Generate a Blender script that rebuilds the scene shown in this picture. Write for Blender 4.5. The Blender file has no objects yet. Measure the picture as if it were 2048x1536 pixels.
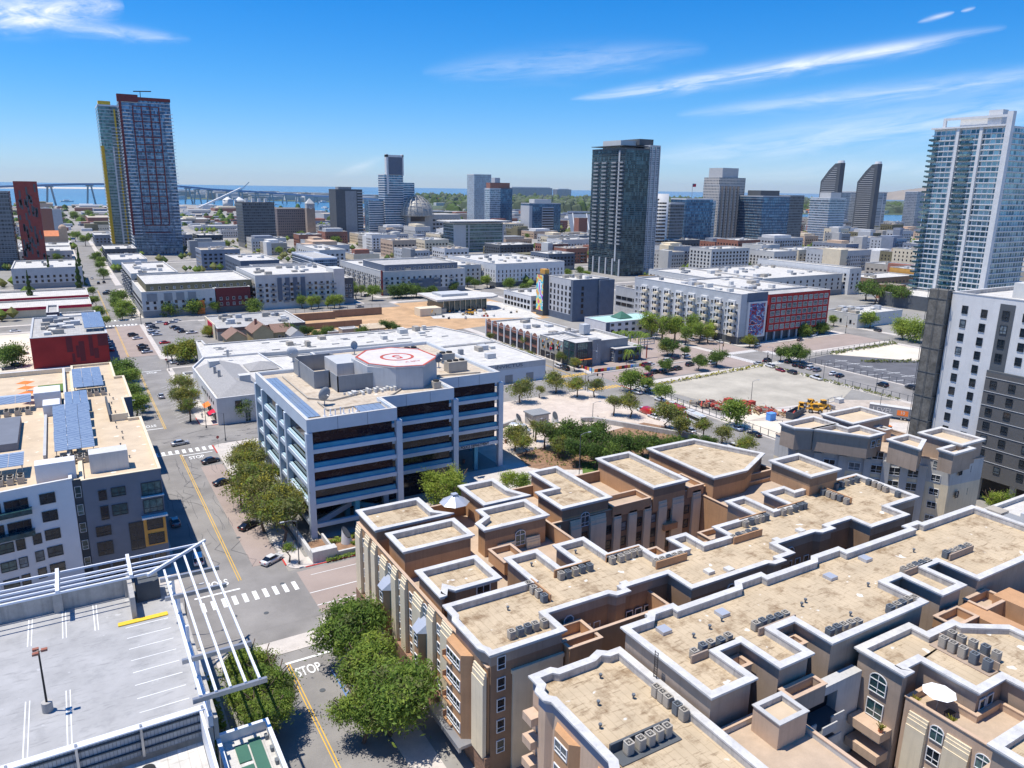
import bpy, math, random
from mathutils import Vector, Matrix
R = math.radians
sc = bpy.context.scene
COL = sc.collection
CAM = Vector((0.0, 0.0, 70.0))
WL = {}

class MB:
    """collects simple shapes and links them as one mesh object"""
    def __init__(s): s.v = []; s.f = []; s.m = []
    def add(s, vs, fs, mi=0):
        b = len(s.v); s.v += [tuple(p) for p in vs]
        for f in fs: s.f.append(tuple(i + b for i in f)); s.m.append(mi)
        return s
    def box(s, x0, x1, y0, y1, z0, z1, mi=0, top=None):
        s.add([(x0,y0,z0),(x1,y0,z0),(x1,y1,z0),(x0,y1,z0),(x0,y0,z1),(x1,y0,z1),(x1,y1,z1),(x0,y1,z1)],
              [(0,3,2,1),(0,1,5,4),(1,2,6,5),(2,3,7,6),(3,0,4,7)], mi)
        b = len(s.v) - 8
        s.f.append((b+4,b+5,b+6,b+7)); s.m.append(mi if top is None else top)
        return s
    def prism(s, poly, z0, z1, mi=0, top=None, cap=True):
        n = len(poly)
        if area(poly) < 0: poly = poly[::-1]
        vs = [(p[0],p[1],z0) for p in poly] + [(p[0],p[1],z1) for p in poly]
        s.add(vs, [(i,(i+1)%n,(i+1)%n+n,i+n) for i in range(n)], mi)
        b = len(s.v) - 2*n
        if cap:
            s.f.append(tuple(b+n+i for i in range(n))); s.m.append(mi if top is None else top)
        return s
    def flat(s, poly, z, mi=0):
        if area(poly) < 0: poly = poly[::-1]
        return s.add([(p[0],p[1],z) for p in poly], [tuple(range(len(poly)))], mi)
    def ring(s, poly, inner, z0, z1, mi=0):
        n = len(poly)
        vs = [(p[0],p[1],z0) for p in poly]+[(p[0],p[1],z1) for p in poly]+[(p[0],p[1],z0) for p in inner]+[(p[0],p[1],z1) for p in inner]
        fs = []
        for i in range(n):
            j = (i+1) % n
            fs += [(i,j,j+n,i+n),(i+n,j+n,j+3*n,i+3*n),(i+2*n,i+3*n,j+3*n,j+2*n),(i,i+2*n,j+2*n,j)]
        return s.add(vs, fs, mi)
    def cyl(s, x, y, z0, z1, r, n=10, r2=None, mi=0, cap=True):
        r2 = r if r2 is None else r2
        vs = [(x+r*math.cos(6.2832*i/n), y+r*math.sin(6.2832*i/n), z0) for i in range(n)]
        vs += [(x+r2*math.cos(6.2832*i/n), y+r2*math.sin(6.2832*i/n), z1) for i in range(n)]
        fs = [(i,(i+1)%n,(i+1)%n+n,i+n) for i in range(n)]
        if cap: fs += [tuple(range(n,2*n)), tuple(range(n-1,-1,-1))]
        return s.add(vs, fs, mi)
    def beam(s, p, q, w, h=None, mi=0, n=4):
        p = Vector(p); q = Vector(q); h = w if h is None else h
        d = q - p
        if d.length < 1e-6: return s
        d.normalize()
        u = d.cross(Vector((0,0,1)))
        if u.length < 1e-3: u = Vector((1,0,0))
        u.normalize(); k = u.cross(d)
        if n == 4: c = [(-w/2,-h/2),(w/2,-h/2),(w/2,h/2),(-w/2,h/2)]
        else: c = [(w/2*math.cos(6.2832*i/n), h/2*math.sin(6.2832*i/n)) for i in range(n)]
        m = len(c)
        vs = [p+u*a+k*b for a,b in c] + [q+u*a+k*b for a,b in c]
        return s.add(vs, [(i,(i+1)%m,(i+1)%m+m,i+m) for i in range(m)]+[tuple(range(m-1,-1,-1)),tuple(range(m,2*m))], mi)
    def ball(s, c, rx, ry=None, rz=None, nu=10, nv=6, mi=0, v0=0.0, v1=1.0):
        ry = rx if ry is None else ry; rz = rx if rz is None else rz
        vs = []
        for j in range(nv+1):
            t = math.pi*(v0+(v1-v0)*j/nv)
            for i in range(nu):
                a = 6.28319*i/nu
                vs.append((c[0]+rx*math.sin(t)*math.cos(a), c[1]+ry*math.sin(t)*math.sin(a), c[2]+rz*math.cos(t)))
        fs = [(j*nu+i, (j+1)*nu+i, (j+1)*nu+(i+1)%nu, j*nu+(i+1)%nu) for j in range(nv) for i in range(nu)]
        return s.add(vs, fs, mi)
    def mesh(s, name, mats, smooth=False, o=(0,0,0)):
        me = bpy.data.meshes.new(name)
        me.from_pydata([(a-o[0],b-o[1],c-o[2]) for a,b,c in s.v], [], s.f)
        for m in (mats if isinstance(mats,(list,tuple)) else [mats]): me.materials.append(m)
        me.polygons.foreach_set('material_index', s.m)
        if smooth: me.polygons.foreach_set('use_smooth', [True]*len(s.f))
        me.update()
        return me
    def build(s, name, mats, parent=None, smooth=False, local=False, kind=None, label=None):
        o = (0,0,0)
        if parent is not None and not local: o = WL.get(parent.name, (0,0,0))
        ob = bpy.data.objects.new(name, s.mesh(name, mats, smooth, o))
        COL.objects.link(ob)
        if parent is not None:
            ob.parent = parent; WL[ob.name] = WL.get(parent.name, (0,0,0))
        if kind: ob['kind'] = kind
        if label: ob['label'] = label
        return ob

def area(p): return sum(p[i][0]*p[(i+1)%len(p)][1]-p[(i+1)%len(p)][0]*p[i][1] for i in range(len(p)))/2
def clean(p):
    q = []
    n = len(p)
    for i in range(n):
        a = p[i-1]; b = p[i]; c = p[(i+1)%n]
        if math.hypot(b[0]-a[0], b[1]-a[1]) < 0.05: continue
        q.append(b)
    r = []
    n = len(q)
    for i in range(n):
        a = q[i-1]; b = q[i]; c = q[(i+1)%n]
        d1 = (b[0]-a[0], b[1]-a[1]); d2 = (c[0]-b[0], c[1]-b[1])
        if abs(d1[0]*d2[1]-d1[1]*d2[0]) < 1e-3*(math.hypot(*d1)*math.hypot(*d2)) and d1[0]*d2[0]+d1[1]*d2[1] > 0: continue
        r.append(b)
    return r
def offset(poly, d):
    """positive d grows the outline"""
    if area(poly) < 0: poly = poly[::-1]
    n = len(poly); out = []
    for i in range(n):
        a = poly[i-1]; b = poly[i]; c = poly[(i+1)%n]
        e1 = Vector((b[0]-a[0], b[1]-a[1])).normalized(); e2 = Vector((c[0]-b[0], c[1]-b[1])).normalized()
        n1 = Vector((e1.y,-e1.x)); n2 = Vector((e2.y,-e2.x)); m = n1+n2
        k = max(0.35, 1+n1.dot(n2))
        out.append((b[0]+m.x*d/k, b[1]+m.y*d/k))
    return out
def rect(x0,x1,y0,y1): return [(x0,y0),(x1,y0),(x1,y1),(x0,y1)]

def tag(o, label=None, cat=None, group=None, kind=None):
    if label: o['label'] = label
    if cat: o['category'] = cat
    if group: o['group'] = group
    if kind: o['kind'] = kind
    return o
def thing(name, label, cat, loc=(0,0,0), rz=0.0, group=None):
    o = bpy.data.objects.new(name, None); COL.objects.link(o)
    o.empty_display_size = 0.5
    o.location = loc; o.rotation_euler = (0,0,rz)
    WL[o.name] = tuple(loc)
    return tag(o, label, cat, group)
def struct(name, mb, mats): return tag(mb.build(name, mats), kind='structure')
def put(name, me, parent, loc=(0,0,0), rz=0.0, scale=None, mat=None):
    ob = bpy.data.objects.new(name, me); COL.objects.link(ob)
    if parent is not None: ob.parent = parent
    ob.location = loc; ob.rotation_euler = (0,0,rz)
    if scale: ob.scale = scale
    if mat is not None:
        for i, m in mat.items():
            ob.material_slots[i].link = 'OBJECT'; ob.material_slots[i].material = m
    return ob
def text_mesh(txt, size, depth=0.0, font_scale_x=1.0, bold=0.0):
    cu = bpy.data.curves.new('txt','FONT'); cu.body = txt; cu.size = size; cu.extrude = depth; cu.offset = bold
    cu.align_x = 'CENTER'; cu.align_y = 'CENTER'
    ob = bpy.data.objects.new('txt', cu); COL.objects.link(ob)
    dg = bpy.context.evaluated_depsgraph_get(); dg.update()
    me = bpy.data.meshes.new_from_object(ob.evaluated_get(dg))
    bpy.data.objects.remove(ob); bpy.data.curves.remove(cu)
    for v in me.vertices: v.co.x *= font_scale_x
    return me
ORD = ['first','second','third','fourth','fifth','sixth','seventh','eighth','ninth','tenth','eleventh','twelfth','thirteenth','fourteenth','fifteenth','sixteenth','seventeenth','eighteenth','nineteenth','twentieth']

# ---------------------------------------------------------------- materials
def nodes(name):
    m = bpy.data.materials.new(name); m.use_nodes = True
    nt = m.node_tree; b = nt.nodes['Principled BSDF']
    return m, nt, b
def N(nt, t, **k):
    n = nt.nodes.new(t)
    for a, v in k.items():
        if a == 'ins':
            for i, x in v.items(): n.inputs[i].default_value = x
        else: setattr(n, a, v)
    return n
def rgba(c, k=1.0): return (min(1,c[0]*k), min(1,c[1]*k), min(1,c[2]*k), 1)
def ramp(nt, fac, a, b, ca, cb):
    r = N(nt, 'ShaderNodeValToRGB'); e = r.color_ramp.elements
    e[0].position = a; e[0].color = ca; e[1].position = b; e[1].color = cb
    nt.links.new(fac, r.inputs[0]); return r
def noise(nt, vec, scale, detail=4, rough=.6, stretch=None):
    if stretch:
        mp = N(nt, 'ShaderNodeMapping'); mp.inputs['Scale'].default_value = stretch
        nt.links.new(vec, mp.inputs[0]); vec = mp.outputs[0]
    n = N(nt, 'ShaderNodeTexNoise', ins={'Scale':scale,'Detail':detail,'Roughness':rough})
    nt.links.new(vec, n.inputs['Vector']); return n
def mix(nt, fac, a, b, mode='MIX'):
    m = N(nt, 'ShaderNodeMix', data_type='RGBA', blend_type=mode)
    for s, x in ((0,fac),(6,a),(7,b)):
        if hasattr(x, 'links'): nt.links.new(x, m.inputs[s])
        else: m.inputs[s].default_value = x
    return m.outputs[2]
def mat(name, col, rough=.85, var=.12, scale=.35, fine=6.0, metal=0.0, bump=0.0, spec=.3, streak=0.0, emit=None):
    m, nt, b = nodes(name)
    tc = N(nt, 'ShaderNodeNewGeometry')
    P = tc.outputs['Position']
    if var:
        n1 = noise(nt, P, scale); n2 = noise(nt, P, fine, 3)
        r1 = ramp(nt, n1.outputs[0], .3, .7, rgba(col,1-var), rgba(col,1+var))
        r2 = ramp(nt, n2.outputs[0], .3, .7, (1-var*.6,)*3+(1,), (1,1,1,1))
        c = mix(nt, 1.0, r1.outputs[0], r2.outputs[0], 'MULTIPLY')
        if streak:
            n3 = noise(nt, P, 1.0, 3, .6, (2.2,2.2,.12))
            r3 = ramp(nt, n3.outputs[0], .5, .75, (1,1,1,1), (1-streak,)*3+(1,))
            c = mix(nt, 1.0, c, r3.outputs[0], 'MULTIPLY')
        nt.links.new(c, b.inputs['Base Color'])
        if bump:
            bp = N(nt, 'ShaderNodeBump', ins={'Strength':bump,'Distance':.05}); nt.links.new(n2.outputs[0], bp.inputs['Height'])
            nt.links.new(bp.outputs[0], b.inputs['Normal'])
    else: b.inputs['Base Color'].default_value = rgba(col)
    b.inputs['Roughness'].default_value = rough; b.inputs['Metallic'].default_value = metal
    b.inputs['Specular IOR Level'].default_value = spec
    return m
def roofmat(name, col, stain, patch=(.8,.78,.72), amount=.5, seams=True):
    m, nt, b = nodes(name)
    P = N(nt, 'ShaderNodeNewGeometry').outputs['Position']
    n1 = noise(nt, P, .25, 5); n2 = noise(nt, P, .33, 9, .74); n3 = noise(nt, P, 1.0, 6, .65, (.5,2.6,1)); n4 = noise(nt, P, .55, 2, .4)
    c = ramp(nt, n1.outputs[0], .3, .7, rgba(col,.86), rgba(col,1.1)).outputs[0]
    s2 = ramp(nt, n2.outputs[0], .51, .66, (0,0,0,1), (amount,)*3+(1,))
    c = mix(nt, s2.outputs[0], c, rgba(stain))
    s3 = ramp(nt, n3.outputs[0], .56, .68, (0,0,0,1), (amount*.9,)*3+(1,))
    c = mix(nt, s3.outputs[0], c, rgba(stain,.8))
    s4 = ramp(nt, n4.outputs[0], .70, .73, (0,0,0,1), (.8,.8,.8,1))
    c = mix(nt, s4.outputs[0], c, rgba(patch))
    if seams:
        w = N(nt, 'ShaderNodeTexWave', wave_type='BANDS', bands_direction='X', ins={'Scale':.32,'Distortion':.4,'Detail':2})
        nt.links.new(P, w.inputs['Vector'])
        s5 = ramp(nt, w.outputs[0], .965, 1.0, (1,1,1,1), (.82,.8,.78,1))
        c = mix(nt, 1.0, c, s5.outputs[0], 'MULTIPLY')
    nt.links.new(c, b.inputs['Base Color']); b.inputs['Roughness'].default_value = .9
    b.inputs['Specular IOR Level'].default_value = .2
    return m
def glassmat(name, col=(.02,.03,.04), rough=.08, var=True, metal=.0, bright=(.25,.3,.33), share=.25):
    m, nt, b = nodes(name)
    oi = N(nt, 'ShaderNodeObjectInfo')
    P = N(nt, 'ShaderNodeNewGeometry').outputs['Position']
    if var:
        r = ramp(nt, oi.outputs['Random'], 1-share, 1.0, rgba(col), rgba(bright))
        n = noise(nt, P, 1.3, 3)
        r2 = ramp(nt, n.outputs[0], .35, .7, (.5,.5,.5,1), (1.2,1.2,1.2,1))
        nt.links.new(mix(nt, 1.0, r.outputs[0], r2.outputs[0], 'MULTIPLY'), b.inputs['Base Color'])
    else: b.inputs['Base Color'].default_value = rgba(col)
    b.inputs['Roughness'].default_value = rough; b.inputs['Metallic'].default_value = metal
    b.inputs['Specular IOR Level'].default_value = .6
    return m
def gridmat(name, ca, cb, frame, w=1.6, h=3.2, lw=.12, lh=.25, metal=.35, rough=.15, balc=None):
    """curtain wall: glass cells between mullions, random tones standing for curtains and reflections; one cell per pane"""
    m, nt, b = nodes(name)
    P = N(nt, 'ShaderNodeNewGeometry').outputs['Position']
    sp = N(nt, 'ShaderNodeSeparateXYZ'); nt.links.new(P, sp.inputs[0])
    def M(op, a, b2=None):
        n = N(nt, 'ShaderNodeMath', operation=op)
        for i, x in enumerate((a, b2)):
            if x is None: continue
            if hasattr(x,'links'): nt.links.new(x, n.inputs[i])
            else: n.inputs[i].default_value = x
        return n.outputs[0]
    u = M('DIVIDE', M('ADD', sp.outputs[0], sp.outputs[1]), w); v = M('DIVIDE', sp.outputs[2], h)
    cb_ = N(nt, 'ShaderNodeCombineXYZ'); nt.links.new(M('FLOOR', u), cb_.inputs[0]); nt.links.new(M('FLOOR', v), cb_.inputs[1])
    wn = N(nt, 'ShaderNodeTexWhiteNoise', noise_dimensions='2D'); nt.links.new(cb_.outputs[0], wn.inputs['Vector'])
    c = ramp(nt, wn.outputs['Value'], .25, 1.0, rgba(ca), rgba(cb)).outputs[0]
    big = noise(nt, P, .03, 2); c = mix(nt, 1.0, c, ramp(nt, big.outputs[0], .3, .7, (.75,.75,.8,1), (1.15,1.15,1.1,1)).outputs[0], 'MULTIPLY')
    line = M('MAXIMUM', M('LESS_THAN', M('FRACT', u), lw), M('LESS_THAN', M('FRACT', v), lh))
    c = mix(nt, line, c, rgba(frame))
    nt.links.new(c, b.inputs['Base Color'])
    rr = M('ADD', M('MULTIPLY', line, .5), rough); nt.links.new(rr, b.inputs['Roughness'])
    nt.links.new(M('MULTIPLY', M('SUBTRACT', 1.0, line), metal), b.inputs['Metallic'])
    return m
def tilemat(name, c1, c2, mortar, w=.5, h=.2, rough=.85):
    m, nt, b = nodes(name)
    P = N(nt, 'ShaderNodeNewGeometry').outputs['Position']
    sp = N(nt, 'ShaderNodeSeparateXYZ'); nt.links.new(P, sp.inputs[0])
    ad = N(nt, 'ShaderNodeMath', operation='ADD'); nt.links.new(sp.outputs[0], ad.inputs[0]); nt.links.new(sp.outputs[1], ad.inputs[1])
    cb_ = N(nt, 'ShaderNodeCombineXYZ'); nt.links.new(ad.outputs[0], cb_.inputs[0]); nt.links.new(sp.outputs[2], cb_.inputs[1])
    t = N(nt, 'ShaderNodeTexBrick', ins={'Color1':rgba(c1),'Color2':rgba(c2),'Mortar':rgba(mortar),'Scale':1.0,'Brick Width':w,'Row Height':h,'Mortar Size':min(w,h)*.07})
    nt.links.new(cb_.outputs[0], t.inputs['Vector']); nt.links.new(t.outputs[0], b.inputs['Base Color'])
    b.inputs['Roughness'].default_value = rough
    return m

def nightglass():
    m, nt, b = nodes('painted_reflection_glass')
    P = N(nt, 'ShaderNodeNewGeometry').outputs['Position']
    n = noise(nt, P, .35, 6, .75, (1,1,2.2)); c = ramp(nt, n.outputs[0], .52, .72, (.004,.006,.018,1), (.09,.07,.065,1))  # brown noise patches painted into the black glass as reflections
    nt.links.new(c.outputs[0], b.inputs['Base Color']); b.inputs['Roughness'].default_value = .06; b.inputs['Specular IOR Level'].default_value = .5
    return m
M = {}
def setup_materials():
    M['tan_roof'] = roofmat('tan_roof', (.54,.43,.29), (.20,.125,.065), amount=.8)
    M['white_roof'] = roofmat('white_roof', (.60,.58,.54), (.36,.33,.29), patch=(.85,.84,.82), amount=.5)
    M['grey_roof'] = roofmat('grey_roof', (.45,.44,.42), (.22,.21,.2), patch=(.7,.7,.7), amount=.4)
    M['cream_roof'] = roofmat('cream_roof', (.60,.48,.34), (.5,.38,.27), patch=(.85,.76,.64), amount=.25, seams=False)
    M['police_roof'] = roofmat('police_roof', (.55,.47,.37), (.28,.19,.12), patch=(.75,.72,.66), amount=.55)
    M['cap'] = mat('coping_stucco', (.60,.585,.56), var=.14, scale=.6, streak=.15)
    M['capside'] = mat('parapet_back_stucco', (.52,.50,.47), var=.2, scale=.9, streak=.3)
    M['orange'] = mat('orange_stucco', (.52,.30,.16), var=.10, streak=.12, bump=.1)
    M['brown'] = mat('brown_and_shaded_stucco', (.30,.195,.125), var=.12, streak=.15)  # plain brown walls, and the orange stucco's shaded tone on the apartments
    M['cream'] = mat('cream_stucco', (.76,.65,.47), var=.07, streak=.12)
    M['peach'] = mat('peach_stucco', (.58,.42,.30), var=.08, streak=.12)
    M['taupe'] = mat('taupe_stucco', (.40,.31,.24), var=.10, streak=.15)
    M['greyst'] = mat('grey_stucco', (.52,.51,.49), var=.08, streak=.15)
    M['brick'] = tilemat('stone_veneer', (.35,.20,.13), (.22,.13,.09), (.14,.1,.08), .45, .2)
    M['white'] = mat('white_paint', (.70,.69,.67), var=.06, streak=.08, rough=.6)
    M['offwhite'] = mat('offwhite_stucco', (.60,.59,.56), var=.06, streak=.1)
    M['ltgrey'] = mat('light_grey_wall', (.50,.51,.52), var=.07, streak=.1)
    M['grey'] = mat('mid_grey_wall', (.28,.29,.30), var=.08, streak=.12)
    M['dkgrey'] = mat('dark_grey_wall', (.10,.11,.12), var=.1)
    M['navy'] = mat('slate_blue_wall', (.12,.15,.20), var=.1)
    M['bluegrey'] = mat('blue_grey_stucco', (.24,.27,.33), var=.1)
    M['slate'] = mat('slate_stucco', (.175,.19,.225), var=.08)
    M['charcoal'] = mat('charcoal_cladding', (.13,.125,.12), var=.08)
    M['palewhite'] = mat('smooth_white_plaster', (.68,.69,.71), var=.05)
    M['black'] = mat('black_metal', (.02,.02,.022), rough=.5, var=0)
    M['steel'] = mat('grey_metal', (.42,.43,.45), rough=.4, metal=.6, var=.08)
    M['whitemetal'] = mat('white_metal', (.78,.80,.84), rough=.45, var=.05)
    M['concrete'] = mat('concrete', (.46,.44,.41), var=.16, scale=.6, streak=.25, bump=.15)
    M['oliv'] = mat('olive_wall', (.19,.17,.10), var=.1)
    M['red'] = mat('red_panel', (.42,.035,.03), var=.15, scale=.2)
    M['dkred'] = mat('dark_red_panel', (.17,.03,.035), var=.1)
    M['crimson'] = mat('crimson_panel', (.55,.02,.06), var=.1)
    M['brickred'] = tilemat('red_brick', (.36,.13,.08), (.28,.09,.06), (.3,.25,.2), .6, .25)
    M['yellow'] = mat('yellow_paint', (.80,.52,.05), var=.08)
    M['amber'] = mat('amber_wall', (.62,.33,.08), var=.1)
    M['padred'] = mat('faded_red_paint',(.50,.10,.07),var=.2)
    M['padwhite'] = mat('faded_pad_paint',(.62,.57,.55),var=.12)
    M['plazapave'] = roofmat('plaza_paving',(.60,.51,.43),(.44,.35,.28),patch=(.66,.6,.54),amount=.5,seams=False)
    M['tracks'] = roofmat('tyre_marked_ground',(.50,.43,.36),(.30,.24,.19),patch=(.6,.53,.45),amount=.6,seams=False)
    M['teal'] = mat('teal_panel', (.05,.30,.46), var=.12, rough=.5)
    M['bluepanel'] = mat('pale_blue_panel', (.56,.62,.68), var=.05, rough=.5, spec=.4)
    M['glasspol'] = nightglass()
    M['glass'] = glassmat('window_glass')
    M['glassdark'] = glassmat('dark_window_glass', (.008,.012,.025), .05, bright=(.06,.045,.04), share=.4)
    M['glassteal'] = glassmat('teal_window_glass', (.03,.08,.09), .08, bright=(.2,.3,.28), share=.5)
    M['frame'] = mat('white_window_frame', (.75,.75,.74), var=0, rough=.5)
    M['frameblk'] = mat('dark_window_frame', (.04,.045,.05), var=0, rough=.5)
    M['asphalt'] = mat('asphalt', (.27,.255,.24), var=.2, scale=.12, fine=5, bump=.15)
    M['asphaltpink'] = mat('worn_pinkish_asphalt', (.36,.29,.255), var=.12, scale=.1, fine=5)
    M['asphaltdark'] = mat('dark_asphalt', (.13,.13,.14), var=.15, scale=.15)
    M['pave'] = mat('pavement_concrete', (.58,.53,.48), var=.12, scale=.5, fine=4)
    M['lot'] = mat('lot_concrete', (.46,.42,.345), var=.2, scale=.08, fine=2)
    M['sand'] = mat('pale_sand', (.72,.64,.52), var=.12, scale=.1)
    M['dirt'] = mat('ochre_dirt', (.55,.35,.19), var=.22, scale=.12, bump=.3)
    M['blockground'] = mat('block_ground', (.30,.285,.26), var=.2, scale=.05, fine=1)
    M['city'] = mat('city_ground', (.34,.315,.28), var=.25, scale=.02, fine=.3)
    M['paint'] = mat('white_road_paint', (.82,.82,.80), var=.08)
    M['paintyel'] = mat('yellow_road_paint', (.75,.45,.06), var=.1)
    M['paintred'] = mat('red_kerb_paint', (.55,.06,.05), var=.1)
    M['paintblue'] = mat('blue_road_paint', (.10,.25,.6), var=.1)
    M['grass'] = mat('lawn', (.12,.20,.04), var=.3, scale=.5)
    M['mulch'] = mat('bark_mulch', (.30,.18,.11), var=.3, scale=.8)
    M['solar'] = tilemat('solar_cells', (.16,.21,.30), (.20,.26,.35), (.45,.52,.6), 1.0, 1.6, .15)
    M['metalroof'] = mat('grey_metal_roof', (.50,.52,.56), var=.06, rough=.4, metal=.3)
    M['shingle'] = mat('brown_shingles', (.27,.17,.13), var=.2, scale=2)
    M['greyshingle'] = mat('grey_shingles', (.35,.34,.33), var=.15, scale=2)
    M['housewall'] = mat('ochre_house_wall', (.42,.34,.20), var=.1)
    M['wood'] = mat('plywood', (.5,.35,.2), var=.2)
    M['rust'] = mat('red_painted_steel', (.45,.07,.05), var=.3, scale=1.5)
    M['cat'] = mat('yellow_machine_paint', (.75,.38,.03), var=.15, rough=.4)
    M['rubber'] = mat('tyre_rubber', (.02,.02,.02), var=0)
    M['hvac'] = mat('beige_metal_casing', (.42,.38,.32), var=.12, rough=.6)
    M['hvacdk'] = mat('grey_metal_casing', (.16,.18,.2), var=.12, rough=.6)
    M['fan'] = mat('black_fan_grille', (.03,.03,.03), var=0)
    M['bark'] = mat('bark', (.16,.11,.08), var=.25, scale=4)
    M['tile'] = mat('orange_roof_tile', (.60,.22,.10), var=.15)
    M['awning'] = mat('orange_fabric', (.85,.22,.05), var=.08)
    M['bluefab'] = mat('blue_fabric', (.12,.32,.75), var=.08)
    M['whitefab'] = mat('white_fabric', (.9,.9,.9), var=0)
    M['greenwin'] = mat('green_membrane', (.06,.16,.11), var=.1, rough=.5)
    M['turq'] = mat('turquoise_membrane', (.42,.62,.58), var=.12, scale=.6)
    M['steelblue'] = mat('bridge_blue_steel', (.16,.27,.42), var=.05)
    M['dome'] = mat('dome_steel_lattice', (.50,.47,.42), var=.08, rough=.5)
setup_materials()

def leafmat(name, col, col2):
    m, nt, b = nodes(name)
    g = N(nt, 'ShaderNodeNewGeometry'); oi = N(nt, 'ShaderNodeObjectInfo')
    n = noise(nt, g.outputs['Position'], .9, 3)
    c = ramp(nt, n.outputs[0], .3, .7, rgba(col), rgba(col2)).outputs[0]
    r = ramp(nt, oi.outputs['Random'], 0, 1, (.72,.78,.75,1), (1.2,1.12,1.0,1))
    c = mix(nt, 1.0, c, r.outputs[0], 'MULTIPLY')
    nt.links.new(c, b.inputs['Base Color']); b.inputs['Roughness'].default_value = .7
    b.inputs['Specular IOR Level'].default_value = .25
    tr = N(nt, 'ShaderNodeBsdfTranslucent'); nt.links.new(c, tr.inputs[0])
    ms = N(nt, 'ShaderNodeMixShader'); ms.inputs[0].default_value = .42
    out = nt.nodes['Material Output']
    nt.links.new(b.outputs[0], ms.inputs[1]); nt.links.new(tr.outputs[0], ms.inputs[2]); nt.links.new(ms.outputs[0], out.inputs[0])
    return m
M['leaf_dark'] = leafmat('dark_green_leaves', (.07,.13,.03), (.15,.23,.05))
M['leaf_mid'] = leafmat('mid_green_leaves', (.14,.23,.04), (.28,.39,.08))
M['leaf_lime'] = leafmat('yellow_green_leaves', (.19,.30,.045), (.40,.47,.09))
M['leaf_olive'] = leafmat('olive_leaves', (.15,.18,.06), (.30,.31,.12))
M['leaf_gold'] = leafmat('golden_green_leaves', (.20,.22,.03), (.46,.42,.07))

# ---------------------------------------------------------------- windows
WCACHE = {}
def win_mesh(w, h, style):
    k = (round(w,2), round(h,2), style)
    if k in WCACHE: return WCACHE[k]
    mb = MB(); f = .09 if w < 2.2 else .11
    fm, gm = {'dark':('frameblk','glass'),'white':('frame','glass'),'deep':('frameblk','glassdark'),'teal':('frame','glassteal'),
              'tealdark':('frameblk','glassteal'),'arch':('frame','glassteal'),'plain':(None,'glassdark'),'lite':('frame','glassteal')}[style]
    mb.box(-w/2+.02, w/2-.02, -.04, 0, .02, h-.02, 1)
    if style != 'plain':
        d = -.12
        mb.box(-w/2, w/2, d, 0, 0, f, 0); mb.box(-w/2, w/2, d, 0, h-f, h, 0)
        mb.box(-w/2, -w/2+f, d, 0, f, h-f, 0); mb.box(w/2-f, w/2, d, 0, f, h-f, 0)
        n = max(1, round(w/1.0))
        for i in range(1, n):
            x = -w/2+w*i/n; mb.box(x-.035, x+.035, d+.02, 0, f, h-f, 0)
        if h > 1.3: mb.box(-w/2+f, w/2-f, d+.025, 0, h*.34, h*.34+.06, 0)
        if style == 'arch':
            q = 9; r = w/2
            vs = [(r*math.cos(math.pi*i/q), -.05, h+r*.8*math.sin(math.pi*i/q)) for i in range(q+1)]
            mb.add(vs, [tuple(range(q+1))], 1)
            for i in range(q):
                mb.beam((vs[i][0],-.06,vs[i][2]), (vs[i+1][0],-.06,vs[i+1][2]), .1, .1, 0)
            mb.box(-.04,.04,-.1,0,h,h+r*.78,0)
    me = mb.mesh('window', [M[fm or 'frameblk'], M[gm]])
    WCACHE[k] = me; return me
WL_LIST = {}
def wins(th, face, plane, a0, a1, n, z0, dz, rows, w, h, style='dark', name='window', skip=None, seed=None):
    rot = {'S':0.0,'W':-math.pi/2,'E':math.pi/2}[face]
    me = win_mesh(w, h, style); L = WL_LIST.setdefault(th.name, [th, []])[1]
    o = WL[th.name]
    for r in range(rows):
        for i in range(n):
            if skip and (i, r) in skip: continue
            a = a0+(a1-a0)*(i+.5)/n; z = z0+dz*r
            p = (a, plane, z) if face == 'S' else (plane, a, z)
            L.append((me, p, rot, name))
def flush_windows(cap=100):
    for k, (th, L) in WL_LIST.items():
        o = WL[th.name]
        L.sort(key=lambda e: (Vector(e[1])-CAM).length)
        byname = {}
        for e in L: byname.setdefault(e[3], []).append(e)
        for nm, E in byname.items():
            for me, p, rot, _ in E[:cap]:
                put(nm, me, th, (p[0]-o[0], p[1]-o[1], p[2]-o[2]), rot)
            rest = E[cap:]
            if rest:
                vs=[];fs=[];mi=[];mats=[];
                for me, p, rot, _ in rest:
                    T = Matrix.Translation((p[0]-o[0], p[1]-o[1], p[2]-o[2])) @ Matrix.Rotation(rot, 4, 'Z')
                    b = len(vs); vs += [tuple(T @ v.co) for v in me.vertices]
                    mm = []
                    for m in me.materials:
                        if m not in mats: mats.append(m)
                        mm.append(mats.index(m))
                    for pl in me.polygons: fs.append(tuple(i+b for i in pl.vertices)); mi.append(mm[pl.material_index])
                me2 = bpy.data.meshes.new('windows'); me2.from_pydata(vs, [], fs)
                for m in mats: me2.materials.append(m)
                me2.polygons.foreach_set('material_index', mi); me2.update()
                ob = put('windows', me2, th); ob['kind'] = 'stuff'

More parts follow.
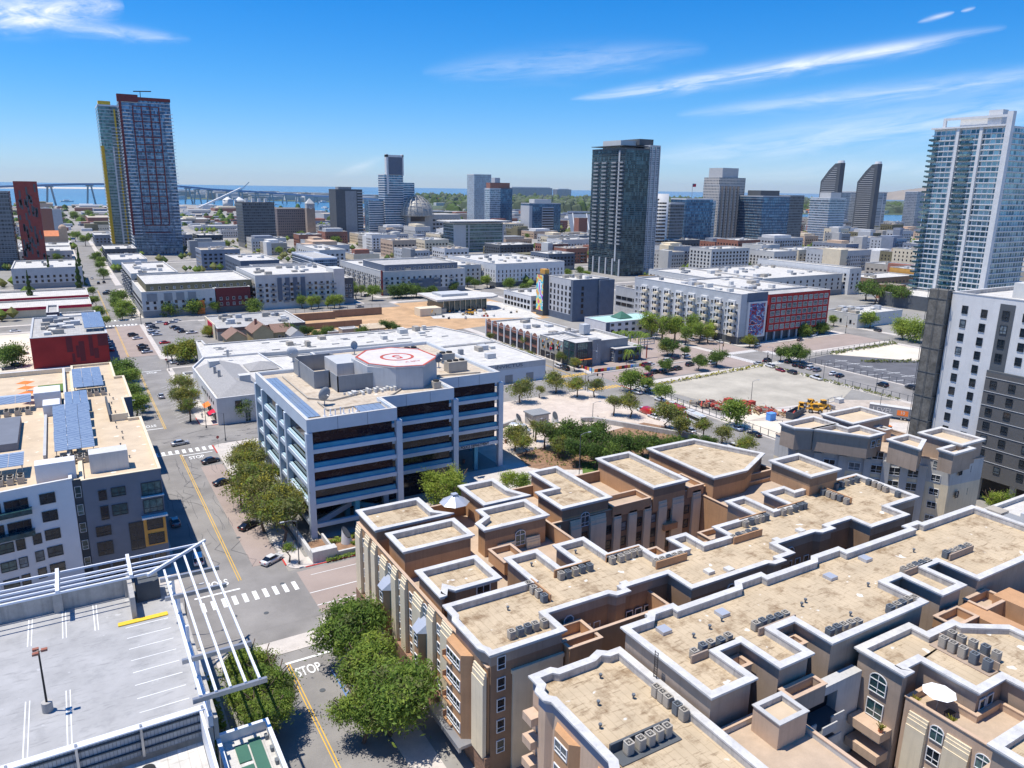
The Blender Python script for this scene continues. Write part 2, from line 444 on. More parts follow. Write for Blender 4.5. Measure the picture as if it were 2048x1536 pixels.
# ---------------------------------------------------------------- building shells
def shell(th, poly, z0, h, wall, roof, cap='cap', pd=.9, pt=.55, over=.0, capz=.18, side='capside', band=None, bandh=1.4, name='wall'):
    """walls, roof sheet sunk behind a parapet, coping"""
    poly = clean(poly)
    if area(poly) < 0: poly = poly[::-1]
    inn = offset(poly, -pt)
    w = MB(); n = len(poly)
    top = h-capz
    zb = top-bandh if band else top
    w.prism(poly, z0, zb, 0, cap=False)
    mats = [M[wall]]
    if band:
        mats.append(M[band]); w.prism(poly, zb, top, 1, cap=False)
    w.build(name, mats, th)
    p = MB()
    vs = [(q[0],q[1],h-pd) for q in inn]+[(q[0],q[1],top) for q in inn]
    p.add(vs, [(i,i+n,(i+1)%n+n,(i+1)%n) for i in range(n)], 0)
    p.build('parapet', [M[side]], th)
    MB().flat(inn, h-pd, 0).build('roof', [M[roof]], th)
    if cap:
        c = MB(); c.ring(offset(poly, over+.05), offset(poly, -pt-.05), top, h, 0)
        if over > .2:
            c.ring(offset(poly, over*.5), offset(poly, -.02), top-.35, top-.003, 1)
            c.build('cornice', [M[cap], M['greyst']], th)
        else: c.build('coping', [M[cap]], th)

def simple(name, label, cat, x0, x1, y0, y1, h, wall, roof='white_roof', group=None, **k):
    th = thing(name, label, cat, ((x0+x1)/2,(y0+y1)/2,0), 0, group)
    shell(th, rect(x0,x1,y0,y1), 0, h, wall, roof, **k)
    return th
def rooftop(th, x0, x1, y0, y1, z, n=6, seed=1, part=True):
    rnd = random.Random(seed)
    for i in range(n):
        x = rnd.uniform(x0,x1); y = rnd.uniform(y0,y1); w = rnd.uniform(1.5,4); d = rnd.uniform(1.5,4); hh = rnd.uniform(.8,2.2)
        MB().box(x,x+w,y,y+d,z,z+hh).build('roof_unit', [M[rnd.choice(['ltgrey','grey','offwhite','hvac'])]], th)

def each(mb, name, mats, parent):
    """links every box (8 vertices) of a collection as a part of its own"""
    for i in range(0, len(mb.v), 8):
        b = MB(); b.v = mb.v[i:i+8]; b.f = [tuple(q-i for q in f) for f in mb.f if i <= f[0] < i+8]; b.m = [0]*len(b.f); b.build(name, mats, parent)
# ---------------------------------------------------------------- camera, light, sky
F_PX = 1510.0; PITCH = math.atan(391/1510); ROLL = R(.85); YAW = R(30.7)
cam = bpy.data.cameras.new('camera'); cam.sensor_fit = 'HORIZONTAL'; cam.sensor_width = 36
cam.lens = F_PX/2048*36; cam.clip_start = .5; cam.clip_end = 90000
co = bpy.data.objects.new('camera', cam); COL.objects.link(co); sc.camera = co
cy, sy, cp, sp_ = math.cos(YAW), math.sin(YAW), math.cos(PITCH), math.sin(PITCH)
f_ = Vector((sy*cp, cy*cp, -sp_)); r_ = Vector((cy, -sy, 0)); u_ = Vector((sy*sp_, cy*sp_, cp))
Rr = r_*math.cos(ROLL)+u_*math.sin(ROLL); Uu = u_*math.cos(ROLL)-r_*math.sin(ROLL)
co.matrix_world = Matrix(((Rr.x,Uu.x,-f_.x,0),(Rr.y,Uu.y,-f_.y,0),(Rr.z,Uu.z,-f_.z,70),(0,0,0,1)))
SUN = Vector((-.30,.148,1)).normalized()
sl = bpy.data.lights.new('sun','SUN'); sl.energy = 4.2; sl.angle = R(.5); sl.color = (1,.945,.85)
so = bpy.data.objects.new('sun', sl); COL.objects.link(so); so.location = (0,0,300)
so.rotation_euler = (-SUN).to_track_quat('-Z','Y').to_euler()
el = math.asin(SUN.z); az = math.atan2(SUN.x, SUN.y)
w = bpy.data.worlds.new('World'); sc.world = w; w.use_nodes = True; nt = w.node_tree
bg = nt.nodes['Background']
sky = N(nt, 'ShaderNodeTexSky', sky_type='NISHITA'); sky.sun_disc = False
sky.sun_elevation = el; sky.sun_rotation = az; sky.altitude = 50; sky.air_density = 1.0; sky.dust_density = .15; sky.ozone_density = 1.0
tc = N(nt, 'ShaderNodeTexCoord'); D = tc.outputs['Generated']
spx = N(nt, 'ShaderNodeSeparateXYZ'); nt.links.new(D, spx.inputs[0])
def MA(op, a, b=None, c=None):
    n = N(nt, 'ShaderNodeMath', operation=op)
    for i, x in enumerate((a,b,c)):
        if x is None: continue
        if hasattr(x,'links'): nt.links.new(x, n.inputs[i])
        else: n.inputs[i].default_value = x
    return n.outputs[0]
AZ = MA('MULTIPLY', MA('ARCTAN2', spx.outputs[0], spx.outputs[1]), 57.2958)
EL = MA('MULTIPLY', MA('ARCSINE', spx.outputs[2]), 57.2958)
def streak(a0, e0, a1, e1, wd, strength, seed, fib=1.0):
    """a cirrus band between two sky directions: fibrous noise inside a soft spindle"""
    L = math.hypot(a1-a0, e1-e0); ux, uy = (a1-a0)/L, (e1-e0)/L
    da = MA('SUBTRACT', AZ, a0); de = MA('SUBTRACT', EL, e0)
    s = MA('ADD', MA('MULTIPLY', da, ux), MA('MULTIPLY', de, uy))
    t = MA('SUBTRACT', MA('MULTIPLY', de, ux), MA('MULTIPLY', da, uy))
    cb_ = N(nt, 'ShaderNodeCombineXYZ'); nt.links.new(MA('MULTIPLY', s, .22*fib), cb_.inputs[0]); nt.links.new(MA('MULTIPLY', t, 1.7), cb_.inputs[1]); cb_.inputs[2].default_value = seed
    n = N(nt, 'ShaderNodeTexNoise', ins={'Scale':1.0,'Detail':9,'Roughness':.62,'Distortion':.6}); nt.links.new(cb_.outputs[0], n.inputs['Vector'])
    u = MA('DIVIDE', s, L)
    env = MA('MULTIPLY', MA('MULTIPLY', u, MA('SUBTRACT', 1.0, u)), 4.0); env = MA('MAXIMUM', env, 0.0); env = MA('POWER', env, .55)
    wob = MA('MULTIPLY', MA('SUBTRACT', n.outputs[0], .5), wd*1.1)
    q = MA('DIVIDE', MA('ADD', t, wob), MA('MULTIPLY', MA('ADD', env, .12), wd)); g = MA('EXPONENT', MA('MULTIPLY', MA('MULTIPLY', q, q), -1.0))
    f = MA('MULTIPLY', MA('SUBTRACT', n.outputs[0], .28), 2.1)
    return MA('MULTIPLY', MA('MULTIPLY', MA('MAXIMUM', f, 0.0), g), MA('MULTIPLY', env, strength))
parts = [streak(34.5,6.15,61.5,9.7,.42,1.15,1.3), streak(24,7.8,44,9.4,.75,.38,4.1), streak(-6,9.0,5.2,10.7,.75,1.35,7.7,2.2),
         streak(-2.5,9.3,9.0,9.0,.35,.6,9.2,2.0), streak(42,5.2,70,7.6,.5,.5,12.5), streak(39,2.0,72,6.6,1.0,.5,15.5),
         streak(56.6,10.3,58.6,10.75,.12,.9,21.), streak(58.9,10.75,59.7,10.9,.08,.9,22.), streak(17.6,.6,21.4,2.1,.28,.32,25.), streak(44,.9,68,2.6,.6,.3,28.)]
tot = parts[0]
for p in parts[1:]: tot = MA('ADD', tot, p)
tot = MA('MINIMUM', tot, .88)
tint = N(nt, 'ShaderNodeMix', data_type='RGBA', blend_type='MULTIPLY'); tint.inputs[0].default_value = 1; nt.links.new(sky.outputs[0], tint.inputs[6]); nt.links.new(ramp(nt, MA('DIVIDE', EL, 10.0), 0.0, .7, (.62,.82,1.30,1), (.56,.82,1.20,1)).outputs[0], tint.inputs[7])
hs = N(nt, 'ShaderNodeHueSaturation', ins={'Saturation':1.22,'Value':1.0,'Hue':.5}); nt.links.new(tint.outputs[2], hs.inputs['Color'])
cl = N(nt, 'ShaderNodeMix', data_type='RGBA'); nt.links.new(tot, cl.inputs[0]); nt.links.new(hs.outputs[0], cl.inputs[6]); cl.inputs[7].default_value = (8.6,9.0,9.6,1)
nt.links.new(cl.outputs[2], bg.inputs[0]); bg.inputs[1].default_value = .098
vs = sc.view_settings; vs.view_transform = 'Standard'; vs.look = 'None'; vs.exposure = 0.38; vs.gamma = 1; vs.use_curve_mapping = False
sc.cycles.max_bounces = 5; sc.cycles.diffuse_bounces = 3; sc.cycles.glossy_bounces = 3; sc.cycles.transmission_bounces = 2; sc.cycles.transparent_max_bounces = 4
try: sc.cycles.use_denoising = True
except Exception: pass

# ---------------------------------------------------------------- ground, water, far land
wm, wnt, wb = nodes('bay_water')
wb.inputs['Base Color'].default_value = (.045,.16,.26,1); wb.inputs['Roughness'].default_value = .22
P = N(wnt, 'ShaderNodeNewGeometry').outputs['Position']
wn_ = noise(wnt, P, .02, 6, .7); bp = N(wnt, 'ShaderNodeBump', ins={'Strength':.25,'Distance':2.0}); wnt.links.new(wn_.outputs[0], bp.inputs['Height']); wnt.links.new(bp.outputs[0], wb.inputs['Normal'])
wn2 = noise(wnt, P, .0012, 4, .6, (1,.35,1)); wnt.links.new(ramp(wnt, wn2.outputs[0], .35, .65, (.035,.13,.23,1), (.07,.20,.30,1)).outputs[0], wb.inputs['Base Color'])
struct('water', MB().flat([(-9000,-3000),(60000,-3000),(60000,60000),(-9000,60000)], -1.2), [wm])
shore = [(-3000,2900),(-476,2705),(-258,2719),(-63,2675),(121,2742),(388,2880),(500,2643),(411,1965),(559,1880),(721,1895),(902,1950),(1001,1901),(982,1627),(1094,1490),(1298,1512),(1639,1328),(1674,1208),(1809,1125),(2093,957),(2302,831),(2600,500),(2600,-400),(-3000,-400)]
struct('ground', MB().flat(shore, -.02), [M['city']])
M['farland'] = mat('wooded_far_land', (.10,.13,.07), var=.45, scale=.012, fine=.06)
struct('far_shore', MB().flat([(521,3928),(744,3754),(1010,3386),(1193,3133),(1204,2737),(958,2070),(1085,2060),(1070,1854),(1162,1768),(1286,1752),(1576,1837),(2412,1745),(2605,1625),(2900,1480),(9500,4600),(8196,5138),(7075,5139),(4656,5440),(3195,5622),(2307,5244),(1871,6263),(1473,6758),(908,6808)], -.6), [M['farland']])
struct('beach', MB().flat([(-766,8280),(-205,9576),(495,9684),(900,10500),(716,13000),(-1090,11820)], -.5), [M['sand']])
h_ = MB(); rnd = random.Random(4)
prof = [(0,0),(.03,.55),(.1,.85),(.25,1),(.45,.96),(.7,.7),(1,.55)]
A = Vector((9300,6050,0)); B = Vector((15500,5200,0))
vsl = []
for (t, hh) in prof:
    p = A.lerp(B, t)
    for k in (-1,-.4,0,.4,1): vsl.append((p.x+k*500, p.y+k*1300, max(-2, 205*hh*(1-abs(k)**1.5)+ (0 if abs(k)==1 else rnd.uniform(-6,6)))))
h_.add(vsl, [(i*5+j, i*5+j+1, (i+1)*5+j+1, (i+1)*5+j) for i in range(len(prof)-1) for j in range(4)])
M['hill'] = mat('dry_headland', (.33,.27,.20), var=.2, scale=.004, fine=.02)
tag(h_.build('hills', [M['hill']], smooth=True), kind='structure')

# roads: long axis A (x 12..30), B (158..173), C (250..268), D (342..360)
RZ = .0
def strip(name, x0, x1, y0, y1, z=.02, m='asphalt'): return struct(name, MB().flat(rect(x0,x1,y0,y1), z), [M[m]])
strip('road', 12, 29.8, -60, 1150)
strip('road', 158, 172.5, 60, 700, .024)
strip('road', 250, 268, 30, 560, .028, 'asphalt')
strip('road', 345, 362, 130, 560, .022)
strip('road', -320, 345, 213, 231, .032)
strip('road', -320, 162, 113.5, 131, .036)
strip('road', -320, 158, 316, 332, .04)
strip('road', -320, 620, 426, 443, .044)
strip('road', 150, 470, 446, 462, .026)
strip('road', -120, 700, 580, 596, .03)
strip('road', -120, 900, 760, 775, .03)
strip('road', 12, 30, 343, 422, .05, 'asphaltpink')
strip('road', 31, 46, 114, 130, .05, 'asphaltpink')
strip('road', 24.4, 29.6, 136, 196, .045, 'asphaltpink')
mh = MB()
for (x,y) in ((27.6,127),(18,120),(24.5,150),(17.2,171),(22.8,118.5),(25,94),(19.5,245)): mh.cyl(x,y,.06,.084,.42,14)
struct('manhole_cover', mh, [M['dkgrey']])
strip('road', 174, 249, 214, 230.5, .05, 'asphaltpink')
strip('road', 269, 344, 222, 242, .05, 'asphaltpink')
strip('road', 251, 267, 233, 330, .05, 'asphaltpink')
# raised blocks with kerbs (pavement level .13)
def block(x0,x1,y0,y1,m='pave',z=.13,r=2.5):
    p = []
    for cx_, cy_, a in ((x1-r,y0+r,-90),(x1-r,y1-r,0),(x0+r,y1-r,90),(x0+r,y0+r,180)):
        for k in range(4): t = R(a+30*k); p.append((cx_+r*math.cos(t), cy_+r*math.sin(t)))
    struct('block_ground', MB().flat(rect(x0+3.9,x1-3.9,y0+3.9,y1-3.9), z+.012), [M['blockground']])
    return struct('pavement', MB().prism(p, -.02, z), [M[m]])
block(-300,12,-60,113.2); block(-300,12,131,212.5); block(-300,12,231.2,315.6); block(-300,12,332.2,425.5); block(-300,12,443.4,579)
block(30,157.8,-60,113.2); block(30,157.8,131,212.5); block(30,157.8,231.2,315.6); block(30,157.8,332.2,425.5); block(30,157.8,443.4,579)
block(172.8,249.6,-60,212.5); block(172.8,249.6,231.2,445.6); block(172.8,249.6,462.4,579)
block(268.4,344.6,30,221.5); block(268.4,344.6,242.4,445.6); block(268.4,480,462.4,579); block(362.4,600,225,445.6); block(362.4,600,60,205)
block(-120,12,596.4,759); block(30,157.8,596.4,759); block(172.8,420,596.4,759); block(-120,12,776,1100); block(30,157.8,776,1100)

# painted markings
def yellow(x, y0, y1):
    m = MB(); m.flat(rect(x-.28,x-.14,y0,y1), .075); m.flat(rect(x+.14,x+.28,y0,y1), .075); struct('yellow_centre_line', m, [M['paintyel']])
yellow(21.2,131.8,208); yellow(20.4,233.5,314); yellow(22.3,40,103); yellow(19,344,423); yellow(18,446,575); yellow(166,235,310)
def crosswalk_x(x0, x1, y, L=3.0, n=9, m='paint', w=.75):
    mb = MB()
    for i in range(n):
        x = x0+(x1-x0)*(i+.5)/n; mb.flat(rect(x-w/2,x+w/2,y-L/2,y+L/2), .072)
    struct('crosswalk', mb, [M[m]])
def crosswalk_y(x, y0, y1, L=3.0, n=9, m='paint', w=.75):
    mb = MB()
    for i in range(n):
        y = y0+(y1-y0)*(i+.5)/n; mb.flat(rect(x-L/2,x+L/2,y-w/2,y+w/2), .072)
    struct('crosswalk', mb, [M[m]])
crosswalk_x(13,30.3,125.2,3.2,10); crosswalk_x(13,30,210.5,3.2,10,w=.85)
crosswalk_x(12.5,29.5,425,3.5,10,w=1); crosswalk_x(12.5,29.5,441.5,3.5,10,w=1)
crosswalk_x(158.5,172,212,3.4,9,'paintyel'); crosswalk_x(158.5,172,233,3.4,9,'paintyel'); crosswalk_y(156,214,230,3,9,'paintyel')
crosswalk_x(250.5,268,211.5,4,14,w=.6); crosswalk_x(250.5,268,234,4,14,w=.6); crosswalk_y(248,214,231,4,14,w=.6); crosswalk_y(270.5,214,231,4,14,w=.6)
m = MB()
for a in (rect(13,20.6,128.6,129.1), rect(22,29.2,102.4,102.9), rect(13,20.8,209,209.4), rect(21.4,29,206.6,207.1), rect(12.6,20,234.5,235), rect(20.8,28,312.4,313), rect(13,18.5,334,334.8), rect(20.5,28.5,422,422.6)): m.flat(a, .078)
struct('stop_line', m, [M['paint']])
pk = MB()
for i in range(15):   # angled bays along the right kerb beyond the second crossing
    y = 238+i*3.3; pk.add([(24.6,y,.07),(24.75,y,.07),(29.7,y+4.2,.07),(29.55,y+4.2,.07)], [(0,1,2,3)])
struct('parking_bay_lines', pk, [M['paint']])
def stop(x, y, flip):
    me = text_mesh('STOP', 2.5, bold=.035); ob = put('stop_marking', me, None, (x,y,.08), math.pi if flip else 0)
    ob.scale = (.62,1.3,1); me.materials.append(M['paint']); ob['kind'] = 'structure'
stop(24.6,99.6,False); stop(17.4,132.6,True); stop(24.6,204,False); stop(16.6,238.5,True); stop(24.4,309.6,False)
m = MB(); m.flat([(29.9,102),(30.4,102),(30.4,96),(29.9,96)], .08)
b_ = MB()
for i in range(5): b_.add([(27.6,90+i*1.5,.08),(27.75,90+i*1.5,.08),(29.8,92+i*1.5,.08),(29.65,92+i*1.5,.08)], [(0,1,2,3)])
b_.flat(rect(27.5,27.65,89,98), .08); struct('blue_bay_marking', b_, [M['paintblue']])
k = MB()
for (x0,x1,y0,y1) in ((29.8,30.1,133.5,139),(33,46,130.9,131.2),(29.75,30.05,205,212),(33,44,231.0,231.3),(29.75,30.0,234,241),(172.4,172.7,205,212)): k.box(x0,x1,y0,y1,.0,.145)
struct('red_kerb', k, [M['paintred']])
m = MB(); m.flat(rect(13,29,105.5,109.5), .075); struct('concrete_gutter', m, [M['pave']])
m = MB(); m.flat(rect(31,46,116.6,116.8), .08); m.flat(rect(31,46,121.2,121.4), .08); m.flat(rect(33,46,127.6,127.75), .08); struct('lane_line', m, [M['paint']])
m = MB()
rnd = random.Random(3)
for i in range(46):
    x = rnd.uniform(13.5,28.5); y = rnd.uniform(134,205); pts = [(x,y)]
    for j in range(rnd.randint(2,5)): x += rnd.uniform(-.5,.5)+(rnd.uniform(-3,3) if i%6==0 else 0); y += rnd.uniform(.5,4); pts.append((x,y))
    for a, b in zip(pts, pts[1:]): m.beam((a[0],a[1],.066), (b[0],b[1],.066), .07, .01)
for i in range(26):
    x = rnd.uniform(13.5,60); y = rnd.uniform(214,230); pts = [(x,y)]
    for j in range(3): x += rnd.uniform(-3,3); y += rnd.uniform(-1.5,1.5); pts.append((x,y))
    for a, b in zip(pts, pts[1:]): m.beam((a[0],a[1],.066), (b[0],b[1],.066), .09, .01)
tag(m.build('tar_crack_seals', [M['asphaltdark']]), kind='structure')

# lots and yards lying on the blocks
def patch(name, poly, z, m): return struct(name, MB().flat(poly, z), [M[m]])
patch('vacant_lot', [(181,205),(246,209),(246,168),(229,160),(186,166)], .16, 'lot')
patch('yard_ground', [(176,165),(186,166),(229,160),(246,150),(246,100),(176,118)], .17, 'pave')
patch('gravel_ground', [(174,163),(186,165),(200,158),(196,140),(184,132),(174,140)], .18, 'sand')
patch('striped_lot', [(270,210),(291,212),(318,180),(318,120),(270,120)], .16, 'asphaltdark')
patch('sandy_lot', [(291,213),(340,213),(343,110),(319,120),(319,180)], .18, 'sand')
patch('police_plaza', rect(92,156,140,212), .15, 'plazapave')
patch('worn_track',[(180,158),(246,120),(246,150),(229,160),(205,158)],.19,'tracks'); patch('mulch_bed', [(100,166),(150,172),(156,160),(156,138),(110,138),(98,156)], .17, 'mulch')
patch('lawn', [(104,140),(130,140),(130,150),(112,152)], .19, 'grass')
patch('entry_walk', [(58,138),(112,138),(112,146),(98,154),(98,160),(58,160)], .185, 'pave')
patch('dirt_lot', [(98,338),(156,338),(232,350),(232,425),(158,424),(98,424)], .15, 'dirt')
patch('dirt_lot', [(173,355),(236,355),(236,436),(173,436)], .19, 'dirt')
patch('white_gravel', [(172,375),(228,352),(240,400),(232,420),(176,392)], .22, 'white_roof')
patch('car_park', rect(32,58,345,424), .16, 'asphalt')
patch('orange_strip_lot', rect(177,202,232,268), .16, 'asphaltpink')
patch('billboard_lot', rect(205,246,232,300), .16, 'asphaltpink')
patch('garden_bed', rect(35,58,133,141), .17, 'mulch')
patch('fenced_lot', rect(32,44,292,314), .16, 'asphalt')
patch('side_yard', rect(-120,-5,336,420), .16, 'sand')
m = MB()
for i in range(13): y = 127+i*6.1; m.beam((287,y,.19),(281,y+1.5,.19),.4,.01)
for i in range(15): y = 124+i*5.4; m.beam((276,y,.19),(271,y+1,.19),.3,.01)
m.beam((284,126,.19),(284,204,.19),.18,.01)
struct('parking_bay_lines', m, [M['paint']])
PL = {}
PL['U1'] = (17.5, [(37.5, 113.8), (48.9, 113.8), (48.9, 107.5), (51.4, 104.9), (37.5, 104.9)])
PL['U2'] = (17.5, [(38.6, 103.2), (50.6, 103.2), (50.6, 96.0), (38.6, 96.0)])
PL['U3'] = (17.5, [(37.9, 90.0), (47.7, 90.0), (47.7, 82.3), (40.5, 82.3), (39.8, 83.3), (38.9, 81.7), (37.9, 81.7)])
PL['long'] = (17.5, [(37.3, 79.7), (37.3, 67.5), (40.1, 67.5), (48.3, 67.5), (48.3, 71.7), (56.4, 71.7), (63.0, 71.7), (68.9, 71.7), (68.9, 73.4), (68.9, 67.1), (81.5, 67.1), (90.1, 67.1), (90.1, 70.8), (101.2, 70.8), (107.5, 70.8), (108.6, 72.6), (108.6, 67.6), (118.9, 67.6), (118.9, 71.3), (127.9, 71.3), (127.9, 84.1), (118.2, 84.1), (110.1, 84.1), (110.1, 86.5), (104.1, 86.5), (104.1, 80.0), (100.0, 80.0), (100.0, 86.8), (95.2, 86.8), (95.2, 80.2), (85.7, 80.2), (85.7, 76.5), (80.4, 76.5), (80.4, 80.5), (76.3, 80.5), (76.3, 76.8), (71.1, 76.8), (71.1, 81.0), (65.2, 81.0), (65.2, 87.2), (59.4, 87.2), (59.4, 80.9), (56.6, 80.9), (56.6, 87.2), (50.8, 87.2), (50.8, 79.7)])
PL['U5'] = (17.5, [(57.3, 115.3), (64.7, 115.3), (64.7, 109.5), (66.7, 105.3), (59.0, 105.3), (57.3, 105.3)])
PL['U6'] = (17.5, [(55.2, 101.2), (55.2, 104.3), (65.0, 104.3), (65.0, 96.6), (52.6, 96.6), (52.6, 99.6)])
PL['U7'] = (17.5, [(72.3, 115.2), (78.9, 115.2), (78.9, 97.6), (68.1, 97.6), (68.1, 106.1), (72.3, 106.1)])
PL['U8'] = (17.5, [(88.2, 115.1), (96.9, 115.1), (96.9, 97.3), (88.2, 97.3)])
PL['U9'] = (17.5, [(101.5, 115.0), (114.8, 115.0), (121.3, 100.8), (110.5, 95.5), (101.5, 95.5), (101.5, 105.1)])
PL['BT'] = (20.5, [(111.8, 91.9), (120.2, 91.9), (120.2, 82.1), (111.8, 82.1)])
PL['RF2'] = (20, [(51.9, 60.7), (51.9, 46.6), (58.2, 46.6), (58.2, 52.3), (62.1, 52.3), (62.1, 46.5), (67.7, 46.5), (67.7, 52.1), (71.1, 52.1), (71.1, 46.9), (98.2, 46.9), (94.0, 52.4), (101.5, 52.4), (101.5, 43.6), (126.0, 43.6), (120.7, 50.2), (120.7, 60.7), (93.1, 60.7)])
PL['FR'] = (17.5, [(39.4, 61.2), (39.4, 37.1), (52.0, 37.1), (52.0, 61.2)])
PL['ST'] = (17.5, [(56.3, 44.9), (60.5, 44.9), (60.5, 41.5), (56.3, 41.5)])
PL['T1'] = (18.5, [(74.7, 46.6), (74.7, 39.9), (78.9, 39.9), (78.9, 34.3), (83.1, 34.3), (83.1, 22.7), (91.8, 26.9), (91.8, 43.1), (85.2, 43.1), (85.2, 46.6)])
PL['C1'] = (21, [(131.5, 106.5), (143.0, 106.5), (143.0, 99.7), (134.6, 99.7), (131.5, 102.1)])
PL['C2'] = (21, [(134.2, 100.4), (142.4, 100.4), (142.4, 97.2), (146.2, 97.2), (146.2, 90.6), (140.7, 90.6)])
PL['C3'] = (21, [(145.7, 106.8), (160.0, 106.8), (160.0, 98.1), (152.2, 98.1), (145.7, 98.1)])
PL['C4'] = (19, [(153.5, 98.9), (156.8, 98.9), (156.8, 95.3), (153.5, 95.3)])
PL['C5'] = (21, [(142.5, 88.2), (149.8, 88.2), (149.8, 83.9), (142.5, 80.6)])
PL['C6'] = (21, [(152.7, 87.8), (161.3, 87.8), (161.3, 78.1), (152.7, 78.1)])
PL['C7'] = (20.5, [(147.4, 80.4), (155.0, 80.4), (155.0, 76.6), (147.4, 76.6)])
CBASE = [(135.1, 109.8), (134.7, 104.5), (137.3, 100.0), (143.6, 92.2), (150.4, 84.0), (152.2, 79.3), (164.8, 78.4)]
HV = {
 'a':(17,[(50.2, 79.3), (50.2, 78.0), (50.3, 76.8), (50.3, 75.5)]),
 'b':(17,[(42.2, 70.3), (43.4, 70.3), (44.6, 70.4), (45.7, 70.4), (47.0, 70.4)]),
 'c':(17,[(55.7, 79.4), (56.8, 79.3), (58.1, 79.4), (59.4, 79.5), (60.7, 79.4)]),
 'd':(17,[(64.9, 79.5), (66.4, 79.4), (67.7, 79.6), (68.9, 79.7), (70.0, 79.6)]),
 'e':(17,[(70.1, 75.8), (71.3, 75.8), (72.6, 75.8), (73.7, 75.8), (74.9, 75.8)]),
 'f':(17,[(92.0, 78.9), (93.5, 79.1), (94.6, 79.1), (95.9, 79.1), (97.1, 79.1)]),
 'g':(17,[(86.1, 76.0), (87.5, 76.2), (88.5, 76.1), (89.7, 76.2), (91.2, 76.2)]),
 'h':(17,[(101.3, 79.1), (102.8, 79.0), (104.3, 79.1), (105.8, 79.3), (106.8, 79.2)]),
 'i':(17,[(115.0, 81.6), (115.1, 80.5), (115.1, 79.4), (115.3, 78.3), (115.1, 76.9)]),
 'j':(17,[(119.6, 82.4), (121.4, 82.5), (122.9, 82.6), (124.4, 82.6), (126.0, 82.6)]),
 'k':(17,[(126.9, 80.7), (127.0, 79.5), (126.7, 78.2), (126.5, 77.0), (126.3, 74.4)]),
 'l':(19.3,[(56.2, 53.6), (57.9, 54.0), (59.1, 54.0), (60.5, 53.8), (61.9, 54.0)]),
 'm':(19.3,[(66.7, 54.2), (67.9, 54.2), (69.2, 54.1), (70.5, 54.0), (71.7, 54.0)]),
 'n':(19.3,[(73.4, 48.9), (74.7, 48.9), (75.8, 48.8), (77.0, 48.7), (78.1, 48.5)]),
 'o':(19.3,[(84.5, 48.5), (85.8, 48.5), (86.9, 48.5), (88.3, 48.6), (89.3, 48.4)]),
 'p':(19.3,[(95.4, 53.7), (96.9, 53.7), (98.1, 53.7), (99.4, 53.6), (100.7, 53.6)]),
 'q':(19.3,[(105.5, 53.7), (106.7, 53.5), (108.0, 53.5), (109.1, 53.5), (110.6, 53.5)]),
 'r':(16.9,[(42.2, 47.7), (43.6, 47.6), (44.8, 47.6), (46.0, 47.7), (47.1, 47.7)]),
 's':(16.9,[(51.0, 53.1), (51.2, 52.1), (51.4, 51.2), (51.3, 49.8), (51.5, 48.8)]),
 't':(18,[(84.8, 41.9), (85.0, 40.8), (84.9, 39.6), (85.0, 38.3), (85.0, 36.8)]),
 'u':(18,[(87.4, 42.2), (87.5, 41.1), (87.8, 39.9), (88.0, 38.6), (87.9, 37.3)]),
}
# ---------------------------------------------------------------- brown and tan apartment blocks in front
def unit(th, key, z0, wall='orange', band='brown', bandh=1.9, roof='tan_roof', over=.45, pd=1.0):  # brown top band paints the cornice shadow into the orange wall
    h, poly = PL[key]
    shell(th, offset(clean(poly), -.45), z0, h, wall, roof, over=over, pd=pd, band=band, bandh=bandh, pt=.35, capz=.22)
def terrace(th, poly, z0, h, wall='orange', roof='peachfloor', band=None, pd=.9, bandh=.5):
    shell(th, poly, z0, h, wall, roof, over=.06, pd=pd, pt=.3, band=band, capz=.12, cap='peach', side=wall, bandh=bandh)
M['peachfloor'] = mat('peach_terrace_floor', (.50,.385,.28), var=.12, scale=.6)
M['court'] = mat('courtyard_paving', (.32,.24,.19), var=.2)
A1 = thing('apartment_building', 'brown and orange stucco block with cream pilasters and stepped tan roofs beside the main street', 'apartment building', (80,90,0))
terrace(A1, rect(37.6,66,68,113.6), 0, 15.4, roof='peachfloor', pd=2.9)
terrace(A1, rect(66.02,121,98,114.4), 0, 15.0, wall='brown', pd=2.2)
terrace(A1, [(101,98),(121,98),(126,84.2),(118,84.2),(118,88),(101,88)], 0, 13.5)
for k in ('U1','U2','U3','U5','U6','U7','U8','U9'): unit(A1, k, 12.4)
LP = [(37.4,79.8),(37.4,76.9),(36.9,76),(36.9,69.2),(37.4,68.3),(37.4,67.2),(48.3,67.2),(48.3,71.6),(58.2,71.6),(58.9,70.7),(61.2,70.7),(61.2,71.9),(68.9,71.9),(68.9,67.1),(84,67.1),(84.7,66.4),(87,66.4),(87,67.4),(90.1,67.4),(90.1,70.8),(99,70.8),(99.8,70),(103,70),(103,71.2),(108.6,71.2),(108.6,67.4),(118.9,67.4),(118.9,71.3),(127.9,71.3),(127.9,84.1),
 (110.1,84.1),(110.1,86.5),(104.1,86.5),(104.1,80.1),(100,80.1),(100,86.7),(95.2,86.7),(95.2,80.2),(85.7,80.2),(85.7,76.5),(80.4,76.5),(80.4,80.6),(76.3,80.6),(76.3,76.8),(71.1,76.8),(71.1,81),(65.2,81),(65.2,87.2),(59.4,87.2),(59.4,80.9),(56.6,80.9),(56.6,87.2),(50.8,87.2),(50.8,79.8)]
shell(A1, offset(LP, -.45), 0, 17.5, 'brown', 'tan_roof', over=.45, pd=1.0, pt=.35, capz=.22, band='taupe', bandh=1.7)
unit(A1, 'BT', 16.4, bandh=2.0)
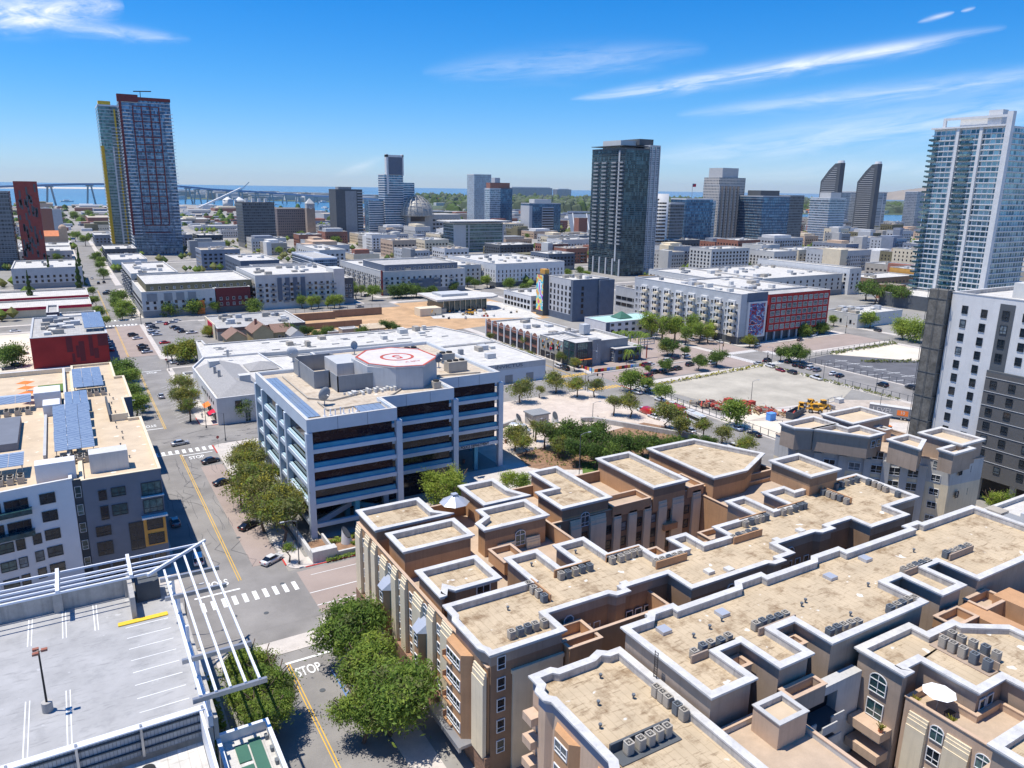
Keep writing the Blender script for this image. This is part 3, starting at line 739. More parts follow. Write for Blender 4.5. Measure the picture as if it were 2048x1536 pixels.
# little walled roof terraces
for (x0,x1,y0,y1,h) in ((72.5,76.2,77,82.6,15.2),(80.6,85.5,77,81,14.6),(86,95,80.5,83.5,15.0),(57,59.2,81,88,14.5),(100.3,104,80.3,84,15),(52,56,89,94,15.6),(79.2,88,97.6,102,15.6),(97.2,101.3,97.8,104,15.6)):
    terrace(A1, rect(x0,x1,y0,y1), 13.5, h, pd=1.0)
MB().box(53,56.5,88.5,91.5,12.51,14.6).build('stair_hood', [M['orange']], A1)
# gazebo roof on the terrace behind the first unit
g = MB(); cx_, cy_ = 54.6, 111.2
for i in range(8):
    a0, a1 = i*math.pi/4+.39, (i+1)*math.pi/4+.39
    g.add([(cx_+2.7*math.cos(a0),cy_+2.7*math.sin(a0),16.4),(cx_+2.7*math.cos(a1),cy_+2.7*math.sin(a1),16.4),(cx_+.4*math.cos(a1),cy_+.4*math.sin(a1),17.7),(cx_+.4*math.cos(a0),cy_+.4*math.sin(a0),17.7)], [(0,1,2,3)], 0)
g.box(cx_-.5,cx_+.5,cy_-.5,cy_+.5,17.5,18,0); g.build('pavilion_roof', [M['metalroof']], A1)
# west street facade
X = 37.6
def pilaster(th, face, plane, a0, a1, z0, z1, proud=.55, m='cream'):
    mb = MB()
    for k,(zz0,zz1,pr) in enumerate(((z0,z1-1.5,proud),(z1-1.5,z1-.75,proud*.8),(z1-.75,z1-.35,proud*.6),(z1-.35,z1,proud*.4))):
        if face == 'W': mb.box(plane-pr, plane+.01, a0, a1, zz0, zz1)
        else: mb.box(a0, a1, plane-pr, plane+.01, zz0, zz1)
    mb.build('pilaster', [M[m]], th)
for (a,b,z1) in ((111.2,113.4,15.2),(107.2,109.2,15.2),(104.2,106,15.2),(99.8,102.2,14.6),(95.6,97.4,15),(92,93.8,15.2),(86.4,89.4,14.6),(82.4,84.4,15.2),(77,80,15.3)): pilaster(A1,'W',X,a,b,3.2,z1)
pilaster(A1,'W',37.3,67.7,70.6,3.2,14.9,.5)
MB().box(37.0,37.75,67.4,113.8,0,3.25).build('stone_base', [M['brick']], A1)
for yc, w_ in ((110.2,1.2),(106.6,.8),(103.1,1.3),(94.7,1.2),(90.6,1.5),(81.2,1.5)): wins(A1,'W',X,yc-.5,yc+.5,1,3.9,2.75,4,w_,1.55,'white')
def bay(th, y0, y1, z0, z1, x=37.6, d=1.5, roofm='metalroof', n=4):
    poly = [(x,y1),(x-d,y1-.8),(x-d,y0+.8),(x,y0)]
    MB().prism(poly, z0, z1).build('bay_window', [M['orange']], th)
    if roofm:
        r = MB(); r.add([(p[0],p[1],z1+.02) for p in offset(poly,.3)]+[(x,y1-.2,z1+1.6),(x,y0+.2,z1+1.6)], [(0,1,5,4)] if False else [(3,0,4,5),(2,3,5),(1,2,5,4),(0,1,4)]); r.build('bay_roof', [M['metalroof']], th)
    dz = (z1-z0)/n
    wins(th,'W',x-d,y0+.9,y1-.9,1,z0+.75,dz,n,(y1-y0)-1.9,1.55,'white')
bay(A1,97.3,100.4,1.9,10.9,n=3); bay(A1,84.2,87.2,1.9,10.9,n=3)
wins(A1,'W',X,98,99.6,1,12.3,3,1,1.5,1.6,'arch'); wins(A1,'W',X,85,86.4,1,12.3,3,1,1.5,1.6,'arch')
bay(A1,71,76.6,3.3,15.2,x=37.3,d=1.3,roofm=None,n=4)
for i,z in enumerate((4.0,6.95,9.9,12.9)):
    MB().box(35.7,36.0,74.2,76.4,z-.45,z-.2).box(35.7,37.3,76.4,76.5,z-.45,z+.5).build('balcony_rail', [M['orange']], A1)
a = MB(); a.box(35.2,37,70.5,79.5,3.0,3.4); a.box(34.9,35.2,70.2,79.8,2.9,3.6); a.build('entrance_canopy', [M['steel']], A1)
# south faces of the long range
def octo(th, x, y, z, r=.8):
    m = MB(); v = [(x+r*math.cos(R(22.5+45*i)), y-.06, z+r*math.sin(R(22.5+45*i))) for i in range(8)]
    m.add(v, [tuple(range(8))], 1)
    for i in range(8): m.beam(v[i], v[(i+1)%8], .13, .13, 0)
    m.build('octagonal_window', [M['frame'], M['glass']], th)
S1 = 72.1
for x in (52,77,94): octo(A1, x, S1 if x<68 else (67.55 if x<90 else 71.25), 15.0)
wins(A1,'S',72.1,51,57.5,4,11.2,0,1,1.1,2.3,'white'); wins(A1,'S',72.1,61.5,68,4,11.2,0,1,1.2,2.2,'white')
wins(A1,'S',67.55,70,83,6,11.2,0,1,1.3,2.2,'white'); wins(A1,'S',71.25,91,99,4,11.2,0,1,1.2,2.2,'white')
for z in (8.3,5.4): wins(A1,'S',72.1,49.5,67.5,7,z,0,1,1.2,1.7,'white')
MB().box(50,59,70.6,71.7,10.3,11.1).build('balcony', [M['orange']], A1); MB().box(60.5,66,70.9,71.7,10.3,11.1).build('balcony', [M['orange']], A1)
wins(A1,'S',67.65,38.5,40,1,3.2,2.9,5,1.15,1.8,'white')
p = MB(); p.box(40.8,48,67.35,67.66,0,13.8); p.box(40.6,48.1,67.25,67.66,13.8,14.3); p.build('rendered_panel', [M['cream']], A1)
terrace(A1, rect(48.4,53.4,66.6,71.4), 10.3, 15.2, wall='orange', pd=1.6)
wins(A1,'S',82.75,43.5,46.5,1,15.0,0,1,2.2,1.9,'white')
# court facade of the north range
Y0 = 97.55
for i,(a,b) in enumerate(((55.2,58.5),(60.6,63.2),(66,68.2),(70.2,72.4),(74.4,77.8),(79.6,81.2),(83,84.8),(86.6,88.2),(90,92),(93.4,96.2),(98.6,100.6),(103.2,105.8),(108,110.6))):
    pilaster(A1,'S',96.8 if a<66 else (98.0),a,b,0,14.6 if a>66 else 14.3,.5)
wins(A1,'S',96.95,58.7,60.4,1,13.2,0,1,1.9,1.9,'arch'); wins(A1,'S',96.95,58.7,60.4,1,10.3,-2.9,4,1.9,1.9,'dark')
wins(A1,'S',98.02,72.5,74.3,1,13.0,0,1,1.8,1.9,'arch'); wins(A1,'S',98.02,92.1,93.3,1,13.0,0,1,1.4,1.9,'arch')
for (a,b) in ((68.3,70.1),(72.5,74.3),(78,79.4),(81.4,82.8),(85,86.4),(88.4,89.8),(92.1,93.3),(96.6,98.2),(101,103),(106,107.8)): wins(A1,'S',98.02,a,b,1,10.2,-2.9,4,min(1.3,b-a-.1),1.7,'dark')
for x in (73.4,92.7,104.5): MB().box(x-1.6,x+1.6,96.8,98.0,8.4,9.6).build('balcony', [M['orange']], A1)
tag(MB().flat(rect(60,121,80,98), .3).build('courtyard', [M['court']]), kind='structure')
wins(A1,'W',112.3,83.5,85,1,14,0,1,1.2,2.2,'white')
sk = MB()
for x,y,z in ((62.5,73.5,16.5),(78.5,69.5,16.5),(98.5,73.2,16.5),(92.3,72.6,16.5),(75.5,70.5,16.5),(109.5,72.3,16.5),(57.5,62.3,19.0)): sk.box(x-.6,x+.6,y-.6,y+.6,z,z+.45)
each(sk,'skylight', [M['offwhite']], A1)
# screens behind condenser rows
SCR = MB()
SCR.box(50.95,51.15,75,80,16.5,17.6).box(55,61.3,80.05,80.25,16.5,17.7).box(64.3,70.6,80.2,80.4,16.5,17.7).box(69.4,75.4,74.9,75.1,16.5,17.7).box(91.5,97.8,79.75,79.95,16.5,17.7).box(85.5,91.8,75.2,75.4,16.5,17.7).box(100.7,107.5,79.8,80,16.5,17.7).box(115.8,116,76.4,82.2,16.5,17.7).box(119,126.8,83.2,83.4,16.5,17.6)
each(SCR,'equipment_screen', [M['orange']], A1)

# second (southern) brown block
A2 = thing('apartment_building', 'taupe block in the foreground whose wide tan roof is notched by deep light wells', 'apartment building', (75,50,0))
RF = [(51.9,61.4),(51.9,46.6),(58.6,46.6),(58.6,52.2),(62.1,52.2),(62.1,46.6),(67.7,46.6),(67.7,52.1),(71.1,52.1),(71.1,46.8),(89.8,46.8),(89.8,52.4),(93,52.4),(93,46.8),(98.4,46.8),(98.4,52.4),(101.5,52.4),(101.5,46.8),(120,46.8),(126,52),(126,61.4),(112,61.4),(112,62.2),(108,62.2),(108,61.2),(93,61.2),(93,62.4),(87,62.4),(86,61.6),(77,61.6),(77,62.6),(72,62.6),(71,61.5),(61,61.5),(61,62.4),(57,62.4),(56,61.4)]
shell(A2, offset(RF, -.45), 0, 20, 'taupe', 'tan_roof', over=.45, pd=1.0, pt=.4, capz=.22, band='taupe', bandh=1.5)
FP = [(39.4,61.8),(39.4,60),(38.6,59.2),(38.6,57.5),(39.2,56.9),(39.2,47),(38.6,46),(38.6,38),(51.8,38),(51.8,61.2),(50,61.2),(49,62),(47.4,61.3),(43,61.3),(42.4,61.9)]
shell(A2, offset(FP,-.4), 0, 17.5, 'peach', 'tan_roof', over=.4, pd=1.0, pt=.5, capz=.22, band='bluegrey', bandh=1.5)
# west facade of it, near the bottom edge
for (a,b) in ((52,56.2),(44.5,49),(39,43)):
    bay(A2, a, b, 3, 15.3, x=39.6, d=.9, roofm=None, n=4)
for z in (5,8,11,14): MB().box(38.2,39.6,59.2,61,z-1,z).build('balcony', [M['peach']], A2)
# terrace with stair tower, galleries
terrace(A2, rect(52.0,61.4,33,46.1), 0, 16.2, wall='greyst', roof='peachfloor', pd=.7)
h_, poly = PL['ST']
shell(A2, rect(56.4,60.6,41.6,45), 15.5, 18.6, 'peach', 'cream_roof', over=.08, pd=.7, pt=.35, capz=.12, cap='greyst')
m = MB()
m.box(61.45,75,45.2,46.55,15.0,16.1)
for z in (14.9,12.0,9.1,6.2,3.3): m.box(61.45,70.8,44.0,46.34,z-2.9,z-2.65,0,1); m.box(61.45,66,44.0,44.15,z-2.65,z-1.8); m.box(66,68.5,43.2,43.35,z-2.65,z-1.8); m.box(66,68.5,43.2,44.0,z-2.9,z-2.652,0,1); m.box(68.5,70.8,44.0,44.15,z-2.65,z-1.8)  # dark slab tops put the gallery shade into the floor colour
m.box(61.45,62.3,44.2,46.4,0,15); m.box(70.8,75,45.2,46.5,0,15)
m.build('gallery', [M['greyst'],M['dkgrey']], A2)
m = MB(); m.box(62.3,70.8,46.35,46.5,0,15); m.build('gallery_shade_sheet', [M['black']], A2)  # black sheet painted in for the shade deep inside the galleries
MB().box(52.1,75,45.9,46.5,15.2,15.9).build('roof_ledge', [M['greyst']], A2)
terrace(A2, rect(62.2,67.6,44.6,46.5), 15, 17.4, wall='taupe', pd=1.2); terrace(A2, rect(58.7,62,50.3,52.3), 15.8, 18.4, wall='peach', pd=1.2); terrace(A2, rect(67.8,71,50,52), 15.8, 18.4, wall='peach', pd=1.2)
terrace(A2, rect(98.6,104,44,47), 14, 17.8, wall='orange', pd=1.2); terrace(A2, rect(91,96,43.6,46.5), 14, 17.8, wall='orange', pd=1.2)
terrace(A2, rect(92,125,36,43.5), 0, 15.2, wall='orange', roof='peachfloor', pd=1.0)
MB().box(96,99,38,46.5,15.2,17.6).build('stair_hood', [M['orange']], A2)
MB().box(103,107,40.5,45.5,14.9,17.9).build('stair_hood', [M['orange']], A2)
sk = MB()
for x,y in ((56.8,59.3),(65.7,58.6),(85.5,58),(94.5,59)): sk.box(x-.7,x+.7,y-.7,y+.7,19.0,19.45)
each(sk,'skylight', [M['metalroof']], A2)
SCR = MB(); SCR.box(55.2,62,52.9,53.1,19,20).box(66,72.4,53,53.2,19,20).box(94.6,101,53,53.2,19,20).box(105,111,52.8,53,19,20)
each(SCR,'equipment_screen', [M['taupe']], A2)
SCR = MB(); SCR.box(40.6,48.2,48.5,48.75,16.5,17.6).box(40.6,48.2,46.6,48.5,16.5,16.62); each(SCR,'equipment_screen', [M['dkgrey']], A2)
lad = MB()
for x,y,z0,z1 in ((51.5,54.6,16.5,20.8),):
    lad.beam((x,y-.25,z0),(x,y-.25,z1),.06).beam((x,y+.25,z0),(x,y+.25,z1),.06)
    z = z0
    while z < z1: lad.beam((x,y-.25,z),(x,y+.25,z),.05); z += .3
lad.build('ladder', [M['black']], A2)

# tan block at the lower right with the parasol terrace
A3 = thing('apartment_building', 'tan stucco block at the lower right corner with a white parasol on its terrace', 'apartment building', (86,38,0))
TP = [(74.9,46.5),(74.9,40.2),(76.6,40.2),(76.6,41),(79.2,41),(79.2,34.4),(84.3,34.4),(84.3,20),(96,20),(96,40),(91,43.1),(91,44.2),(85.5,44.2),(85.5,46.5)]
shell(A3, offset(TP, -.4), 0, 18.5, 'taupe', 'tan_roof', over=.4, pd=.8, pt=.5, capz=.22, band='taupe', bandh=1.2)
terrace(A3, [(75.6,40.1),(75.6,30),(84,30),(84,34.5),(79.4,34.5),(79.4,40.1)], 0, 15.8, wall='peach', pd=.9)
terrace(A3, rect(72.2,84,20,29.8), 0, 15.6, wall='peach', pd=1.0)
shell(A3, rect(72.4,90,24,29.4), 15.6, 18.5, 'taupe', 'tan_roof', over=.4, pd=.8, pt=.6, capz=.22)
for a,b in ((37.2,39.4),(32.6,35.2)): pilaster(A3,'W',75.6,a,b,0,14.4,.5,'cream')
wins(A3,'W',75.2,42,44.4,1,14.2,0,1,2.1,1.7,'arch'); wins(A3,'W',75.25,42,44.4,1,11,-2.9,4,2.1,2.2,'teal')
for z in (10.9,8.0,5.1): MB().box(73.2,75.3,40.9,45,z-1.1,z).build('balcony', [M['peach']], A3)
wins(A3,'W',75.58,35.4,37,1,12.6,0,1,1.5,1.3,'arch'); wins(A3,'W',75.58,35.4,37,1,9.8,-2.9,3,1.5,1.8,'white'); wins(A3,'W',75.58,30.4,32.3,1,12.6,0,1,1.5,1.3,'arch'); wins(A3,'W',75.58,30.4,32.3,1,9.8,-2.9,3,1.5,1.8,'white')
wins(A3,'S',34.75,80,83,2,15.0,0,1,1.2,2.1,'white')
SCR = MB(); SCR.box(86.0,86.2,36,43,17.7,18.8).box(84.2,86,36,43,17.7,17.82); each(SCR,'equipment_screen', [M['taupe']], A3)

# tan block beyond, right of the orange tower
A4 = thing('apartment_building', 'grey and tan block with small stepped roofs, left of the netted white tower', 'apartment building', (148,92,0))
CB = [(135.1,109.8),(134.7,104.5),(137.3,100.0),(143.6,92.2),(150.4,84.0),(152.2,79.3),(162,78.2),(162,100),(158,109.8)]
shell(A4, CB, 0, 17, 'cream', 'peachfloor', over=.08, pd=.9, pt=.4, capz=.14, cap='taupe', side='peach', band='greyst', bandh=5)
for k in ('C1','C2','C3','C5','C6','C7'): unit(A4, k, 16, wall='taupe', band='taupe', roof='cream_roof', over=.4)
unit(A4,'C4',16,wall='peach',band='peach',roof='cream_roof',over=.1,pd=.5)
def facade_between(th, p, q, n, z0, dz, rows, w, h, style, pil=True):
    d = Vector((q[0]-p[0], q[1]-p[1], 0)); L = d.length; d.normalize(); nrm = Vector((d.y,-d.x,0))
    a = math.atan2(d.y, d.x)
    for i in range(n):
        c = Vector((p[0],p[1],0))+d*L*(i+.5)/n
        for r in range(rows):
            put('window', win_mesh(w,h,style), th, tuple(c-Vector(WL[th.name])+Vector((0,0,z0+dz*r))), a)
        if pil:
            c0 = Vector((p[0],p[1],0))+d*L*i/n; mb = MB()
            u = d*.75; v = nrm*.45
            b = [c0-u, c0+u, c0+u+v, c0-u+v]
            mb.prism([(t.x,t.y) for t in b], 0, 15.2); mb.build('pilaster', [M['greyst']], th)
facade_between(A4,(134.7,104.5),(137.3,100.0),1,3.2,3,5,2.2,1.7,'white')
facade_between(A4,(137.3,100.0),(143.6,92.2),2,3.2,3,5,2.4,1.8,'white')
facade_between(A4,(143.6,92.2),(150.4,84.0),3,3.2,3,5,2.3,1.8,'white')
facade_between(A4,(150.4,84.0),(152.2,79.3),1,3.2,3,5,1.8,1.5,'white')
for p,q,rz in (((140.6,93.4),(137.2,96.9),0),((147.5,85),(144.5,88),0)):
    pass
wins(A4,'S',90.95,141.6,145.4,2,18.2,0,1,1.4,1.6,'teal'); wins(A4,'S',99.9,135.5,142,3,18.2,0,1,1.1,1.9,'white')
wins(A4,'S',78.7,152.6,161,2,4,5,3,1.1,1.4,'dark')
# low white-roofed block right of it
A5 = simple('low_building', 'low building with bright white roof at the foot of the grey tower', 'building', 128,160,50,68,13,'offwhite','white_roof')
rooftop(A5, 135,150,54,66,12.1,5,3)
# condensers
def ac_mesh(dark):
    m = MB(); p = [(-.42,-.34),(-.34,-.42),(.34,-.42),(.42,-.34),(.42,.34),(.34,.42),(-.34,.42),(-.42,.34)]
    m.prism(p, .05, .92); 
    for k in range(5):
        z = .18+k*.14
        m.ring(offset(p,.025), offset(p,-.01), z, z+.05, 0)
    me = m.mesh('casing', [M['hvacdk' if dark else 'hvac']])
    t = MB(); t.ring(offset(p,.02), offset(p,-.12), .92, 1.0, 0); t.cyl(0,0,.92,.96,.3,12,mi=1); t.cyl(0,0,.96,.99,.1,8,mi=0)
    for k in range(6): a = k*math.pi/3; t.beam((0,0,.985),(.3*math.cos(a),.3*math.sin(a),.985),.03,.02,0)
    return me, t.mesh('fan_grille', [M['hvacdk' if dark else 'hvac'], M['fan']])
AC = [ac_mesh(False), ac_mesh(True)]
ROWS = {'a': 'beside the orange screen on the near corner roof', 'b': 'behind the front parapet of the near corner roof', 'c': 'at the first low screen of the long roof', 'd': 'at the second low screen of the long roof', 'e': 'behind the third screen of the long roof', 'f': 'above the fifth screen of the long roof', 'g': 'behind the long brown screen, mid long roof', 'h': 'on the long roof below the orange rooftop tower', 'i': 'on the orange pad right of the rooftop tower', 'j': 'between rooftop tower and grey block', 'k': 'on the parapet facing the grey block', 'l': 'beside the first deep light well', 'm': 'beside the second deep light well', 'n': 'at the front parapet between the wells', 'o': 'at the front parapet near the parasol block', 'p': 'beside the third light well', 'q': 'beside the fourth light well', 'r': 'on the dark pad of the lowest roof', 's': 'under the ladder wall of the lowest roof', 't': 'before the screen on the parasol block', 'u': 'behind the screen on the parasol block'}
rnd = random.Random(11)
for k, (h, pts) in HV.items():
    z = {'l':19,'m':19,'n':19,'o':19,'p':19,'q':19,'r':16.62,'s':16.5,'t':17.82,'u':17.7}.get(k,16.5)
    for i, (x, y) in enumerate(pts):
        if k == 's': x = 50.4
        if k == 't': x = 85.1
        dk = rnd.random() < .3; A = AC[1 if dk else 0]
        lab = '%s condenser, %s of the row %s' % ('dark grey' if dk else 'beige', ORD[i], ROWS[k])
        t = thing('condenser', lab, 'air conditioner', (x,y,z), rnd.uniform(-.05,.05), 'condensers on the apartment roofs')
        t.scale = (1.0,1.0,1.1) if k not in 'rstu' else (1.0,1.0,1.35)
        put('casing', A[0], t); put('fan_grille', A[1], t)
# small roof vents
v = MB(); v.cyl(0,0,0,.5,.11,8).cyl(.0,0,.42,.6,.2,8); vent = v.mesh('roof_vent', [M['hvacdk']])
for n_,(x,y,z,pl) in enumerate(((62,57,19,'high tan roof, left part'),(64.5,57.5,19,'high tan roof beside the grey skylight'),(59,56.6,19,'high tan roof near its left corner'),(76,55,19,'high tan roof, centre'),(77.2,55.4,19,'high tan roof, just right of its centre'),(79.5,50.5,19,'high tan roof by the front parapet'),(44,55,16.5,'lowest tan roof, centre'),(48,54,16.5,'lowest tan roof near the ladder'),(42,52,16.5,'lowest tan roof behind the dark pad'),(47,58.6,16.5,'lowest tan roof near its back parapet'),(45,76,16.5,'corner roof with the brown stain'),(54,84.6,16.5,'small raised bay of the long roof, leftmost'),(62,84.8,16.5,'second small raised bay of the long roof'),(88,54,19,'high tan roof, right half'),(103,57,19,'high tan roof, far right'))):
    ob = put('roof_vent', vent, None, (x,y,z)); tag(ob, 'small dark pipe vent on the '+pl, 'roof vent', 'pipe vents on the apartment roofs')
# parasol and terrace furniture
def parasol(x,y,z,r,hh,m,label,group=None,sides=8):
    t = thing('parasol', label, 'parasol', (x,y,z), .2, group)
    c = MB(); vs = [(r*math.cos(6.2832*i/sides), r*math.sin(6.2832*i/sides), hh) for i in range(sides)]+[(0,0,hh+.22*r)]
    c.add(vs, [(i,(i+1)%sides,sides) for i in range(sides)]); c.build('canopy', [M[m]], t, local=True)
    MB().cyl(0,0,0,hh+.2*r,.05,6).build('pole', [M['steel']], t, local=True)
parasol(77.4,37.6,14.9,1.75,2.3,'whitefab','large white parasol on the terrace of the lower right block')
fu = MB(); fu.box(-.5,.5,-.4,.4,.65,.72)
for a in (-.42,.42):
    for b in (-.32,.32): fu.box(a-.03,a+.03,b-.03,b+.03,0,.65)
tb = fu.mesh('table', [M['black']])
tag(put('table', tb, None, (77.5,36.2,14.9)), 'small dark table under the white parasol', 'table')
pot = MB(); pot.cyl(0,0,0,.4,.22,8,.28)
for i in range(26):
    a = i*2.4; pot.beam((0,0,.4),(.55*math.cos(a)*(.4+.6*(i%3)/2),.55*math.sin(a)*(.4+.6*(i%3)/2),.75+.12*(i%4)),.1,.03,1)
pm = pot.mesh('potted_plant', [M['tile'], M['leaf_gold']])
for (x,y,z,l) in ((76.2,39.3,14.9,'yellow potted plant behind the white parasol'),(76.4,35.4,14.9,'yellow potted plant at the front corner of the parasol terrace'),(73.8,41.3,10.9,'leafy potted plant on the topmost peach balcony')):
    tag(put('potted_plant', pm, None, (x,y,z)), l, 'plant', 'potted plants')
# ---------------------------------------------------------------- police building
M['palesill'] = mat('pale_teal_sill',(.38,.52,.58),var=.05)
PB = thing('office_building', 'stepped office block with blue glass bands, white grid and a red rooftop helipad', 'office building', (64,170,0))
PF = [(37.6,142.2),(56.6,142.2),(56.6,151.2),(74.3,151.2),(74.3,160.2),(91.5,160.2),(91.5,204),(56,204),(56,187),(37.6,187)]
ZT = 25.3
core = MB(); core.prism(offset(PF,-.9), 6.9, ZT-1.4, 0, cap=False); core.prism(offset(rect(40,73,153,186),0), 0, 6.9, 0, cap=False)
core.build('glass_wall', [M['glasspol'] if 'glasspol' in M else M['glassdark']], PB)
def edges(P): return [(P[i], P[(i+1)%len(P)]) for i in range(len(P))]
floors = [7.3,11.2,15.1,19.0]
for z in floors+[3.0]:
    for (p,q) in edges(PF):
        if z < 7 and not (p[0] < 40 and q[0] < 60 and p[1] < 190): continue
        d = Vector((q[0]-p[0],q[1]-p[1],0)); L = d.length; d.normalize(); n = Vector((d.y,-d.x,0))
        P3 = lambda s,o: (p[0]+d.x*s-n.x*o, p[1]+d.y*s-n.y*o)
        m = MB(); m.prism([P3(.3,0),P3(L-.3,0),P3(L-.3,.8),P3(.3,.8)], z-.85, z); m.build('spandrel', [M['bluepanel']], PB)
        if z > 7: m = MB(); m.prism([P3(.6,.28),P3(L-.6,.28),P3(L-.6,.75),P3(.6,.75)], z, z+(1.0 if n.y < -.5 else .3)); m.build('sill_band', [M['teal' if n.y < -.5 else 'palesill']], PB)
rm = MB(); rm.ring(PF, offset(PF,-.8), ZT-2.6, ZT, 0); rm.build('parapet', [M['bluepanel']], PB)
MB().flat(offset(PF,-.8), ZT-.75).build('roof', [M['police_roof']], PB)
MB().ring(offset(PF,.03), offset(PF,-.55), ZT, ZT+.12).build('coping', [M['cap']], PB)
cols = [(37.6,142.2),(56.6,142.2),(56.6,151.2),(74.3,151.2),(74.3,160.2),(91.5,160.2),(37.6,165.5),(37.6,187),(37.6,158.8),(91.5,204),(37.6,180)]
for i,(x,y) in enumerate(cols):
    m = MB(); m.box(x-.25,x+1.0,y-.25,y+1.0,0,ZT-2.7); m.build('pilaster', [M['bluepanel']], PB)
for (x,y) in ((85,161),(85,172),(91,175),(47.5,143.2),(47.5,150)): MB().box(x-.5,x+.5,y-.5,y+.5,0,6.6).build('column', [M['teal']], PB)
m = MB(); m.beam((39,144,2.2),(56,150,5.9),.5,1.2); m.build('ramp', [M['bluepanel']], PB)
m = MB(); m.beam((39,150,5.9),(56,144,2.2),.5,1.0); m.build('ramp', [M['teal']], PB)
for (x0,x1,y0,y1) in ((37.6,56.6,142.2,0),(56.6,74.3,151.2,0),(74.3,91.5,160.2,0)):
    for f in (.33,.66):
        x = x0+(x1-x0)*f; MB().box(x-.03,x+.03,y0-.03,y0+.01,ZT-2.6,ZT).build('panel_joint', [M['navy']], PB)
me = text_mesh('SAN DIEGO POLICE DEPARTMENT', 1.05, .04); me.materials.append(M['black'])
ob = put('lettering', me, PB, (82.2-64,160.12-170,6.9)); ob.rotation_euler = (R(90),0,0); ob.scale = (.78,1,1)
# rooftop
z = ZT-.75
m = MB(); m.prism([(63,158.4),(69.1,157),(75.8,163.8),(75.9,173),(70,179.5),(62,179),(57.6,173.5),(58,163.5)], z, 29.6); m.build('helipad_drum', [M['ltgrey']], PB)
HP = [(58.6,164.2),(63,158.4),(69.3,157),(75.9,163.8),(75.4,173.8),(70,179),(63,178.2),(58.4,172.2)]
HP = offset(HP,.25)
h = MB(); h.prism(HP, 29.7, 30.1, 0); h.build('helipad_deck', [M['padwhite']], PB)
h = MB(); h.ring(offset(HP,.01), offset(HP,-.55), 30.09, 30.15)
h.build('helipad_border', [M['padred'] if 'padred' in M else M['paintred']], PB)
h = MB(); c_ = (67.2,168); ng = 28
o_ = [(c_[0]+4.1*math.cos(6.2832*i/ng), c_[1]+4.1*math.sin(6.2832*i/ng)) for i in range(ng)]; i_ = [(c_[0]+3.4*math.cos(6.2832*i/ng), c_[1]+3.4*math.sin(6.2832*i/ng)) for i in range(ng)]
h.ring(o_, i_, 30.1, 30.14); h.build('helipad_circle', [M['padred']], PB)
for txt, s_, x_, y_ in (('5',5.4,67.2,168),('A SKY',1.5,68.6,161.6),('CLOUDS',1.3,68.8,160.2)):
    if txt == 'CLOUDS': continue
    me = text_mesh(txt, s_); me.materials.append(M['paintred']); put('lettering', me, PB, (x_-64,y_-170,30.16), R(180 if txt=='5' else 0))
def screen(p, q, z0, z1, m='grey', t=.25):
    mb = MB(); d = (Vector(q)-Vector(p)).normalized(); n = Vector((-d.y,d.x))*t
    mb.prism([p,q,(q[0]+n.x,q[1]+n.y),(p[0]+n.x,p[1]+n.y)], z0, z1); mb.build('screen_wall', [M[m]], PB)
screen((47,168),(47,186),z,28.6); screen((47,186),(56,186),z,28.6); screen((47,168),(50.5,168),z,28.6); screen((50.5,168),(50.5,162.5),z,28.3); screen((50.5,162.5),(63.2,162.5),z,28.3); screen((50.5,168),(50.5,171),z,28.3); screen((56,186),(57.5,176),z,28.6)
MB().box(53.5,60,172,182,z,28.9).build('lift_house', [M['ltgrey']], PB)
def rooftop_ac(x,y,z,w,d,h,m='hvac',fans=2,parent=PB,name='cooling_unit'):
    t = MB(); t.box(x-w/2,x+w/2,y-d/2,y+d/2,z,z+h); u = t.build(name, [M[m]], parent)
    for i in range(fans):
        fx = x-w/2+w*(i+.5)/fans; f = MB(); f.cyl(fx,y,z+h,z+h+.35,min(w/fans,d)*.4,12); f.build('fan', [M['fan']], u)
for a in ((54,166.2,z,3.2,3,1.9,'hvac',2),(57.6,166.2,z,3.2,3,1.9,'hvac',2),(83.5,169,z,5.2,3,2.7,'hvac',3),(72,156,z,1.8,1.8,1.6,'hvac',1),(86,180,z,4,3,2.4,'hvac',2),(80,190,z,4,3,2.4,'hvacdk',2)): rooftop_ac(*a)
rnd = random.Random(8)
for i in range(16):
    x = 51+i*.75+rnd.uniform(-.2,.2); MB().box(x,x+.5,158.8+rnd.uniform(-1.2,.9),159.8,z,z+rnd.uniform(.5,1.1)).build('duct_box', [M['offwhite']], PB)
p = MB()
for a,b in (((43,160),(43,182)),((43,160),(47,156)),((47,156),(58,160)),((44,149),(44,156)),((44,149),(56,149.5)),((76,166),(88,164)),((60,154),(66,160))): p.beam((a[0],a[1],z+.25),(b[0],b[1],z+.25),.3,.25)
p.build('roof_pipe', [M['hvac']], PB)
def dish(x,y,z,r,az_,m='ltgrey'):
    t = thing('satellite_dish', '', 'satellite dish', (x,y,z))
    MB().cyl(0,0,0,2.2,.12,8).beam((-.6,0,.1),(.6,0,.1),.15).beam((0,-.6,.1),(0,.6,.1),.15).build('mast', [M['steel']], t, local=True)
    d = MB(); d.ball((0,0,0), r, r, r*.45, 18, 5, 0, 0, .5); me = d.build('reflector', [M[m]], t, True, local=True)
    me.location = (0,0,2.5); me.rotation_euler = (R(100),0,az_)
    f = MB(); f.cyl(0,0,r*.4,r*.9,.18,10); fo = f.build('feed_horn', [M['steel']], t, local=True); fo.location = (0,0,2.5); fo.rotation_euler = (R(100),0,az_)
    return t
tag(dish(45.6,181.5,28.2,1.5,R(-35)), 'pale dish antenna above the back corner of the grey screen on the office roof')
tag(dish(44.8,153.8,z,1.6,R(25),'grey'), 'dark round dish antenna near the front edge of the office roof')
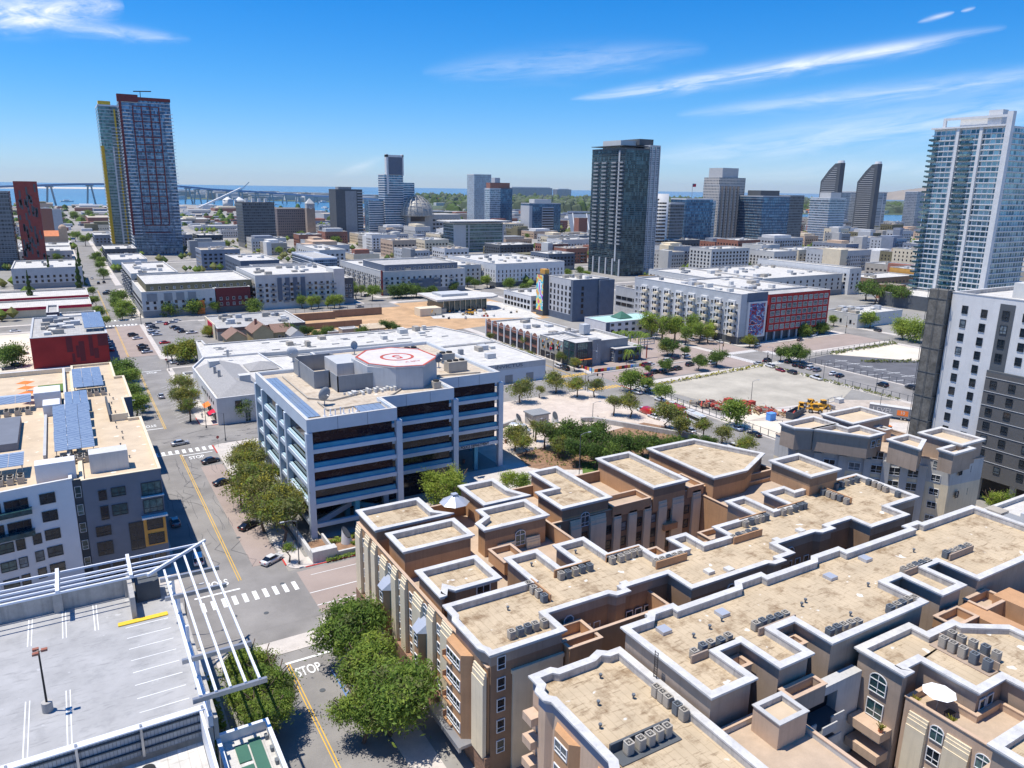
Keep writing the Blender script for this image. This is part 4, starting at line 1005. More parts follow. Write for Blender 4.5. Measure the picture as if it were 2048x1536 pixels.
tag(dish(74.6,160,28.2,1.2,R(20),'navy'), 'dark blue dish antenna at the front right of the helipad')
tag(dish(62,184,28,1.1,R(200)), 'small dish antenna behind the helipad')
for i in range(8):
    x = 42.5+i*.95+rnd.uniform(-.2,.2); y = 144.6+rnd.uniform(0,1.6); hh = rnd.uniform(.8,2.0)
    ob = MB().cyl(0,0,0,hh,.13,7).box(-.3,.3,-.3,.3,0,.15).build('vent_stack', [M['whitemetal']]); ob.location = (x,y,z)
    tag(ob, 'white vent stack, %s from the left in the cluster at the office roof front' % ORD[i], 'vent stack', 'vent stacks on the office roof')
def solar_table(x0,x1,y0,y1,z0,z1,label,group='solar panel tables',n=3,legs=True):
    t = thing('solar_array', label, 'solar panels', ((x0+x1)/2,(y0+y1)/2,z0-.9 if legs else z0), 0, group)
    for i in range(n):
        a = x0+(x1-x0)*i/n+.03; b = x0+(x1-x0)*(i+1)/n-.03
        m = MB(); m.add([(a,y0,z0),(b,y0,z0),(b,y1,z1),(a,y1,z1),(a,y0,z0+.06),(b,y0,z0+.06),(b,y1,z1+.06),(a,y1,z1+.06)], [(0,3,2,1),(4,5,6,7),(0,1,5,4),(1,2,6,5),(2,3,7,6),(3,0,4,7)])
        m.build('solar_panel', [M['solar']], t)
    if legs:
        for x in (x0+.3,x1-.3):
            MB().beam((x,y0+.2,z0-.9),(x,y0+.2,z0),.12).beam((x,y1-.2,z0-.9),(x,y1-.2,z1),.12).beam((x,y0+.2,z0-.8),(x,y1-.2,z1-.1),.1).build('leg', [M['steel']], t)
    return t
solar_table(38.7,41.6,146,182,z+.12,z+.12,'long dark blue solar strip along the left edge of the office roof',n=3,legs=False)
solar_table(49.6,55.3,144.6,149,z+.15,z+.3,'dark solar panel square at the front corner of the office roof',n=4,legs=False)
solar_table(84,88,172,188,z+.15,z+.15,'dark solar strip right of the helipad on the office roof',n=2,legs=False)
m = MB(); m.box(46,50.5,173.5,180,26.6,26.8)
for a in (46.2,48.2,50.2):
    for b in (174,179.5): m.beam((a,b,z),(a,b,26.6),.1)
# retaining walls, garden and dish sculptures by the crossing
g = MB(); g.box(34.6,35.2,133.5,168,0,1.7); g.box(34.6,39.4,131.6,133.5,0,2.4); g.box(39.4,58,131.8,132.3,0,1.3); g.box(39.0,39.4,132,141,0,1.4)
tag(g.build('garden_wall', [M['cap']]), 'low pale garden wall wrapping the office corner beside the crossing', 'wall')
def tube(x,y,rz,label):
    t = thing('sculpture', label, 'sculpture', (x,y,.2), rz, 'slanted white tube sculptures')
    m = MB(); n = 16; r = .85
    m.add([(r*1.35*math.cos(6.2832*i/n), r*1.35*math.sin(6.2832*i/n), 0) for i in range(n)]+[(r*math.cos(6.2832*i/n), r*math.sin(6.2832*i/n), 2.2+1.1*math.sin(6.2832*i/n)) for i in range(n)], [(i,(i+1)%n,(i+1)%n+n,i+n) for i in range(n)])
    m.build('tube', [M['white']], t, True, local=True)
    m = MB(); m.add([(r*.85*math.cos(6.2832*i/n), r*.85*math.sin(6.2832*i/n), 2.25+.95*math.sin(6.2832*i/n)) for i in range(n)], [tuple(range(n))]); m.build('dark_face', [M['dkgrey']], t, local=True)
tube(43,137,R(40),'slanted white tube sculpture with a dark face, left of two, in the corner garden'); tube(46.6,134.6,R(-5),'slanted white tube sculpture with a dark face, right of two, in the corner garden')

# ---------------------------------------------------------------- white and slate apartment building at left
LB = thing('apartment_building', 'white and slate apartment building with solar tables and a beige roof, left of the street', 'apartment building', (-5,190,0))
shell(LB, [(-1.6,143),(11,143),(11,179.4),(8.8,179.4),(8.8,198),(10.6,198),(10.6,222),(8.6,222),(8.6,241),(-1.4,241),(-1.4,234),(-1.6,234)], 0, 20, 'slate', 'cream_roof', pd=.6, pt=.4, over=.03, capz=.1, cap='cream', side='cream')
shell(LB, [(-2.98,144.2),(-1.62,144.2),(-1.62,234),(-2.98,234)], 0, 19.9, 'dkgrey', 'cream_roof', pd=.5, pt=.2, over=.0, capz=.1, cap='cream', side='cream')
WW = [(-40,136.3),(-30,138.4),(-18,140.7),(-13.2,141.55),(-7.6,142.55),(-3,143.1)]
shell(LB, WW+[(-3,236),(-40,236)], 0, 20.6, 'palewhite', 'cream_roof', pd=1.2, pt=.4, over=.03, capz=.1, cap='white', side='cream')
def slot(x0,x1,z0,z1,st='tealdark'): wins(LB,'S',142.98,x0,x1,1,z0,0,1,x1-x0,z1-z0,st)
for a in ((7.5,10.8,15.2,17.7),(7.5,10.8,11.8,14.4),(2.7,5,16,17.7),(2.5,5,12.4,14.5)): slot(*a)
for a in ((.7,2,12,14.6),(.7,2,15.7,17.6),(-.4,2,9,10.9),(-.5,2,5.3,7.9),(4.8,7.1,5.1,10.5)): slot(*a,'deep')
MB().box(7.2,10.9,142.88,143.3,5.3,11).build('amber_panel', [M['amber']], LB)
wins(LB,'S',142.86,7.6,10.6,1,8.5,-2.9,2,2.7,2.1,'deep')
MB().box(7,11.3,141.6,143,11.1,11.35).build('balcony', [M['white']], LB); MB().box(7.3,11.1,142.2,143,15.0,15.15).build('balcony', [M['white']], LB)
wins(LB,'S',142.98,-1,10.6,5,1,0,1,1.9,2.8,'deep')
for z0,h_ in ((16.5,2.1),(13.2,2),(9.9,1.8),(6.6,1.8),(3.3,1.8)): wins(LB,'S',144.18,-2.9,-1.7,1,z0,0,1,1.0,h_,'lite')
def wingwin(x0,x1,z0,z1,st='dark'):
    xm = (x0+x1)/2
    for a,b in zip(WW,WW[1:]):
        if a[0] <= xm <= b[0]:
            d = Vector((b[0]-a[0],b[1]-a[1],0)).normalized(); y = a[1]+(xm-a[0])*(b[1]-a[1])/(b[0]-a[0])
            put('window', win_mesh(x1-x0,z1-z0,st), LB, (xm-WL[LB.name][0]+d.y*.02, y-.02-WL[LB.name][1], z0), math.atan2(d.y,d.x))
for z0 in (16.9,13.7,10.3,7.1,3.9): wingwin(-8,-5.7,z0,z0+1.9)
for z0 in (10.1,6.9,3.7): wingwin(-9.8,-8.5,z0,z0+1.9)
for z0 in (9.8,6.5,3.3): wingwin(-12.2,-10.9,z0,z0+1.9); wingwin(-14.8,-12.5,z0,z0+1.8,'tealdark')
for z0 in (17.0,13.4,10,6.6): wingwin(-22,-19.8,z0,z0+1.9); wingwin(-27,-24.8,z0,z0+1.9)
for z0 in (16.9,13.0):
    wingwin(-17.8,-13.4,z0,z0+1.9,'deep'); wingwin(-13,-9.6,z0,z0+1.9,'deep')
    m = MB(); m.prism([(-19,139.2),(-13.4,140.3),(-9.2,140.9),(-9.2,142.3),(-13.4,141.6),(-19,140.5)],z0-.7,z0+.15); m.build('curved_balcony', [M['glassteal']], LB)
for a in ((-8.2,-2.2,145.4,148.3,19.4,23,'palewhite'),(-9.3,-4,199.6,206,19.4,22.8,'palewhite'),(-7.5,-4.2,190.5,196,19.4,22,'palewhite'),(0,6.2,147.2,150.6,19.4,23,'offwhite'),(-7.4,-6.9,160,190,19.4,20.1,'ltgrey')):
    MB().box(*a[:6]).build('stair_house', [M[a[6]]], LB)
MB().box(-24,-11.6,168,188,19.4,20.9).build('well_shade_box', [M['slate']], LB)  # raised slate box, its dark colour stands for the shaded well
w_ = MB(); w_.box(4.9,5.3,180,197,19.4,21.0); w_.build('roof_wall', [M['dkgrey']], LB); MB().box(5.32,8.6,179.9,180.3,19.4,21.0).build('roof_wall', [M['cream']], LB)
MB().flat(rect(-9,-3,212,220), 19.9).build('roof_lawn', [M['grass']], LB)
for i,(x0,x1,y0,y1) in enumerate(((-1.3,5.3,221.5,227.8),(-1.3,5.3,214.5,220.8),(-1.3,5.3,207.6,213.8),(-3.2,1.4,191,202.4),(-5.7,1.5,184.9,190.7),(-5.6,1.3,177.8,183.6),(-5.5,1.3,170.6,176.4),(-5.5,1.3,164,169.5),(-5.4,1.3,157.4,162.7))):
    solar_table(x0,x1,y0,y1,21.3,21.7,'blue solar table on the beige roof, %s from its far end' % ORD[i])
solar_table(-17,-10,150.5,157,21.8,22.3,'blue solar table by the curved white facade')
solar_table(-19,-9.8,197,202,21.6,22.4,'blue solar table behind the roof well, left edge')
m = MB(); m.box(-.5,.5,-.5,.5,0,1.2); m.cyl(0,0,1.2,1.4,.38,10,mi=1); acb = m.mesh('casing', [M['hvac'], M['fan']])
k = 0
for x0,x1,y,n in ((-.9,4.9,205,5),(-5,1,154.6,6),(-16.6,-10.6,148,5),(-18.6,-10.6,194.5,5)):
    for i in range(n):
        for j in (0,1.4):
            k += 1
            nm = {205:'under the far solar tables',154.6:'below the nearest solar table',148:'under the solar table by the curved facade',194.5:'before the left solar table'}[y]
            ob = put('condenser', acb, None, (x0+(x1-x0)*i/(n-1), y+j, 19.45)); tag(ob, '%s %s-row beige condenser from the left %s' % (ORD[i], 'front' if j==0 else 'back', nm), 'air conditioner', 'condensers on the beige roof')
v = MB(); v.cyl(0,0,0,.5,.1,6).cyl(0,0,.4,.55,.17,6); pv = v.mesh('roof_vent', [M['hvacdk']])
for i in range(14):
    ob = put('roof_vent', pv, None, (6.2+.5*math.sin(i*1.7), 149+i*4.2, 19.4)); tag(ob, 'pipe vent on the beige roof, %s from the near end' % ORD[i], 'roof vent', 'pipe vents on the beige roof')
for i,(x,y) in enumerate(((-11.4,216.5),(-11.1,210.8),(-10.7,205.2))): parasol(x,y,19.4,2.1,2.4,'awning','orange parasol on the roof terrace, %s from the back' % ORD[i],'orange roof parasols',4)

# ---------------------------------------------------------------- parking deck with pergola at lower left
PD = thing('parking_deck', 'rooftop parking deck with pale floor, concrete parapets and white steel pergola', 'parking garage', (-10,95,0))
M['deckfloor'] = roofmat('deck_coating', (.40,.395,.39), (.29,.29,.29), patch=(.50,.50,.50), amount=.6, seams=False)
MB().prism(rect(-60,8.3,76.8,112.4), 0, 12.6, 0, 1).build('deck', [M['concrete'], M['deckfloor']], PD)
m = MB(); m.box(-60,2.6,111.6,112.3,12.6,15.2)
m.build('parapet_wall', [M['concrete']], PD)
for x in (2.2,-6.5,-15.2,-24): MB().box(x,x+1.1,111.0,111.6,12.6,15.4).build('buttress', [M['concrete']], PD)
MB().box(7.9,8.4,77,112.3,12.6,13.9).build('parapet_wall', [M['whitemetal']], PD)
MB().box(8.4,8.9,77,104,10.8,13.5).build('planter_wall', [M['concrete']], PD)
MB().box(2.6,3.2,104.4,112.3,12.6,15.8).build('stair_wall', [M['concrete']], PD)
MB().box(3.6,6.6,108.6,112,12.6,15.4).build('stair_house', [M['dkgrey']], PD)
MB().box(.8,6.9,103.2,104.1,12.61,12.75).build('yellow_kerb', [M['yellow']], PD)
# pergola: long rails and cross beams
pz = 16.6
rails = [(13.6,115.2),(12.1,113.6),(10.5,112),(9,110.4),(7.4,108.8)]
for (x,y) in rails:
    MB().beam((x,77.2,pz),(x,y,pz),.26,.3).build('pergola_rail', [M['whitemetal']], PD)
for (x,y) in [(13.6,115.2),(10.6,112.9),(8.6,111.6),(7.0,110.2),(5.4,108.9)]:
    MB().beam((-60,y,pz),(x,y,pz),.22,.28).build('pergola_rail', [M['whitemetal']], PD)
for y in (77.2,85.2,101,106.6): MB().beam((6.6,y,pz-.35),(14.4,y,pz-.35),.4,.55).build('pergola_beam', [M['steel']], PD)
for x in (3.2,-5.7,-14.5,-24): MB().beam((x,108.5,pz+.3),(x,115.6,pz+.3),.45,.5).build('pergola_beam', [M['whitemetal']], PD)
MB().beam((5.2,108.2,pz+.1),(14,115.8,pz+.1),.35,.4).build('pergola_beam', [M['whitemetal']], PD)
for y in (78,85.4,93,101,106.6): MB().beam((8.2,y,12.6),(8.2,y,pz-.4),.35).build('pergola_post', [M['whitemetal']], PD)
for x in (3,-5.9,-14.7): MB().beam((x,111.3,15.2),(x,111.3,pz),.35).build('pergola_post', [M['whitemetal']], PD)
pk = MB()
for i in range(9): y = 80.5+i*2.75; pk.box(1.6,6.8,y-.06,y+.06,12.605,12.618)
pk.build('parking_lines', [M['paint']], PD)
pk = MB()
for x in (-9.5,-13.6,-17.4,-5.6,-1.9): pk.box(x-.06,x+.06,103.8,111,12.605,12.618); pk.box(x+.35,x+.45,103.8,111,12.605,12.618)
for x in (-12.9,-9.4,-5.4): pk.box(x-.06,x+.06,80,91.6,12.605,12.618); pk.box(x+.35,x+.45,80,91.6,12.605,12.618)
pk.build('parking_lines', [M['paint']], PD)
# shed with corrugated sides in front and roof fans
M['corr'] = tilemat('corrugated_panels', (.32,.35,.39), (.26,.29,.33), (.1,.11,.12), .35, 60, .5)
SH = thing('louvred_shed', 'open equipment enclosure with corrugated grey panels at the bottom left corner', 'shed', (-10,66,12))
MB().box(-60,7.3,76.0,76.3,12.6,16.0).build('corrugated_wall', [M['corr']], SH)
for x in (7.3,1.4,-4.4,-10.2,-16): MB().box(x-.12,x+.12,75.6,76.0,12.6,16.3).build('post', [M['steel']], SH)
for zz in (13.3,14.3,15.3): MB().box(-60,7.2,75.75,76.0,zz,zz+.12).build('rail', [M['dkgrey']], SH)
MB().box(-60,7.6,75.5,76.35,16.0,16.15).build('top_rail', [M['whitemetal']], SH)
MB().box(7.0,7.3,60,76,12.6,16.0).build('side_wall', [M['whitemetal']], SH)
MB().box(-60,7,40,75.6,11.8,12.2).build('floor', [M['white_roof']], SH)
t = thing('fan_unit', 'beige four-fan cooling unit at the bottom edge left of the white roof', 'air conditioner', (.5,70.3,12.2))
MB().box(-2.1,2.1,-1.6,1.6,0,2.2).build('casing', [M['offwhite']], t, local=True)
for a in (-1,1):
    for b in (-.8,.8): MB().cyl(a,b,2.2,2.4,.65,14).build('fan', [M['fan']], t, local=True)
WB = thing('small_building', 'small white-parapeted building with dark green roof panels below the deck', 'building', (10.5,73,0))
shell(WB, rect(8.6,14.2,60,77.8), 0, 10.8, 'white', 'white_roof', pd=1.2, pt=.3, over=.03, capz=.1, cap='whitemetal', side='white')
for (x0,x1,y0,y1) in ((10.2,11.5,73.3,76.2),(11.7,13,66.5,76.6),(10.2,11.5,62,72.6)): MB().box(x0,x1,y0,y1,9.62,9.75).build('green_panel', [M['greenwin']], WB)
for (x,y) in ((13.6,76),(13.7,73.8),(13.7,71.6)): MB().box(x-.15,x+.15,y-.3,y+.3,9.6,10.1).build('roof_vent', [M['hvacdk']], WB)
# deck lamp
L = thing('lamp_post', 'tall dark lamp post with three heads on a round concrete base, on the parking deck', 'lamp post', (-7.2,88.6,12.6))
MB().cyl(0,0,0,1.2,.55,16).build('base', [M['concrete']], L, local=True)
MB().cyl(0,0,1.2,7.6,.12,8,.09).build('pole', [M['black']], L, local=True)
for a in (0,math.pi*2/3,math.pi*4/3):
    x, y = .55*math.cos(a), .55*math.sin(a)
    MB().box(x-.3,x+.3,y-.22,y+.22,7.5,7.75).beam((0,0,7.6),(x,y,7.6),.08).build('lamp_head', [M['brickred']], L, local=True)
# ---------------------------------------------------------------- low buildings between the office and the blocks behind
IV = thing('warehouse', 'sprawling white-roofed warehouse with dark blue sign band, behind the stepped office', 'warehouse', (100,270,0))
shell(IV, [(40.5,292),(106,287),(121,286),(121,271.5),(153,271.5),(153,286),(145.5,314.5),(45.5,317.5),(45.5,326),(43,326)], 0, 8, 'offwhite', 'white_roof', pd=.5, over=.03, capz=.1)
shell(IV, rect(121.05,153,233,271.45), 0, 7.8, 'bluepanel', 'white_roof', pd=.5, over=.03, capz=.1, band='ltgrey', bandh=2.2)
shell(IV, [(62,233.2),(120.95,233.2),(120.95,286),(106,286.5),(62,289.8)], 0, 6.6, 'offwhite', 'white_roof', pd=.4, over=.03, capz=.1)
me = text_mesh('INVICTUS', 2.0, .05); me.materials.append(M['navy']); ob = put('lettering', me, IV, (137-100,232.95-270,6.7)); ob.rotation_euler = (R(90),0,0); ob.scale = (1.35,.8,1)
for x in (128,137,146): MB().box(x-1.6,x+1.6,232.9,233.05,.3,3.4).build('roller_door', [M['grey']], IV)
rooftop(IV, 60,140,292,310,7.5,9,2); rooftop(IV,125,148,240,266,7.3,7,5)
sk = MB()
rnd = random.Random(5)
for i in range(34):
    x = rnd.uniform(47,140); y = rnd.uniform(291,312); sk.box(x,x+3,y,y+.8,7.52,7.75)
each(sk, 'skylight', [M['grey']], IV)
HB = thing('hall', 'white two-storey hall with grey hipped roof and arched doorway at the street corner', 'building', (45,250,0))
shell(HB, [(34.6,230),(62,230),(62,262),(60,290),(40.4,291),(34.6,276)], 0, 8.4, 'white', 'white_roof', pd=.7, over=.03, pt=.3, capz=.1, cap='white', side='white')
r = MB(); r.add([(35.5,231.5,8.0),(50,231.5,8.0),(50,275,8.0),(35.5,275,8.0),(42.5,240,10.4),(42.5,275,10.4)], [(0,1,4),(1,2,5,4),(3,0,4,5),(2,3,5)]); r.build('gable_roof', [M['greyshingle']], HB)
r = MB(); r.add([(50,231,8.0),(61.5,231,8.0),(61.5,246,8.0),(50,246,8.0),(55.7,236,9.6),(55.7,241,9.6)], [(0,1,4),(1,2,5,4),(2,3,5),(3,0,4,5)]); r.build('hip_roof', [M['greyshingle']], HB)
r = MB(); r.add([(51,262,8.0),(61,262,8.0),(61,274,8.0),(51,274,8.0),(56,268,10)], [(0,1,4),(1,2,4),(2,3,4),(3,0,4)]); r.build('hip_roof', [M['greyshingle']], HB)
for x,y in ((39,268),(44,243)): MB().box(x,x+3.4,y,y+3,8.6,11.4).build('dormer', [M['offwhite']], HB); 
for x,y in ((39.3,259),(39.6,253),(48,284)): MB().cyl(x,y,9,11.6,.5,8).build('vent', [M['steel']], HB)
wins(HB,'S',229.98,39.5,42,1,4.6,0,1,1.9,2.4,'deep'); wins(HB,'S',229.98,50.5,54,1,.2,0,1,2.7,2.4,'arch'); wins(HB,'S',229.98,42,44.5,1,.1,0,1,1.7,3,'teal')
wins(HB,'W',34.58,234,258,7,5.2,0,1,.8,1.0,'dark'); wins(HB,'W',34.58,233,248,4,.6,0,1,2.2,2.6,'deep')
for i,(y0,y1,m_) in enumerate(((232.5,236.5,'crimson'),(241,246,'awning'))):
    MB().add([(34.5,y0,3.6),(34.5,y1,3.6),(32.6,y1,2.8),(32.6,y0,2.8)], [(0,1,2,3)]).build('awning', [M[m_]], HB)
# carport yard behind it
CPY = simple('yard_shelter', 'low white walled yard shelter with open carport behind the grey-roofed hall', 'shelter', 33,42,280,292,3.2,'white','grey_roof')
# beige strip building with coloured sign wall
ST = thing('shop_building', 'low beige building with cluttered grey roof and red sign beside the packed car park', 'building', (75,390,0))
shell(ST, [(57.5,362),(98,362),(98.5,402),(58,400)], 0, 6, 'hvac', 'grey_roof', pd=.6, over=.05, band='shingle', bandh=1.6)
rooftop(ST, 60,92,368,396,5.4,22,9)
MB().box(57,57.4,366,392,0,7.2).build('sign_wall', [M['cream']], ST); MB().box(56.8,57,372,384,1.6,6.6).build('sign', [M['crimson']], ST)
# houses
def house(name,label,x0,x1,y0,y1,h,rh,wall,roof,axis='y',chim=False):
    t = thing(name, label, 'house', ((x0+x1)/2,(y0+y1)/2,0))
    MB().prism(rect(x0,x1,y0,y1),0,h).build('wall',[M[wall]],t)
    r = MB(); e = .7; xm, ym = (x0+x1)/2, (y0+y1)/2
    if axis == 'y': r.add([(x0-e,y0-e,h-.2),(x1+e,y0-e,h-.2),(x1+e,y1+e,h-.2),(x0-e,y1+e,h-.2),(xm,y0-e,h+rh),(xm,y1+e,h+rh)], [(0,4,5,3),(1,2,5,4)]); g=[(x0,y0,h),(x1,y0,h),(xm,y0,h+rh-.2)]
    else: r.add([(x0-e,y0-e,h-.2),(x1+e,y0-e,h-.2),(x1+e,y1+e,h-.2),(x0-e,y1+e,h-.2),(x0-e,ym,h+rh),(x1+e,ym,h+rh)], [(0,1,5,4),(3,4,5,2)]); g=[(x0,y0,h),(x0,y1,h),(x0,ym,h+rh-.2)]
    ro = r.build('roof',[M[roof]],t); MB().add(g,[(0,1,2)]).build('gable',[M[wall]],t)
    if chim: MB().box(xm-2,xm-1,ym,ym+1,h,h+rh+1.4).build('chimney',[M['brickred']],ro)
    wins(t,'S',y0-.03,x0+1,x1-1,2,1.2,0,1,1.2,1.6,'white'); MB().box(xm-.5,xm+.5,y0-.1,y0,.1,2.2).build('door',[M['dkgrey']],t)
    return t
house('house','ochre bungalow with reddish-brown roof, leftmost of the old houses',58.5,67,344,356,4.2,3.2,'housewall','shingle')
house('house','two-storey ochre house with tall brown roof and chimney among the old houses',69.5,78.5,344,358,6,3.6,'housewall','shingle',chim=True)
house('house','brown-roofed annex behind the two-storey ochre house',80,88,350,362,4.5,2.8,'housewall','shingle',axis='x')
house('house','small white house with grey gable roof beside the dark trees',85.5,91.5,341,350,4,2.4,'white','greyshingle')
house('house','long low house with pale beige roof in the brown yard',122,132,346,354,3.4,1.6,'hvac','cream_roof',axis='x')
for i,(x,y,w_) in enumerate(((112,349,8),(104,345,5))): simple('shed','%s beige shed in the yard behind the long warehouse' % ('larger','smaller')[i] if False else ('larger' if i==0 else 'smaller')+' beige flat-roofed shed in the yard behind the warehouse','shed',x,x+w_,y,y+6,3.4,'hvac','grey_roof',pd=.2)
# construction pit walls
m = MB(); m.box(100,158,400,401,0,4.2).box(158,159,372,401,0,4.0); each(m,'x',[M['wood']],None) if False else None
for i,(x0,x1,y0,y1,h) in enumerate(((96,124,398,399,4),(124.2,152,401,402,4.2),(98,130,372,373,3.2))):
    tag(MB().box(x0,x1,y0,y1,0,h).build('retaining_wall',[M['brown']]), 'long brown retaining wall of the dirt excavation, %s' % ('left stretch','right stretch','near stretch')[i], 'wall')
# glass pavilion with flat white roof
CF = thing('pavilion', 'glass pavilion with thin floating white roof on the construction site', 'building', (200,415,0))
MB().prism(rect(186,214,392,414),.2,7,cap=False).build('glass_wall',[M['gridpav'] if 'gridpav' in M else M['glassteal']],CF)
MB().prism([(180,388),(216,388),(222,392),(224,402),(216,416),(182,420)],7.2,8.2).build('roof',[M['white_roof']],CF)
MB().prism([(188,398),(205,398),(205,412),(188,412)],8.2,9.6).build('roof_plant',[M['ltgrey']],CF)
for i in range(9): MB().beam((186+i*3.5,391.6,.2),(186+i*3.5,391.6,7.2),.3).build('column',[M['cream']],CF)
MB().prism(rect(168,181,384,392),.2,4.5).build('annex',[M['cream']],CF); MB().prism(rect(181,186,388,392),.2,3).build('annex',[M['hvac']],CF)
# brick saw-tooth shops along street B
BK = thing('shop_building', 'red brick row with curved parapets and white piers across from the warehouse', 'building', (190,290,0))
shell(BK, rect(173.6,200,270,318), 0, 7.6, 'brickred', 'white_roof', pd=.8, over=.03)
for i in range(9):
    y = 270.3+i*5.9; MB().box(173.2,173.6,y-.45,y+.45,0,8.8).build('pier',[M['white']],BK)
for i in range(8):
    y = 273.3+i*5.9; g = MB(); n=6
    g.add([(173.55,y-2.4+4.8*k/n,7.6) for k in range(n+1)]+[(173.55,y-2.4+4.8*k/n,7.7+1.6*math.sin(math.pi*k/n)) for k in range(n+1)], [(k,k+1,k+n+2,k+n+1) for k in range(n)]); g.build('curved_parapet',[M['brickred']],BK)
wins(BK,'W',173.55,271,317,8,4.4,0,1,4,2,'deep'); wins(BK,'W',173.55,271,317,8,.3,0,1,4,2.6,'deep')
rooftop(BK,178,196,274,312,6.9,7,3)
# colourful tiled building, dark glass corner and grey block wall
MX = thing('shop_building', 'grey block building with colourful square-tiled front and glazed dark corner with red awning', 'building', (190,260,0))
shell(MX, rect(173.8,188,252,269.8), 0, 9.4, 'hvac', 'white_roof', pd=.9, over=.03)
shell(MX, rect(173.8,186,243,251.9), 0, 10.4, 'dkgrey', 'white_roof', pd=.3, over=.03)
shell(MX, rect(186.02,203,246,269.8), 0, 9.6, 'grey', 'white_roof', pd=1.2, over=.03)
wins(MX,'S',242.98,174.5,180,1,.4,3.4,3,5,2.9,'tealdark'); wins(MX,'W',173.78,243.5,251.5,2,.4,3.4,3,3.4,2.9,'tealdark')
MB().box(173,181,241.2,243,3.2,3.5).build('awning',[M['awning']],MX); MB().box(182,186.2,242.5,246,0,11).build('block_pier',[M['grey']],MX)
me = text_mesh('makers quarter', 1.1, .04); me.materials.append(M['white']); ob = put('lettering', me, MX, (184.1-190,242.4-260,6)); ob.rotation_euler = (R(90),R(-90),0)
rnd = random.Random(12)
for i in range(30):
    y = 252.6+rnd.random()*16; zz = 3.6+rnd.random()*5; s = .5+rnd.random()*.4
    MB().box(173.6,173.79,y,y+s,zz,zz+s).build('colour_tile',[M[rnd.choice(['awning','yellow','turq','crimson','white','amber'])]],MX)
wins(MX,'W',173.7,253,269,4,4.6,0,1,1.3,2.3,'deep'); wins(MX,'W',173.7,253,269,4,.4,0,1,3,2.6,'deep')
for k in range(6): MB().beam((176+k*2,254,10.8),(176+k*2,266,10.8),.25,.1).build('pergola_slat',[M['steel']],MX)
MB().box(192,195.5,263,266.5,9,13).build('lift_tower',[M['ltgrey']],MX)
# white motel with turquoise roof
MT = thing('motel', 'white three-storey motel with turquoise roof and palms in front', 'motel', (232,290,0))
shell(MT, rect(219.3,252,282.5,300), 0, 9, 'white', 'turq', pd=.3, over=.05)
wins(MT,'S',282.45,221,251,7,1,2.9,3,1.8,1.3,'dark'); MB().box(219.2,221.4,282.2,282.5,0,8.9).build('blue_strip',[M['navy']],MT)
m = MB(); m.add([(232,288,9),(240,288,9),(236,292,12),(232,296,9),(240,296,9)],[(0,1,2),(1,4,2),(4,3,2),(3,0,2)]); m.build('roof_peak',[M['greenwin']],MT)
# grey restaurant
DR = thing('restaurant', 'slate blue two-storey corner restaurant with flat pale roof', 'restaurant', (201,250,0))
shell(DR, rect(194,208,242.8,258), 0, 6.2, 'navy', 'grey_roof', pd=.2, over=.5, band='dkgrey', bandh=.4)
wins(DR,'W',193.95,243.5,257,6,3.9,0,1,1.6,1.3,'white'); wins(DR,'W',193.95,243.5,257,6,.8,0,1,1.6,1.3,'white'); wins(DR,'S',242.75,195,207,4,3.6,0,1,2,1.6,'deep'); wins(DR,'S',242.75,195,207,4,.6,0,1,2,1.8,'deep')
MB().box(199,202,242.4,242.75,3.3,4.2).build('sign',[M['yellow']],DR)
BB = thing('billboard', 'empty steel billboard frame on one pole beside the slate restaurant', 'billboard', (212,244,0))
MB().cyl(212,244,0,6,.25,8).build('pole',[M['rust']],BB)
for zz in (6,7.2,8.6): MB().box(208,216,243.8,244.2,zz,zz+.25).build('frame_rail',[M['steel']],BB)
for xx in (208.2,212,215.8): MB().box(xx,xx+.2,243.9,244.1,6,9).build('frame_post',[M['steel']],BB)
# painted fence of the corner lot
cols_ = ['awning','turq','crimson','yellow','bluefab','black','white','amber']
fn = thing('fence', 'low fence painted in many colours around the corner lot', 'fence', (190,235,0))
for i in range(17):
    x = 176+i*1.5; MB().box(x,x+1.48,232.6,232.8,.1,1.4).build('fence_panel',[M[cols_[(i*5)%8]]],fn)
for i in range(14):
    y = 233+i*1.5; MB().box(175.8,176,y,y+1.48,.1,1.4).build('fence_panel',[M[cols_[(i*3+1)%8]]],fn)

